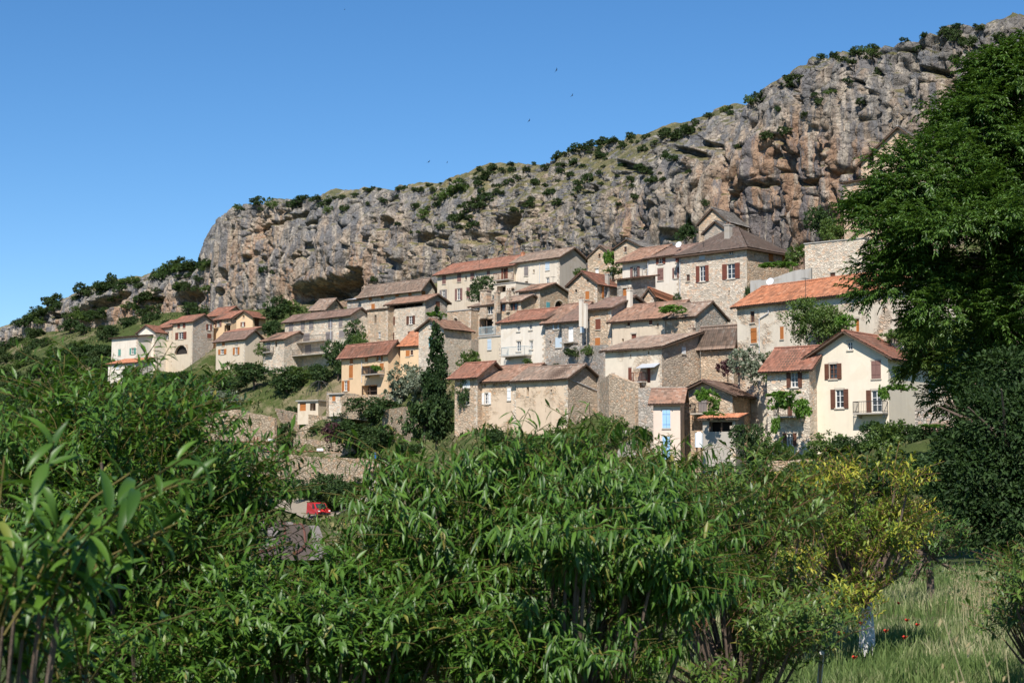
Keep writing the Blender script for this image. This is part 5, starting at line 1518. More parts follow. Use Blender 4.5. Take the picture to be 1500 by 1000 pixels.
# blue barrel and red parasol seen among the garden greenery
p = at(550, 668, 224); bb = empty("barrel", tuple(p), "blue plastic barrel by the garden hedge", "barrel")
mb = MB(p); mb.bar(p - (0, 0, 0.4), p + (0, 0, 0.25), 0.26, 14, 0.30); mb.bar(p + (0, 0, 0.25), p + (0, 0, 0.5), 0.30, 14, 0.25); mb.build("body", m_plain("blue_plastic", (0.03, 0.13, 0.42), 0.4), bb)
mb = MB(p); mb.bar(p + (0, 0, 0.502), p + (0, 0, 0.54), 0.265, 14); mb.build("lid", m_plain("blue_plastic", (0.03, 0.13, 0.42), 0.4), bb)
p = at(570, 712, 200); q_ = at(570, 692, 200); um = empty("folded_parasol", tuple(p), "folded orange-red parasol beside the railway cabin", "parasol")
mb = MB(p); mb.bar(p + (0, 0, 0.35), q_, 0.36, 8, 0.03); mb.build("canopy", m_plain("orange_cloth", (0.62, 0.12, 0.04), 0.8), um)
mb = MB(p); mb.bar(p - (0, 0, 3), q_ + (0, 0, 0.12), 0.03, 6); mb.build("pole", IRON, um)

# swifts over the cliff
BLK = m_plain("dark_plumage", (0.02, 0.02, 0.02), 0.8)
for k, (x, y, sp) in enumerate([(815, 103, 0.20), (838, 140, 0.16), (775, 177, 0.17), (628, 237, 0.15), (655, 238, 0.11), (505, 14, 0.08)]):
    p = at(x, y, 150); mb = MB(p); a_ = random.uniform(-0.6, 0.6); d = np.array([math.cos(a_), 0.4, math.sin(a_)]); d /= np.linalg.norm(d); s_ = np.cross(d, (0, 0.6, 1.0)); s_ /= np.linalg.norm(s_); u_ = np.cross(s_, d)
    secs = [(-1.0, 0.01), (-0.5, 0.10), (0.1, 0.16), (0.6, 0.11), (0.9, 0.02)]
    rings = [[p + d * t_ * sp * 0.6 + sp * r_ * (math.cos(q_ * math.pi / 3) * s_ + math.sin(q_ * math.pi / 3) * u_) for q_ in range(6)] for t_, r_ in secs]
    for r0, r1 in zip(rings[:-1], rings[1:]):
        for q_ in range(6): mb.poly([r0[q_], r0[(q_ + 1) % 6], r1[(q_ + 1) % 6], r1[q_]])
    for s1 in (-1, 1):
        root_, mid_, tip_ = p + d * 0.15 * sp, p + s_ * s1 * sp * 0.8 + u_ * 0.25 * sp + d * 0.2 * sp, p + s_ * s1 * sp * 1.7 + u_ * 0.1 * sp - d * 0.6 * sp
        mb.poly([root_ + d * 0.12 * sp, mid_ + d * 0.12 * sp, tip_, mid_ - d * 0.2 * sp, root_ - d * 0.25 * sp])
    b_ = mb.build("bird", BLK); b_.location = p
    tag(b_, "small dark swift flying against the blue sky", "bird", "swifts above the cliff")

# television aerials on some roofs
def aerial(px, py, Y, h_):
    nm = min(HOUSES, key=lambda q_: abs(q_['Y'] + 3 - Y) + 0.15 * abs((q_['xl'] + q_['xc']) / 2 - px))
    p = at(px, py, Y); o = nm['C']; mb = MB(o)
    mb.bar(p - (0, 0, 0.8), p + (0, 0, h_), 0.022, 4)
    for k in range(5):
        z_ = h_ - 0.05; c_ = p + np.array([-0.3 + 0.16 * k, 0.1 * k, z_]); mb.bar(c_ - (0, 0, 0.0) + (0.12, -0.25, 0), c_ + (-0.12, 0.25, 0), 0.012, 4)
    mb.bar(p + (-0.35, 0, h_ - 0.05), p + (0.42, 0.42, h_ - 0.05), 0.014, 4)
    mb.build("aerial", IRON, nm['root'])
for a_ in [(576, 503, 246, 1.3), (810, 417, 244, 1.2), (702, 388, 268, 1.3), (1030, 352, 205, 1.2), (905, 437, 198, 1.2), (745, 466, 206, 1.1), (480, 458, 288, 1.4), (1240, 488, 150, 0.9), (275, 462, 332, 1.4), (960, 452, 191, 1.1), (1180, 424, 158, 1.1)]: aerial(*a_)
# ------------------------------------------------------------------ plants
def frames(D, Nup):
    """x along D, z near Nup"""
    ex = D / np.linalg.norm(D, axis=1)[:, None]
    ey = np.cross(Nup, ex); ey /= (np.linalg.norm(ey, axis=1)[:, None] + 1e-9)
    ez = np.cross(ex, ey)
    return ex, ey, ez

def leaf_shape(stations, width, curl, fold, uvr=0.5):
    """a pointed leaf of length 1 along +x, bending towards -z"""
    prof = lambda t_: width * (math.sin(math.pi * min(1, t_ ** 0.8)) ** 0.8) * 0.5
    V, UV = [], []
    Q, T3 = [], []
    x = z = 0.0; ang = 0.25
    ts = np.linspace(0, 1, stations)
    prev = None
    for i, t_ in enumerate(ts):
        if i:
            dl = ts[i] - ts[i - 1]; ang2 = 0.25 - curl * t_
            x += dl * math.cos((ang + ang2) / 2); z += dl * math.sin((ang + ang2) / 2); ang = ang2
        b = len(V)
        if i in (0, stations - 1):
            V.append((x, 0, z)); UV.append((uvr, t_)); cur = (b,)
        else:
            w = prof(t_)
            V += [(x, w, z + fold * w), (x, 0, z), (x, -w, z + fold * w)]; UV += [(uvr, t_)] * 3; cur = (b, b + 1, b + 2)
        if prev is not None:
            if len(prev) == 1: T3 += [(prev[0], cur[1], cur[0]), (prev[0], cur[2], cur[1])]
            elif len(cur) == 1: T3 += [(prev[0], prev[1], cur[0]), (prev[1], prev[2], cur[0])]
            else: Q += [(prev[0], prev[1], cur[1], cur[0]), (prev[1], prev[2], cur[2], cur[1])]
        prev = cur
    return np.array(V), np.array(Q).reshape(-1, 4), np.array(T3).reshape(-1, 3), np.array(UV)

def leaf_cloud(pos, D, Nup, size, shapes, rnd):
    """merge many leaves; returns V, quads, tris, uv"""
    Vs, Qs, Ts, Us = [], [], [], []
    base = 0
    kind = rnd.integers(0, len(shapes), len(pos))
    ex, ey, ez = frames(D, Nup)
    for k, (V, Q, T3, UV) in enumerate(shapes):
        m = np.where(kind == k)[0]
        if not len(m): continue
        W_ = pos[m][:, None] + size[m][:, None, None] * (V[None, :, 0:1] * ex[m][:, None] + V[None, :, 1:2] * ey[m][:, None] + V[None, :, 2:3] * ez[m][:, None])
        n = len(V); off = base + np.arange(len(m))[:, None, None] * n
        Vs.append(W_.reshape(-1, 3))
        if len(Q): Qs.append((Q[None] + off).reshape(-1, 4))
        if len(T3): Ts.append((T3[None] + off).reshape(-1, 3))
        u = np.broadcast_to(UV[None], (len(m), n, 2)).copy(); u[:, :, 0] = rnd.random(len(m))[:, None]
        Us.append(u.reshape(-1, 2)); base += len(m) * n
    out = [np.concatenate(Vs), [], np.concatenate(Us)]
    if Qs: out[1].append(np.concatenate(Qs))
    if Ts: out[1].append(np.concatenate(Ts))
    return out

def rvec(rnd, n):
    v = rnd.normal(size=(n, 3)); return v / np.linalg.norm(v, axis=1)[:, None]

def tube(mb, pts, r0, r1, n=6):
    for i in range(len(pts) - 1):
        a0, a1 = r0 + (r1 - r0) * i / (len(pts) - 1), r0 + (r1 - r0) * (i + 1) / (len(pts) - 1)
        mb.bar(pts[i], pts[i + 1], a0, n, a1)

LEAFM = {
    'peach': m_leaf("peach_leaf", (0.030, 0.080, 0.010), (0.108, 0.21, 0.023), 0.44, 0.24, 0.42, spent=True),
    'almond': m_leaf("almond_leaf", (0.042, 0.085, 0.014), (0.14, 0.22, 0.035), 0.44, 0.25, 0.5, spent=True),
    'yellow': m_leaf("yellowing_leaf", (0.06, 0.115, 0.015), (0.18, 0.27, 0.03), 0.45, 0.28, 0.4, (0.44, 0.40, 0.04), 0.5, spent=True),
    'ash': m_leaf("ash_leaf", (0.026, 0.068, 0.012), (0.105, 0.19, 0.03), 0.42, 0.22, 0.4),
    'lime': m_leaf("lime_leaf", (0.04, 0.085, 0.016), (0.13, 0.19, 0.04), 0.5, 0.25, 0.35),
    'scrub': m_leaf("scrub_leaf", (0.022, 0.045, 0.014), (0.075, 0.11, 0.03), 0.6, 0.2, 0.25),
    'box': m_leaf("dark_scrub_leaf", (0.019, 0.044, 0.014), (0.068, 0.115, 0.03), 0.6, 0.2, 0.25),
    'shade': m_leaf("shade_dark_leaf", (0.011, 0.028, 0.008), (0.045, 0.085, 0.02), 0.6, 0.2, 0.2),  # shade cast by the big tree is put into this leaf colour
    'olive': m_leaf("silvery_leaf", (0.09, 0.115, 0.07), (0.24, 0.27, 0.19), 0.6, 0.15, 0.3),
    'vine': m_leaf("vine_leaf", (0.05, 0.12, 0.015), (0.15, 0.28, 0.035), 0.5, 0.3, 0.35),
    'conifer': m_leaf("conifer_needles", (0.009, 0.026, 0.009), (0.04, 0.075, 0.018), 0.65, 0.12, 0.2),
    'plum': m_leaf("plum_leaf", (0.05, 0.022, 0.028), (0.15, 0.07, 0.075), 0.6, 0.2, 0.25),
    'weeds': m_leaf("hillside_weeds", (0.03, 0.055, 0.016), (0.11, 0.14, 0.045), 0.7, 0.2, 0.2, (0.26, 0.22, 0.10), 0.1),
    'straw': m_leaf("dry_straw", (0.25, 0.20, 0.10), (0.48, 0.41, 0.24), 0.8, 0.2, 0.2),
    'grass': m_leaf("meadow_grass", (0.06, 0.105, 0.025), (0.17, 0.235, 0.07), 0.7, 0.25, 0.2, (0.42, 0.39, 0.22), 0.0),
}
BARK = m_bark("grey_brown_bark", (0.15, 0.11, 0.085)); TWIG = m_bark("reddish_twig", (0.19, 0.10, 0.055)); SHOOT = m_bark("green_brown_shoot", (0.12, 0.10, 0.03))
LIMEWASH = m_bark("limewashed_bark", (0.6, 0.58, 0.55))

def flat_leaf(width, bend):
    """two triangles folded along the midrib"""
    V = np.array([(0, 0, 0), (0.45, width / 2, 0.12), (1.0, 0, -bend), (0.45, -width / 2, 0.12)])
    return V, np.zeros((0, 4), int), np.array([(0, 2, 1), (0, 3, 2)]), np.array([(0.5, 0), (0.5, 0.5), (0.5, 1), (0.5, 0.5)])
SH_2 = [flat_leaf(0.55, 0.1), flat_leaf(0.45, 0.3)]
SH_ASH = [flat_leaf(0.36, 0.15), flat_leaf(0.30, 0.3)]
SH_FAR = [leaf_shape(3, 0.62, 0.5, 0.35), leaf_shape(3, 0.5, 1.0, 0.2)]

def blob_crown(name, blobs, n, leaf, mat, rnd, up=0.35, clump=0.28, shapes=None, hollow=0.55):
    """leaves in clumps through a set of ellipsoids (centre, radii); local coordinates"""
    shapes = shapes or SH_FAR
    vol = np.array([b[1][0] * b[1][1] * b[1][2] for b in blobs]); vol = vol ** 0.75; vol /= vol.sum()
    nc_ = max(24, n // 26)
    which = rnd.choice(len(blobs), nc_, p=vol)
    cen = np.array([b[0] for b in blobs])[which]; rad = np.array([b[1] for b in blobs])[which]
    d = rvec(rnd, nc_); d[:, 2] = np.where(d[:, 2] < -0.75, -d[:, 2], d[:, 2])
    rr = (hollow + (1 - hollow) * rnd.random(nc_) ** 0.6) * (1 + 0.16 * fbm(d * 2.3 + cen, 2, 5))
    cp = cen + d * rad * rr[:, None]
    csz = clump * rad.mean(1) * (0.5 + 0.9 * rnd.random(nc_))
    k = rnd.integers(0, nc_, n)
    off = rvec(rnd, n) * (rnd.random(n) ** 0.5)[:, None]
    pos = cp[k] + off * csz[k][:, None] * np.array([1, 1, 0.8])
    D = off * 0.6 + d[k] * 0.7 + rvec(rnd, n) * 0.7 + np.array([0, 0, -0.15])
    N = d[k] * 0.6 + off * 0.4 + np.array([0, 0, up]) + rvec(rnd, n) * 0.45
    V, Q, UV = leaf_cloud(pos, D, N, leaf * (0.6 + 0.8 * rnd.random(n)), shapes, rnd)
    return mesh_np(name, V, Q, mat, False, UV)

def trunk_mesh(name, h_, r_, limbs, mat, rnd, spread=0.5):
    mb = MB()
    pts = [np.array([rnd.normal() * 0.04 * h_ * t_, rnd.normal() * 0.04 * h_ * t_, h_ * t_]) for t_ in np.linspace(-0.08, 1, 5)]
    tube(mb, pts, r_, r_ * 0.45, 7)
    for k in range(limbs):
        a_ = 2 * math.pi * k / limbs + rnd.random(); t0 = 0.35 + 0.5 * rnd.random()
        s_ = np.array([0, 0, h_ * t0]); e_ = s_ + np.array([math.cos(a_) * spread * h_, math.sin(a_) * spread * h_, h_ * (0.25 + 0.4 * rnd.random())])
        m_ = (s_ + e_) / 2 + np.array([0, 0, 0.05 * h_])
        tube(mb, [s_, m_, e_], r_ * 0.4, r_ * 0.1, 5)
    return mb.mesh(name, mat, True)

# --- prototypes of bushes and trees (crown and trunk meshes shared between copies), unit height
PROTO = {}
def proto(key, blobs, n, leaf, mat, th=0.35, tr_=0.03, limbs=5, **kw):
    rnd = np.random.default_rng(abs(hash(key)) % 1000 if False else sum(ord(c_) * (i + 1) for i, c_ in enumerate(key)))
    PROTO[key] = (blob_crown("crown", blobs, n, leaf, LEAFM[mat], rnd, **kw), trunk_mesh("trunk", th, tr_, limbs, BARK, rnd))
def rb(seed, n, w, z0, z1, r0, r1):
    r = np.random.default_rng(seed); out = []
    for k in range(n):
        a_ = 2 * math.pi * k / n + r.random(); q_ = w * (0.35 + 0.65 * r.random())
        out.append(((q_ * math.cos(a_), q_ * math.sin(a_), z0 + (z1 - z0) * r.random()), tuple(np.array([1, 1, 0.85]) * (r0 + (r1 - r0) * r.random()))))
    return out
for v in range(3):
    proto('scrub%d' % v, rb(v, 7, 0.42, 0.16, 0.58, 0.24, 0.38), 2200, 0.10, 'scrub')
    proto('box%d' % v, rb(v + 10, 7, 0.40, 0.16, 0.6, 0.24, 0.38), 2200, 0.095, 'box')
    proto('tree%d' % v, rb(v + 20, 9, 0.36, 0.2, 0.74, 0.2, 0.3) + [((0, 0, 0.5), (0.34, 0.34, 0.4))], 3800, 0.06, 'box', 0.5, 0.03)
    proto('green%d' % v, rb(v + 30, 8, 0.40, 0.15, 0.62, 0.22, 0.34), 2600, 0.075, 'lime')
proto('olive0', rb(41, 8, 0.4, 0.15, 0.65, 0.22, 0.34), 2600, 0.075, 'olive')
proto('olive1', rb(43, 8, 0.4, 0.15, 0.65, 0.22, 0.34), 2600, 0.075, 'olive')
proto('vine0', rb(44, 6, 0.4, 0.3, 0.6, 0.25, 0.36), 1500, 0.13, 'vine')
proto('plum0', rb(45, 7, 0.36, 0.2, 0.7, 0.2, 0.32), 2000, 0.08, 'plum')
proto('lime0', rb(47, 10, 0.46, 0.25, 0.74, 0.2, 0.3) + [((0, 0, 0.5), (0.5, 0.5, 0.44))], 11000, 0.042, 'lime', 0.4, 0.03)
# small upright conifer
def conifer_blobs(tiers, w, rndk):
    r = np.random.default_rng(rndk); out = []
    for k in range(tiers):
        t_ = (k + 0.4) / tiers; rr = w * (1 - t_) ** 0.85 + 0.018
        for q_ in range(4):
            a_ = r.random() * 6.283
            out.append(((rr * 0.5 * math.cos(a_), rr * 0.5 * math.sin(a_), 0.04 + 0.94 * t_ + r.normal() * 0.01), (rr * 0.75, rr * 0.75, 0.9 / tiers)))
    return out
proto('conifer0', conifer_blobs(16, 0.19, 3), 16000, 0.028, 'conifer', 0.9, 0.018, 0, up=0.1, clump=0.35, hollow=0.4)
proto('cypress0', conifer_blobs(12, 0.09, 5), 4000, 0.035, 'conifer', 0.9, 0.012, 0, up=0.1, clump=0.4)

def plant(key, p, h_, label, cat, group, name, wide=1.0, rot=None):
    cr, tk = PROTO[key]
    root = empty(name, (p[0], p[1], p[2]), label, cat, group)
    root.rotation_euler[2] = random.random() * 6.28 if rot is None else rot
    root.scale = (h_ * wide, h_ * wide, h_)
    link("crown", cr, root); link("trunk", tk, root)
    return root

def on_ground(px, py, Y):
    """point under a photo pixel at distance Y, set on the hillside"""
    p = at(px, py, Y); return np.array([p[0], p[1], gz(p[0], p[1])])

def hit_ground(px, py, y0=40, y1=460):
    Ys = np.linspace(y0, y1, 260); r = ray(px, py); pts = r[None] * (Ys / r[1])[:, None]
    g = ground_z(pts[:, 0], pts[:, 1]); m = np.where(pts[:, 2] < g)[0]
    return None if not len(m) else np.array([pts[m[0], 0], pts[m[0], 1], g[m[0]]])

# bushes on the rim and ledges of the cliff: photo column, row of foot, height in photo pixels
def cliff_label(key, x, y):
    c_ = {'box': 'dark evergreen bush', 'scrub': 'olive green scrub bush', 'green': 'lighter green bush'}[key]
    d_ = y - np.interp(x, RIM[:, 0], RIM[:, 1])
    if x < 305: return c_ + ' on the low ridge beyond the cliff corner'
    where = 'on the cliff rim against the sky' if d_ < 14 else ('clinging to the rock face' if d_ > 45 else 'on a ledge under the rim')
    part_ = ' above the corner grottoes' if x < 560 else (' above the long terrace house' if x < 800 else (' above the slab-roofed houses' if x < 1080 else ' above the hip-roofed house'))
    return c_ + ' ' + where + part_
LV = {'box': 'dark evergreen bush growing on the cliff rim or ledges', 'scrub': 'olive green scrub bush rooted on the cliff', 'green': 'lighter green bush growing on the cliff'}
vis = np.where(CLIFF_VIS)[0]
cpx, cpy, cP = CLIFF_PX[vis], CLIFF_PY[vis], CLIFF_P[vis]
def cliff_pt(px, py):
    d = (cpx - px) ** 2 + (cpy - py) ** 2
    near = np.where(d < max(9.0, d.min() * 1.5 + 1))[0]
    return cP[near[np.argmin(cP[near, 1])]]
RIMB = [(75, 445, 26), (122, 428, 24), (163, 407, 16), (243, 394, 20), (258, 390, 24), (345, 306, 14), (375, 303, 18), (400, 302, 22), (428, 300, 16), (440, 298, 16), (462, 292, 14), (480, 294, 12), (500, 290, 10), (520, 286, 10), (590, 276, 9), (606, 277, 8), (650, 290, 30), (668, 280, 24), (690, 305, 24), (672, 320, 18), (710, 292, 20),
        (720, 246, 12), (745, 270, 12), (780, 236, 8), (752, 248, 8), (700, 270, 14), (620, 315, 22), (608, 300, 10), (840, 218, 16), (808, 282, 14), (815, 300, 16), (800, 226, 8), (860, 265, 22), (848, 272, 14), (880, 206, 20), (862, 206, 12), (900, 206, 14), (922, 200, 16), (945, 200, 10), (840, 240, 14), (878, 228, 10), (910, 216, 12), (938, 220, 14), (955, 212, 10), (972, 200, 18), (990, 200, 20), (1010, 195, 26), (1040, 170, 12), (1060, 162, 12), (1068, 158, 10),
        (1100, 150, 20), (1115, 148, 24), (1165, 122, 26), (1152, 118, 14), (1205, 84, 12), (1220, 82, 14), (1250, 74, 10), (1268, 76, 18), (1280, 70, 14), (1325, 58, 10), (1345, 52, 10), (1385, 52, 18), (1400, 60, 26), (1420, 70, 24), (1440, 78, 22), (1400, 90, 20), (1460, 60, 20), (1200, 150, 16), (1190, 140, 10), (1300, 100, 18), (1285, 108, 12), (1215, 135, 14), (1150, 195, 16), (1120, 205, 22), (1260, 150, 12), (1340, 75, 10), (1235, 88, 10),
        (930, 290, 14), (905, 300, 10), (550, 412, 12), (385, 395, 12), (398, 400, 8), (580, 330, 8), (1010, 330, 14), (760, 262, 10), (780, 268, 12), (730, 272, 8), (640, 300, 12), (560, 298, 10), (505, 305, 14), (480, 308, 16), (470, 300, 12), (540, 300, 8), (820, 250, 10), (1080, 215, 10), (1035, 300, 12), (955, 265, 12), (880, 255, 10), (775, 295, 10), (690, 330, 14), (1140, 160, 12), (1180, 170, 12), (1240, 120, 10)]
rr_ = random.Random(3)
n_c = 0
for (x, y, hp) in RIMB:
    p = cliff_pt(x, y); key = rr_.choice(['box', 'scrub', 'scrub', 'green']) if hp > 11 else rr_.choice(['scrub', 'box'])
    h_ = hp / F_PX * p[1] * 0.9
    plant(key + str(rr_.randrange(3)), p - (0, 0, h_ * 0.12), h_, cliff_label(key, x, y), "bush", "bushes on the cliff", "cliff_bush", rr_.uniform(0.9, 1.35))
for k in range(130):   # small scrub along the gentler middle slope and the rim
    if k < 90: x = rr_.uniform(600, 1010); t_ = rr_.uniform(4, 75) if rr_.random() < 0.7 else rr_.uniform(0, 12)
    else: x = rr_.uniform(315, 1440); t_ = rr_.uniform(1, 16)
    y = np.interp(x, RIM[:, 0], RIM[:, 1]) + t_
    p = cliff_pt(x, y); h_ = rr_.uniform(0.5, 1.4); key = rr_.choice(['scrub', 'scrub', 'box'])
    plant(key + str(rr_.randrange(3)), p - (0, 0, h_ * 0.12), h_, cliff_label(key, x, y), "bush", "bushes on the cliff", "cliff_bush", rr_.uniform(0.9, 1.5))
for k in range(120):
    x = rr_.uniform(-10, 308); y = np.interp(x, RIM[:, 0], RIM[:, 1]) + rr_.choice([rr_.uniform(0, 8), rr_.uniform(0, 60)])
    if y > 475: continue
    p = cliff_pt(x, y); h_ = rr_.uniform(1.0, 3.0); key = rr_.choice(['scrub', 'green', 'box'])
    plant(key + str(rr_.randrange(3)), p - (0, 0, h_ * 0.15), h_, cliff_label(key, x, y), "bush", "bushes on the cliff", "cliff_bush", rr_.uniform(1.0, 1.6))
for k in range(70):
    x, y = rr_.uniform(290, 640), rr_.uniform(545, 720)
    if y < np.interp(x, [290, 400, 480, 560, 640], [545, 575, 600, 612, 640]): continue
    p = hit_ground(x, y, 190, 330)
    if p is None: continue
    key = rr_.choice(['scrub', 'green', 'green', 'box']); h_ = rr_.uniform(0.7, 2.0)
    plant(key + str(rr_.randrange(3)), p - (0, 0, h_ * 0.12), h_, {'scrub': 'low olive green bush', 'green': 'low fresh green bush', 'box': 'low dark green bush'}[key] + ' on the garden terraces above the lane', "bush", "low bushes on the garden terraces", "garden_bush", rr_.uniform(1.1, 1.9))
p = cliff_pt(290, 388); plant('conifer0', p - (0, 0, 0.2), 2.6, 'small pointed conifer standing on the low ridge beside the cliff', 'tree', None, 'small_conifer', 1.3)

# scrub on the slope west of the village
kinds = {'box': 'dark green bush on the scrubby slope beyond the village', 'scrub': 'olive green bush on the scrubby slope beyond the village', 'green': 'bright green bush on the scrubby slope beyond the village', 'tree': 'bushy dark tree on the scrubby slope beyond the village'}
cnt = 0
for k in range(1100):
    if cnt >= 225: break
    x, y = rr_.uniform(-60, 330), rr_.uniform(455, 640)
    if y < np.interp(x, [-60, 0, 100, 200, 300, 330], [520, 500, 478, 462, 458, 560]): continue
    if 165 < x and 482 < y < 560: continue
    p = hit_ground(x, y, 230, 450)
    if p is None: continue
    key = rr_.choices(['box', 'scrub', 'green', 'tree'], [5, 4, 2, 3])[0]
    h_ = rr_.uniform(1.8, 3.6) * (1.35 if key == 'tree' else 1)
    plant(key + str(rr_.randrange(3)), p - (0, 0, h_ * 0.1), h_, kinds[key], "tree" if key == 'tree' else "bush", "scrub on the slope beyond the village", 'slope_tree' if key == 'tree' else 'slope_bush', rr_.uniform(1.0, 1.5)); cnt += 1

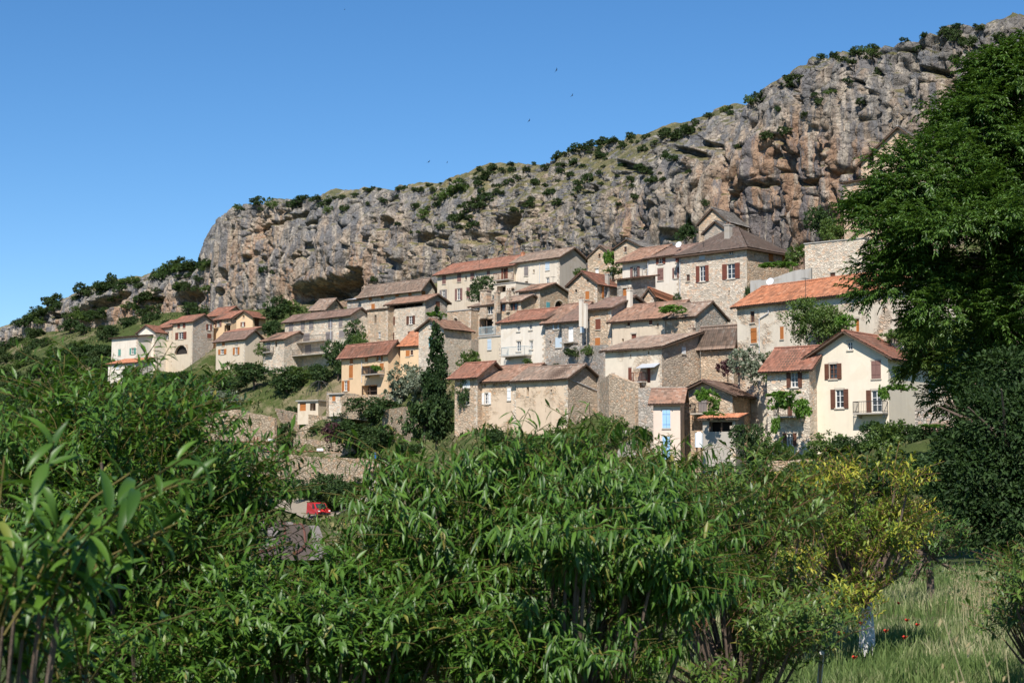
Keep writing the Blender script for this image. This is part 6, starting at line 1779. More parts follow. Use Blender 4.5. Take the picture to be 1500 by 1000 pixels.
# single shrubs and trees between the houses: kind, column, foot row, distance, height in photo px, label
SPOT = [
    ('tree0', 405, 470, 318, 42, 'leafy tree at the foot of the cliff grotto', 1.2), ('green1', 425, 462, 320, 30, 'light green tree beside the grotto hut', 1.1), ('tree1', 398, 500, 296, 34, 'bushy tree behind the white corner house', 1.0), ('green0', 388, 520, 292, 24, 'green bush in the gap beside the sandy house', 1.0),
    ('tree2', 702, 446, 252, 46, 'round leafy tree before the long terrace house', 0.85), ('tree0', 420, 575, 268, 44, 'broad dark tree below the grey-shuttered house', 1.3), ('tree1', 372, 570, 282, 42, 'dark tree below the sandy house', 1.5), ('green2', 345, 560, 288, 34, 'green bush below the sandy house', 1.3), ('tree2', 330, 585, 280, 36, 'dark shrub left of the garden terraces', 1.5),
    ('olive0', 322, 610, 268, 46, 'silvery olive tree on the terrace slope', 1.2), ('tree0', 292, 590, 276, 40, 'dark bush beside the silvery olive tree', 1.4), ('tree1', 265, 575, 300, 34, 'dark tree below the grey gable house', 1.4), ('green1', 230, 575, 300, 28, 'green bush below the white gable house', 1.4),
    ('tree2', 495, 555, 264, 60, 'tall dark ivy-clad tree between grey-shuttered and peach houses', 0.7), ('tree0', 520, 520, 266, 60, 'dark ivy-covered tree against the grey-shuttered house', 0.6), ('green0', 528, 512, 262, 30, 'bright green bush against the narrow stone house', 0.8), ('tree1', 470, 570, 262, 40, 'dark green bush left of the peach house', 1.0), ('green1', 440, 560, 268, 30, 'green bush on the bank under the balconies', 1.5),
    ('olive1', 590, 588, 236, 60, 'grey-green palm-like shrub before the peach house', 0.95), ('olive0', 618, 590, 234, 52, 'dry silvery shrub beside the peach wing', 0.9), ('tree2', 545, 625, 236, 46, 'broad dark bush on the garden terrace', 1.5), ('tree0', 505, 640, 240, 40, 'dark bush above the retaining wall', 1.5), ('box0', 575, 618, 234, 36, 'dark rounded shrub under the peach house', 1.5),
    ('tree1', 520, 668, 228, 54, 'large dark leafy shrub above the long retaining wall', 1.6), ('tree2', 555, 665, 224, 44, 'dark leafy shrub near the blue barrel', 1.4), ('plum0', 485, 655, 236, 40, 'purple-leaved shrub above the retaining wall', 0.8), ('box1', 622, 642, 203, 76, 'round dark bush at the foot of the tall conifer', 0.75), ('scrub0', 415, 660, 246, 42, 'dusty green bush in the terrace gap', 1.0), ('scrub1', 395, 645, 250, 30, 'dusty bush beside the retaining wall', 1.0),
    ('tree0', 480, 752, 224, 66, 'wide dark bush below the retaining wall beside the lane', 1.25), ('tree1', 505, 752, 218, 52, 'dark bush behind the red van', 1.3), ('green2', 530, 745, 214, 40, 'green bush by the railway cabin', 1.4), ('tree2', 450, 735, 240, 36, 'bush at the foot of the retaining wall', 1.3), ('green0', 415, 730, 246, 20, 'low green bush beside the lane', 1.6),
    ('green1', 690, 545, 210, 40, 'green bush between tower and roller blind house', 0.9), ('tree0', 682, 600, 194, 50, 'dark bush at the corner of the roller blind house', 0.6), ('green2', 672, 535, 232, 22, 'green shrub under the arched window tower', 1.4),
    ('lime0', 1200, 520, 154.5, 82, 'round leafy tree against the orange-roofed house', 0.98), ('vine0', 1240, 482, 150, 26, 'vine foliage at the orange-roofed house doorway', 0.9), ('olive1', 1100, 560, 160, 60, 'blue-grey spruce-like shrub behind the vine house', 0.85), ('plum0', 1066, 558, 165, 36, 'purple-leaved shrub behind the vine house roof', 1.0), ('green0', 1132, 560, 158, 42, 'green shrub between the vine house and annex', 0.7), ('green1', 1135, 528, 156, 18, 'small green bush above the annex roof', 1.3),
    ('green2', 1310, 500, 150, 30, 'green bush behind the red-brown roof of the cream house', 1.3), ('tree2', 1205, 356, 206, 56, 'dark green tree at the foot of the orange cliff', 1.0), ('green0', 1225, 352, 202, 44, 'green tree below the cliff tower', 0.9), ('tree1', 1005, 360, 228, 34, 'dark bush at the cliff foot beside the satellite dish', 1.0), ('green1', 1168, 385, 200, 34, 'green shrub beside the hip-roofed house', 1.0), ('vine0', 1130, 394, 196, 12, 'green vine on the terrace of the hip-roofed house', 2.2), ('vine0', 1150, 393, 195, 12, 'green vine trailing above the concrete wall', 2.2), ('box1', 1096, 450, 198, 44, 'ivy climbing the corner of the hip-roofed house', 0.22),
    ('green2', 900, 402, 222, 18, 'green shrub beside the orange gable house', 1.5), ('vine0', 895, 392, 233, 30, 'ivy on the narrow stone gable', 0.6), ('green0', 850, 405, 228, 16, 'green bush under the cliff beside the ivy gable', 1.3), ('tree0', 992, 448, 202, 22, 'small dark bush beside the low gable cottage', 0.8), ('vine0', 987, 461, 185, 18, 'moss and ivy on the broken gable roof', 1.7),
    ('green1', 895, 650, 166, 52, 'green shrub beside the stone steps', 0.9), ('green2', 810, 655, 172, 48, 'bushy green shrub at the barn corner', 0.9), ('green0', 870, 660, 172, 36, 'low green shrub by the arched barn door', 1.5), ('tree1', 940, 670, 158, 50, 'leafy bush against the pink house', 0.8), ('scrub2', 845, 668, 168, 30, 'grey-green bush below the barn', 1.5), ('green1', 780, 665, 172, 34, 'green bush below the barn dwelling', 1.4), ('tree2', 730, 665, 176, 40, 'dark bush below the barn dwelling', 1.5),
    ('scrub1', 838, 522, 192.5, 16, 'weedy tuft on the crumbling rubble wall', 1.6), ('green0', 862, 520, 189, 18, 'green weeds hanging on the rubble wall above the barn', 1.2), ('scrub2', 820, 545, 193, 14, 'grey weeds low on the rubble wall above the barn', 1.6), ('green1', 772, 534, 199, 12, 'small green plant under the white balcony', 1.3),
    ('tree2', 1100, 690, 142, 74, 'dark leafy bush between shed and annex', 0.75), ('green0', 1130, 680, 140, 46, 'green bush below the annex', 1.2), ('green2', 1160, 678, 138, 26, 'small trimmed shrub before the annex door', 0.9), ('green1', 1185, 680, 138, 26, 'small round shrub before the cream house', 0.9), ('green0', 1235, 680, 134, 44, 'green garden bush under the cream house', 1.3), ('tree1', 1290, 672, 132, 60, 'dense dark shrub below the cream house balcony', 1.1), ('tree0', 1330, 672, 130, 58, 'dense shrub beside the cream house porch', 1.1), ('green2', 1262, 690, 130, 48, 'green bush under the balcony', 1.2),
    ('tree2', 1210, 740, 118, 70, 'leafy bush below the roadside wall', 1.3), ('green1', 1160, 735, 112, 56, 'light green bush at the orchard edge', 1.5), ('tree0', 1290, 740, 105, 72, 'leafy bush at the back of the orchard', 1.4), ('tree1', 1350, 740, 95, 80, 'leafy bush near the garage', 1.3), ('tree2', 1060, 735, 118, 60, 'leafy bush behind the almond tree', 1.5),
    ('green0', 1210, 668, 133, 44, 'leafy shrub at the corner of the cream house garden', 1.3), ('tree2', 1255, 676, 131, 40, 'dark rounded shrub in the cream house garden', 1.5), ('green1', 1305, 668, 130, 66, 'tall green shrub beside the cream house balcony', 1.0), ('tree0', 1350, 668, 128, 50, 'dark shrub before the garage', 1.3), ('green2', 1285, 700, 122, 48, 'broad green shrub on the bank under the cream house', 1.6), ('tree1', 1235, 712, 120, 52, 'dark broad shrub on the bank under the cream house', 1.6), ('green0', 1330, 708, 118, 52, 'green shrub on the bank below the garage', 1.6), ('tree2', 1385, 712, 112, 60, 'dark shrub on the bank below the garage', 1.5), ('green1', 1180, 712, 122, 44, 'green shrub beneath the roadside wall', 1.6), ('tree0', 1420, 690, 112, 60, 'shaded shrub beside the garage wall', 1.4),
    ('cypress0', 560, 765, 196, 100, 'thin dark cypress beside the railway cabin', 1.9),
]
for key, x, y, Yd, hp, label, wide in SPOT:
    p = at(x, y, Yd); h_ = hp / F_PX * Yd
    if Yd > 222 and key[:3] in ('tre', 'gre', 'box', 'scr', 'oli') and y > 530:
        hp_ = hit_ground(x, y, Yd - 30, Yd + 30)
        if hp_ is not None: p = hp_; h_ = hp / F_PX * p[1]
    nm = {'oli': 'silver_shrub', 'vin': 'climbing_vine', 'plu': 'purple_shrub', 'cyp': 'cypress_tree', 'tre': 'leafy_tree', 'lim': 'round_tree', 'box': 'dark_bush', 'scr': 'scrub_bush', 'gre': 'green_bush'}[key[:3]]
    plant(key, p, h_, label, 'vine' if key[:3] == 'vin' else ('tree' if key[:3] in ('tre', 'lim', 'cyp') else 'shrub'), None, nm, wide)
plant('conifer0', at(640, 645, 204), 190 / F_PX * 204, 'tall dark conifer beside the dormer house', 'tree', None, 'tall_conifer', 0.64)
# vines on two balconies
for x, y, Yd, hp, wd, lb in [(1036, 592, 155.5, 28, 1.0, 'bright green vine over the glazed balcony'), (1046, 605, 155.5, 26, 0.5, 'vine trailing down the ochre gable'), (1172, 618, 145, 44, 0.55, 'vine climbing beside the annex balcony'), (1140, 604, 145.5, 34, 0.7, 'leafy vine hanging over the annex balcony'), (1136, 640, 145.5, 36, 0.35, 'vine stem climbing the annex wall'),
                         (1150, 582, 145.5, 12, 3.0, 'vine arching above the annex balcony'), (1320, 574, 141, 14, 2.4, 'vine on the pergola of the cream house'), (1295, 590, 141, 30, 0.5, 'vine beside the cream house balcony'), (551, 545, 239, 12, 1.0, 'potted greenery on the peach house balcony'), (640, 466, 255, 12, 2.0, 'creeper along the wall below the loggia house'), (1045, 610, 149.5, 10, 2.4, 'creeper on the lean-to roof'), (1370, 628, 127, 9, 4.0, 'moss and creeper along the garage roof')]:
    plant('vine0', at(x, y, Yd), hp / F_PX * Yd, lb, 'vine', None, 'climbing_vine', wd)

# ------------------------------------------------------------------ peach and almond trees of the orchard
def shoots_tree(name, label, blobs, base, n_shoots, leaf_len, shapes, mat, per_m, rnd, shoot_len=(0.35, 0.8), droop=0.8, upright=0.9, own=300, twigs=True, cat='tree', trunk_mat=BARK, tr_r=0.055, own_big=False, bough=16, clus=0.32, fork_h=None, group="fruit trees of the orchard"):
    """blobs in world coordinates; each shoot grows up and out and carries hanging leaves"""
    base = np.asarray(base, float)
    root = empty(name, tuple(base), label, cat, group)
    vol = np.array([b[1][0] * b[1][1] * b[1][2] for b in blobs]) ** 0.8; vol /= vol.sum()
    wch = rnd.choice(len(blobs), n_shoots, p=vol)
    cen = np.array([b[0] for b in blobs])[wch]; rad = np.array([b[1] for b in blobs])[wch]
    # shoots gather on boughs, with gaps of shade between them
    nb = max(10, int(n_shoots / bough)); bw = rnd.choice(len(blobs), nb, p=vol)
    bd = rvec(rnd, nb); br = rnd.random(nb) ** 0.38
    bc = np.array([b[0] for b in blobs])[bw] + bd * np.array([b[1] for b in blobs])[bw] * br[:, None] * 0.9
    pick_ = rnd.integers(0, nb, n_shoots); d = bd[pick_] * 0.7 + rvec(rnd, n_shoots) * 0.6; d /= np.linalg.norm(d, axis=1)[:, None]; r_ = br[pick_]
    p0 = bc[pick_] + rvec(rnd, n_shoots) * (rnd.random(n_shoots) ** 0.5)[:, None] * np.array([1, 1, 0.7]) * (clus * rad.mean())
    L = shoot_len[0] + (shoot_len[1] - shoot_len[0]) * rnd.random(n_shoots)
    dirs = d * 0.75 * np.array([1, 1, 0.5]) + rvec(rnd, n_shoots) * 0.35 + np.array([0, 0, upright]); dirs /= np.linalg.norm(dirs, axis=1)[:, None]
    out_ = d * np.array([1, 1, 0]) + rvec(rnd, n_shoots) * 0.4
    K = 7
    tt_ = np.linspace(0, 1, K)
    path = p0[:, None] + dirs[:, None] * (L[:, None] * tt_[None])[..., None] + (out_ * 0.22 - np.array([0, 0, 0.30]))[:, None] * (L[:, None] * (tt_ ** 2)[None])[..., None]
    # leaves
    cnt_ = np.maximum(4, (L * per_m).astype(int))
    si = np.repeat(np.arange(n_shoots), cnt_)
    tpos = np.concatenate([(np.arange(c_) + rnd.random()) / c_ for c_ in cnt_])
    tpos = 0.08 + 0.92 * np.clip(tpos, 0, 1)
    fi = tpos * (K - 1); i0 = np.minimum(fi.astype(int), K - 2); fr = (fi - i0)[:, None]
    pos = path[si, i0] * (1 - fr) + path[si, i0 + 1] * fr
    tan = path[si, i0 + 1] - path[si, i0]; tan /= np.linalg.norm(tan, axis=1)[:, None]
    rv = rvec(rnd, len(si)); side = np.cross(tan, rv); side /= np.linalg.norm(side, axis=1)[:, None]
    D = side * 0.8 + tan * 0.45 + np.array([0, 0, -droop])[None] * (0.25 + 0.75 * rnd.random(len(si)))[:, None] + rvec(rnd, len(si)) * 0.15
    N = tan * 0.5 + np.array([0, 0, 0.9]) + rvec(rnd, len(si)) * 0.35
    size = leaf_len * (0.5 + 0.75 * rnd.random(len(si))) * (1 - 0.35 * np.clip((tpos - 0.85) / 0.15, 0, 1))
    # the leaves that show largest become objects of their own
    fwd = pos[:, 1]; px_, py_ = proj(pos)
    inside = (px_ > -20) & (px_ < 1520) & (py_ > 380) & (py_ < 1010)
    score = np.where(inside, size / fwd * (0.75 + 0.5 * rnd.random(len(si))), 0) * (0.6 + r_[si])
    pick = np.argsort(-score)[:own] if own else np.array([], int)
    rest = np.ones(len(si), bool); rest[pick] = False
    V, Q, UV = leaf_cloud(pos[rest] - base, D[rest], N[rest], size[rest], shapes, rnd)
    link("foliage", mesh_np("foliage", V, Q, LEAFM[mat], True, UV), root)["kind"] = "stuff"
    if len(pick):
        lms = []
        for s_ in shapes:
            for u_ in (0.1, 0.45, 0.8):
                uv = s_[3].copy(); uv[:, 0] = u_
                lms.append(mesh_np("leaf", s_[0], [s_[1], s_[2]], LEAFM[mat], True, uv))
        ex, ey, ez = frames(D[pick], N[pick])
        for k, i in enumerate(pick):
            ob = link("leaf", lms[k % len(lms)], root)
            sz = size[i]; M = Matrix.Identity(4)
            for c_, e_ in enumerate((ex[k], ey[k], ez[k])):
                for r2 in range(3): M[r2][c_] = float(e_[r2] * sz)
            for r2 in range(3): M[r2][3] = float(pos[i][r2] - base[r2])
            ob.matrix_basis = M
    # wood
    mb = MB(base)
    nl = 7
    tips = rnd.choice(n_shoots, min(n_shoots, 70), replace=False)
    fork = base + (0, 0, fork_h or 0.45 * max(0.6, tr_r / 0.055 * 0.6))
    tube(mb, [base - (0, 0, 0.15), base + (0.02, 0, 0.2), fork], tr_r * 1.15, tr_r * 0.9, 8)
    mb.build("trunk", trunk_mat, root, True)
    mb = MB(base)
    for t_ in tips:
        e_ = path[t_, 0]; m_ = fork + (e_ - fork) * 0.5 + np.array([(e_ - fork)[0] * 0.15, (e_ - fork)[1] * 0.15, -0.05])
        tube(mb, [fork, fork + (m_ - fork) * 0.5 + rnd.normal(size=3) * 0.02, m_, e_], tr_r * 0.42, tr_r * 0.12, 5)
    mb.build("limbs", BARK, root, True)["kind"] = "stuff"
    if twigs:
        mb = MB(base)
        for i in range(n_shoots):
            for a_, b_ in ((0, 2), (2, 4), (4, 6)): mb.bar(path[i, a_], path[i, b_], tr_r * (0.09 if own_big else 0.042), 3, tr_r * (0.06 if own_big else 0.028))
        mb.build("twigs", TWIG if mat != 'peach' else SHOOT, root)["kind"] = "stuff"
    return root

PE0 = [leaf_shape(7, 0.20, 1.0, 0.45), leaf_shape(7, 0.18, 1.5, 0.35), leaf_shape(7, 0.21, 0.6, 0.5)]
PE1 = [leaf_shape(4, 0.17, 0.7, 0.45), leaf_shape(4, 0.15, 1.1, 0.35), leaf_shape(4, 0.18, 0.35, 0.5)]
PE2 = [leaf_shape(3, 0.24, 0.5, 0.45), leaf_shape(3, 0.21, 0.9, 0.35), leaf_shape(3, 0.27, 0.2, 0.5)]
AL2 = [leaf_shape(3, 0.30, 0.6, 0.4), leaf_shape(3, 0.26, 1.0, 0.3)]
def B(px, py, Y, rx, ry, rz): return (at(px, py, Y), (rx, ry, rz))
G0 = lambda px, Y: np.array([(px - 750) / F_PX * Y, Y, gz((px - 750) / F_PX * Y, Y)])

r1 = np.random.default_rng(101)
shoots_tree('peach_tree', 'closest peach tree with big glossy drooping leaves at the orchard edge',
    [B(-40, 960, 3.5, 0.18, 0.35, 0.2), B(-80, 880, 3.6, 0.18, 0.4, 0.28), B(20, 1060, 3.6, 0.24, 0.4, 0.2), B(-40, 1010, 3.3, 0.24, 0.3, 0.26), B(110, 1090, 4.0, 0.2, 0.3, 0.18), B(15, 840, 3.8, 0.07, 0.2, 0.1), B(85, 830, 3.9, 0.03, 0.1, 0.04)],
    G0(-60, 3.8), 80, 0.098, PE0, 'peach', 34, r1, (0.3, 0.6), 0.75, 1.4, 300, own_big=True, tr_r=0.03)
r1 = np.random.default_rng(102)
shoots_tree('peach_tree', 'tall bushy peach tree standing before the railway mast',
    [B(220, 770, 7.6, 0.42, 0.6, 0.4), B(150, 740, 7.2, 0.42, 0.6, 0.4), B(265, 890, 7.8, 0.32, 0.6, 0.34), B(120, 920, 7.0, 0.6, 0.7, 0.45), B(240, 960, 7.6, 0.6, 0.6, 0.35), B(50, 830, 7.4, 0.5, 0.6, 0.4), B(235, 640, 7.6, 0.2, 0.25, 0.16), B(140, 630, 7.6, 0.18, 0.3, 0.18), B(275, 790, 7.8, 0.14, 0.2, 0.18), B(200, 680, 7.6, 0.3, 0.3, 0.2)],
    G0(230, 7.6), 1900, 0.068, PE2, 'peach', 58, r1, (0.25, 0.55), 0.7, 1.0, 300)
r1 = np.random.default_rng(103)
shoots_tree('peach_tree', 'low peach tree with dense dark leaves next to the rail curve',
    [B(450, 925, 7.2, 0.42, 0.5, 0.26), B(570, 915, 7.4, 0.26, 0.5, 0.24), B(400, 978, 7.2, 0.5, 0.5, 0.26), B(520, 968, 7.2, 0.45, 0.5, 0.28), B(600, 938, 7.4, 0.38, 0.5, 0.3)],
    G0(470, 7.3), 1000, 0.070, PE2, 'peach', 58, r1, (0.22, 0.45), 0.75, 0.9, 300)
r1 = np.random.default_rng(104)
shoots_tree('peach_tree', 'rounded peach tree with long hanging leaves in front of the barn',
    [B(690, 737, 7.8, 0.40, 0.5, 0.24), B(800, 727, 7.8, 0.42, 0.55, 0.24), B(890, 747, 7.8, 0.40, 0.5, 0.26), B(640, 802, 7.6, 0.32, 0.5, 0.3), B(960, 822, 7.8, 0.3, 0.5, 0.3), B(760, 822, 7.4, 0.5, 0.5, 0.22), B(890, 847, 7.5, 0.42, 0.5, 0.24), B(945, 762, 8.0, 0.26, 0.4, 0.26), B(830, 892, 7.6, 0.5, 0.5, 0.18), B(960, 912, 7.8, 0.28, 0.4, 0.22), B(720, 950, 7.4, 0.36, 0.5, 0.16), B(850, 975, 7.3, 0.4, 0.5, 0.16), B(640, 930, 7.4, 0.3, 0.4, 0.2)],
    G0(810, 7.8), 2250, 0.086, PE1, 'peach', 50, r1, (0.15, 0.36), 1.6, 0.85, 300)
r1 = np.random.default_rng(105)
shoots_tree('almond_tree', 'upright almond tree with small leaves before the pink house',
    [B(1060, 800, 12.5, 0.5, 0.7, 0.5), B(1000, 770, 13, 0.5, 0.7, 0.36), B(1110, 860, 12.5, 0.55, 0.7, 0.5), B(1040, 930, 12, 0.6, 0.7, 0.5), B(1120, 780, 13, 0.25, 0.5, 0.4), B(1150, 930, 12.2, 0.4, 0.6, 0.4), B(1090, 980, 12.2, 0.5, 0.6, 0.35)],
    G0(1075, 12.5), 900, 0.085, AL2, 'almond', 46, r1, (0.25, 0.6), 0.25, 1.3, 300)
r1 = np.random.default_rng(106)
shoots_tree('almond_tree', 'almond tree with yellowing crown and whitewashed trunk',
    [B(1290, 740, 19, 0.55, 0.7, 0.42), B(1240, 790, 19, 0.7, 0.8, 0.5), B(1200, 850, 18.5, 0.7, 0.8, 0.45), B(1320, 790, 19, 0.32, 0.6, 0.4), B(1190, 760, 19, 0.4, 0.6, 0.45), B(1220, 890, 18.5, 0.4, 0.6, 0.25), B(1270, 850, 19, 0.35, 0.5, 0.3)],
    G0(1262, 19), 820, 0.085, AL2, 'yellow', 42, r1, (0.25, 0.6), 0.3, 1.1, 300, True, 'tree', LIMEWASH, 0.085, fork_h=0.6)
r1 = np.random.default_rng(107)
shoots_tree('young_tree', 'slim young tree standing alone in the orchard shade',
    [B(1356, 800, 26, 0.5, 0.5, 0.45), B(1340, 830, 26, 0.35, 0.4, 0.3), B(1378, 830, 26, 0.3, 0.4, 0.3)], G0(1356, 26), 260, 0.09, AL2, 'ash', 40, r1, (0.2, 0.5), 0.3, 0.9, 0, True, 'tree', BARK, 0.06, bough=9, clus=0.5, fork_h=0.75)
r1 = np.random.default_rng(108)
shoots_tree('almond_tree', 'leafy almond bush cut off by the meadow edge',
    [B(1500, 850, 15, 0.35, 0.5, 0.4), B(1530, 900, 14, 0.4, 0.5, 0.5)], G0(1530, 14.5), 240, 0.085, AL2, 'almond', 42, r1, (0.2, 0.5), 0.3, 1.0, 200)

# ------------------------------------------------------------------ the big tree and its shaded neighbours
def spray_tree(name, label, blobs, base, n_spray, leaf, mat, rnd, trunk_h, trunk_r, per=15):
    """compound leaves: sprays of leaflets fanning out and hanging at the ends of boughs"""
    base = np.asarray(base, float)
    root = empty(name, tuple(base), label, 'tree', "big trees at the orchard edge")
    vol = np.array([b[1][0] * b[1][1] * b[1][2] for b in blobs]) ** 0.7; vol /= vol.sum()
    nbough = max(40, n_spray // 24)
    wch = rnd.choice(len(blobs), nbough, p=vol)
    cen = np.array([b[0] for b in blobs])[wch]; rad = np.array([b[1] for b in blobs])[wch]
    d = rvec(rnd, nbough); d[:, 2] = np.where(d[:, 2] < -0.5, -d[:, 2] * 0.6, d[:, 2])
    bp = cen + d * rad * (0.55 + 0.5 * rnd.random(nbough))[:, None]
    k = rnd.integers(0, nbough, n_spray)
    off = rvec(rnd, n_spray) * (rnd.random(n_spray) ** 0.5)[:, None]
    sp = bp[k] + off * np.array([0.8, 0.8, 0.5]) * (rad[k].mean(1) * 0.40)[:, None]
    sd_ = d[k] * np.array([1, 1, 0.4]) * 0.8 + off * 0.9 + rvec(rnd, n_spray) * 0.5 + np.array([0, 0, 0.2]); sd_ /= np.linalg.norm(sd_, axis=1)[:, None]
    i = np.repeat(np.arange(n_spray), per)
    t_ = np.tile(np.linspace(0, 1, per), n_spray)
    pos = sp[i] + sd_[i] * (t_ * leaf * 3.6)[:, None] - np.array([0, 0, 1])[None] * (t_ ** 2 * leaf * 0.9)[:, None]
    side = np.cross(sd_[i], np.array([0, 0, 1.0])); side /= np.linalg.norm(side, axis=1)[:, None]
    sg = np.where(np.arange(len(i)) % 2, 1.0, -1.0)[:, None]
    D = side * sg * 0.75 + sd_[i] * 0.7 + np.array([0, 0, -0.25]) + rvec(rnd, len(i)) * 0.35
    N = np.array([0, 0, 1.0]) + d[k][i] * 0.4 + rvec(rnd, len(i)) * 0.3
    V, Q, UV = leaf_cloud(pos - base, D, N, leaf * (0.7 + 0.6 * rnd.random(len(i))), SH_ASH, rnd)
    link("crown", mesh_np("crown", V, Q, LEAFM[mat], False, UV), root)["kind"] = "stuff"
    mb = MB(base); top = base + (0, 0, trunk_h)
    tube(mb, [base - (0, 0, 0.3), base + (0.1, 0, trunk_h * 0.4), base + (-0.1, 0.1, trunk_h * 0.75), top], trunk_r, trunk_r * 0.4, 10); mb.build("trunk", BARK, root, True)
    mb = MB(base)
    for q_ in rnd.choice(nbough, min(60, nbough), replace=False):
        s_ = base + (0, 0, trunk_h * (0.35 + 0.6 * rnd.random())); e_ = bp[q_]; m_ = (s_ + e_) / 2 + (0, 0, 0.3)
        tube(mb, [s_, m_, e_], trunk_r * 0.22, trunk_r * 0.04, 5)
    mb.build("limbs", BARK, root, True)["kind"] = "stuff"
    return root
r1 = np.random.default_rng(201)
YB = 48.0
spray_tree('ash_tree', 'huge leafy tree towering over the orchard edge', [B(1480, 150, YB, 1.4, 1.8, 1.2), B(1420, 190, YB, 1.3, 1.6, 1.1), B(1520, 250, YB, 2.2, 2.2, 1.8), B(1360, 260, YB - 1, 1.6, 1.8, 1.0), B(1310, 330, YB - 1, 1.3, 1.6, 1.1), B(1420, 350, YB - 2, 2.0, 2.0, 1.5), B(1530, 420, YB - 1, 2.0, 2.2, 1.8), B(1330, 410, YB - 1, 1.4, 1.6, 0.95), B(1400, 460, YB - 1.5, 1.6, 1.6, 1.0), B(1480, 520, YB, 1.7, 1.8, 1.3), B(1600, 300, YB, 2.2, 2.2, 2.4), B(1290, 300, YB, 0.8, 1.0, 0.7), B(1455, 105, YB, 0.8, 1.0, 0.7), B(1505, 95, YB, 1.2, 1.2, 0.8), B(1430, 580, YB, 1.0, 1.2, 0.9)],
    np.array([15.5, YB, gz(15.5, YB)]), 14500, 0.135, 'ash', r1, 11.0, 0.32)
r1 = np.random.default_rng(202)
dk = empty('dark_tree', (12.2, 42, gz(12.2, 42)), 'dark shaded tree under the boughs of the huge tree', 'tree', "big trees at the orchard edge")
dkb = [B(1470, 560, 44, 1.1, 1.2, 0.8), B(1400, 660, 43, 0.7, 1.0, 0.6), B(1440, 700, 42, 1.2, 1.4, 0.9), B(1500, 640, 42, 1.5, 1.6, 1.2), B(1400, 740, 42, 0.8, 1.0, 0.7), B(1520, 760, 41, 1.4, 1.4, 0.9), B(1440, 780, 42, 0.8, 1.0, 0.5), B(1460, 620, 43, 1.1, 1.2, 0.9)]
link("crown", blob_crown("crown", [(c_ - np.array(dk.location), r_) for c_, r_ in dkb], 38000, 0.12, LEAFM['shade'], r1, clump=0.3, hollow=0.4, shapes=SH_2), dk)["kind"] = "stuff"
link("trunk", trunk_mesh("trunk", 3.4, 0.18, 9, BARK, r1), dk)
r1 = np.random.default_rng(203)
spray_tree('lime_tree', 'pale green tree beside the cream house porch', [B(1365, 500, 112, 1.5, 1.8, 1.3), B(1400, 540, 112, 1.8, 2.0, 1.4), B(1350, 540, 113, 1.0, 1.4, 1.0), B(1430, 490, 112, 1.6, 2.0, 1.4)],
    np.array([29.5, 113, gz(29.5, 113)]), 2200, 0.26, 'lime', r1, 7.5, 0.22)

# ------------------------------------------------------------------ low growth on the hillside
ru = np.random.default_rng(77)
n = 120000
yy = 80 + 355 * ru.random(n) ** 0.9; xx = (-60 + 1560 * ru.random(n) - 750) / F_PX * yy
pn = fbm(np.stack([xx / 9, yy / 9, xx * 0], 1), 4, 31)
keep = (ru.random(n) < np.clip(0.55 + pn * 2.0, 0.05, 1)) & (np.min(np.hypot(xx[:, None] - txy[None, ::3, 0], yy[:, None] - txy[None, ::3, 1]), axis=1) > 3.4)
for h in HOUSES:
    rx2, ry2 = xx - h['C'][0], yy - h['C'][1]
    u_ = rx2 * h['df'][0] + ry2 * h['df'][1]; v_ = rx2 * h['dg'][0] + ry2 * h['dg'][1]
    keep &= ~((u_ > -0.3) & (u_ < h['a'] + 0.3) & (v_ > -0.3) & (v_ < h['b'] + 0.3))
lp = np.array(ln)
for a0, b0_ in zip(lp[:-1], lp[1:]):
    t_ = np.clip(((xx - a0[0]) * (b0_ - a0)[0] + (yy - a0[1]) * (b0_ - a0)[1]) / ((b0_ - a0) @ (b0_ - a0)), 0, 1)
    keep &= np.hypot(xx - a0[0] - t_ * (b0_ - a0)[0], yy - a0[1] - t_ * (b0_ - a0)[1]) > 2.0
xx, yy, pn = xx[keep], yy[keep], pn[keep]; n = len(xx)
pos = np.stack([xx, yy, ground_z(xx, yy) - 0.05], 1)
D = rvec(ru, n) * 0.7 + np.array([0, 0, 0.9]); N = rvec(ru, n)
V, Q, UV = leaf_cloud(pos, D, N, (0.2 + 0.42 * ru.random(n)) * (1 + np.clip(pn, -0.3, 0.6)), SH_2, ru)
ug = link("undergrowth", mesh_np("undergrowth", V, Q, LEAFM['weeds'], False, UV)); tag(ug, "low weeds and grass growing all over the hillside", "undergrowth", None, "stuff")

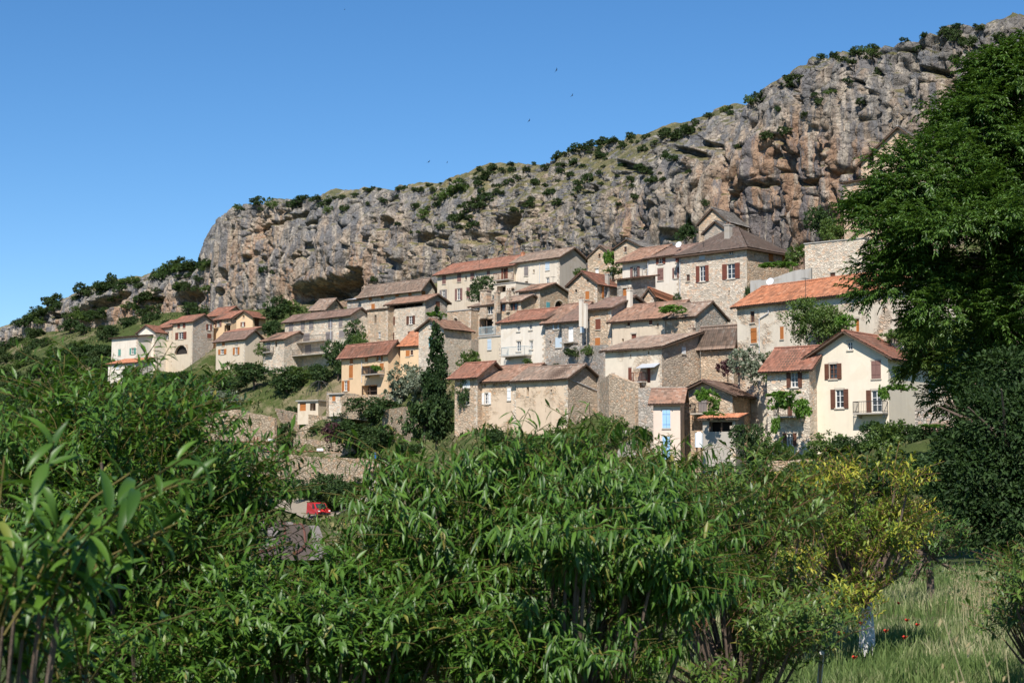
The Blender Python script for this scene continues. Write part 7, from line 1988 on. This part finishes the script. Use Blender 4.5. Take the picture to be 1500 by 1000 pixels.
# ------------------------------------------------------------------ meadow
rg = np.random.default_rng(5)
n = 90000
u = rg.random(n); yy = 11.0 + 26.0 * u ** 1.4
xx = (880 + 720 * rg.random(n) - 750) / F_PX * yy
patch = fbm(np.stack([xx / 1.3, yy / 1.6, xx * 0], 1), 3, 8)
keep = rg.random(n) < np.clip(0.62 + patch * 1.2, 0.08, 1)
xx, yy, patch = xx[keep], yy[keep], patch[keep]
n = len(xx)
zz_ = ground_z(xx, yy)
hgt = (0.06 + 0.13 * rg.random(n) ** 1.6) * (1 + 0.6 * patch) * np.where(yy > 24, 1.3, 1.0)
a_ = rg.random(n) * 6.283; lean = rg.normal(size=(n, 2)) * 0.32
w = 0.0045 + 0.006 * rg.random(n)
bx2, by2 = np.cos(a_) * w, np.sin(a_) * w
V = np.stack([np.stack([xx - bx2, yy - by2, zz_ - 0.02], 1), np.stack([xx + bx2, yy + by2, zz_ - 0.02], 1),
              np.stack([xx + bx2 * .7 + lean[:, 0] * hgt * .35, yy + by2 * .7 + lean[:, 1] * hgt * .35, zz_ + hgt * .6], 1), np.stack([xx - bx2 * .7 + lean[:, 0] * hgt * .35, yy - by2 * .7 + lean[:, 1] * hgt * .35, zz_ + hgt * .6], 1),
              np.stack([xx + lean[:, 0] * hgt, yy + lean[:, 1] * hgt, zz_ + hgt], 1)], 1).reshape(-1, 3)
b0 = np.arange(n)[:, None] * 5
UV = np.repeat(np.stack([rg.random(n), np.zeros(n)], 1), 5, 0)
grass = link("grass", mesh_np("grass", V, [b0 + np.array([0, 1, 2, 3]), b0 + np.array([3, 2, 4])], LEAFM['grass'], False, UV))
tag(grass, "rough meadow grass growing under the orchard trees", "grass", None, "stuff")
def stalk(x, y, h_, label, tilt):
    z_ = gz(x, y); root = empty("wild_oat", (x, y, z_), label, "grass stalk", "dry wild oat stalks in the meadow")
    mb = MB((x, y, z_)); pts = [np.array([x + tilt * h_ * t_ ** 2, y, z_ + h_ * t_]) for t_ in np.linspace(0, 1, 7)]
    tube(mb, pts, 0.0035, 0.0012, 4); mb.build("stem", LEAFM['straw'], root)
    m = 26; rr2 = np.random.default_rng(int(h_ * 1000) + int(x * 100)); t_ = 0.55 + 0.45 * rr2.random(m); pos = np.stack([x + tilt * h_ * t_ ** 2, np.full(m, y), z_ + h_ * t_], 1) + rr2.normal(size=(m, 3)) * np.array([0.02, 0.02, 0.005])
    V_, Q_, U_ = leaf_cloud(pos - np.array([x, y, z_]), np.array([0.3 * np.sign(tilt + .01), 0, -0.8]) + rr2.normal(size=(m, 3)) * 0.35, rvec(rr2, m), np.full(m, 0.026), [leaf_shape(4, 0.3, 0.4, 0.4)], rr2)
    link("seed_head", mesh_np("seed_head", V_, Q_, LEAFM['straw'], False, U_), root)["kind"] = "stuff"
rs = random.Random(12)
for k in range(12):
    Yd = rs.uniform(4.2, 7.0); px = rs.uniform(1465, 1530); x = (px - 750) / F_PX * Yd
    stalk(x, Yd, rs.uniform(1.0, 1.45), 'dry straw-coloured wild oat stalk beside the meadow bush', rs.uniform(-0.18, 0.1))
for k in range(46):
    Yd = rs.uniform(20, 25); px = rs.uniform(1375, 1480); x = (px - 750) / F_PX * Yd
    stalk(x, Yd, rs.uniform(0.45, 0.8), 'greyish wild oat stalk in the tuft by the young tree', rs.uniform(-0.2, 0.2))
POP = m_plain("poppy_red", (0.55, 0.04, 0.02), 0.6)
for k in range(14):
    Yd = rs.uniform(15, 24); px = rs.uniform(1200, 1340); x = (px - 750) / F_PX * Yd; z_ = gz(x, Yd)
    root = empty("poppy", (x, Yd, z_), "red poppy flowering in the orchard grass", "flower", "poppies in the meadow"); hh = rs.uniform(0.35, 0.5)
    mb = MB(); mb.bar((0, 0, 0), (0.01, 0, hh), 0.003, 4); mb.build("stem", LEAFM['grass'], root)
    mb = MB(); rr3 = 0.026
    for q_ in range(4):
        a0, a1 = q_ * 1.571 - .75, q_ * 1.571 + .75; am = (a0 + a1) / 2
        mb.poly([(0.01, 0, hh), (0.01 + rr3 * math.cos(a0), rr3 * math.sin(a0), hh + .022), (0.01 + rr3 * 1.25 * math.cos(am), rr3 * 1.25 * math.sin(am), hh + .034), (0.01 + rr3 * math.cos(a1), rr3 * math.sin(a1), hh + .022)])
    mb.build("petals", POP, root)
p0, p1 = at_z(1196, 1010, -1.75), at(1204, 955, 12.0)
mb = MB(p0); mb.bar(p0 - (0, 0, 0.2), p1, 0.022, 6, 0.017); stq = mb.build("stake", LIMEWASH); stq.location = p0
tag(stq, "pale leaning wooden stake in the orchard grass", "stake")
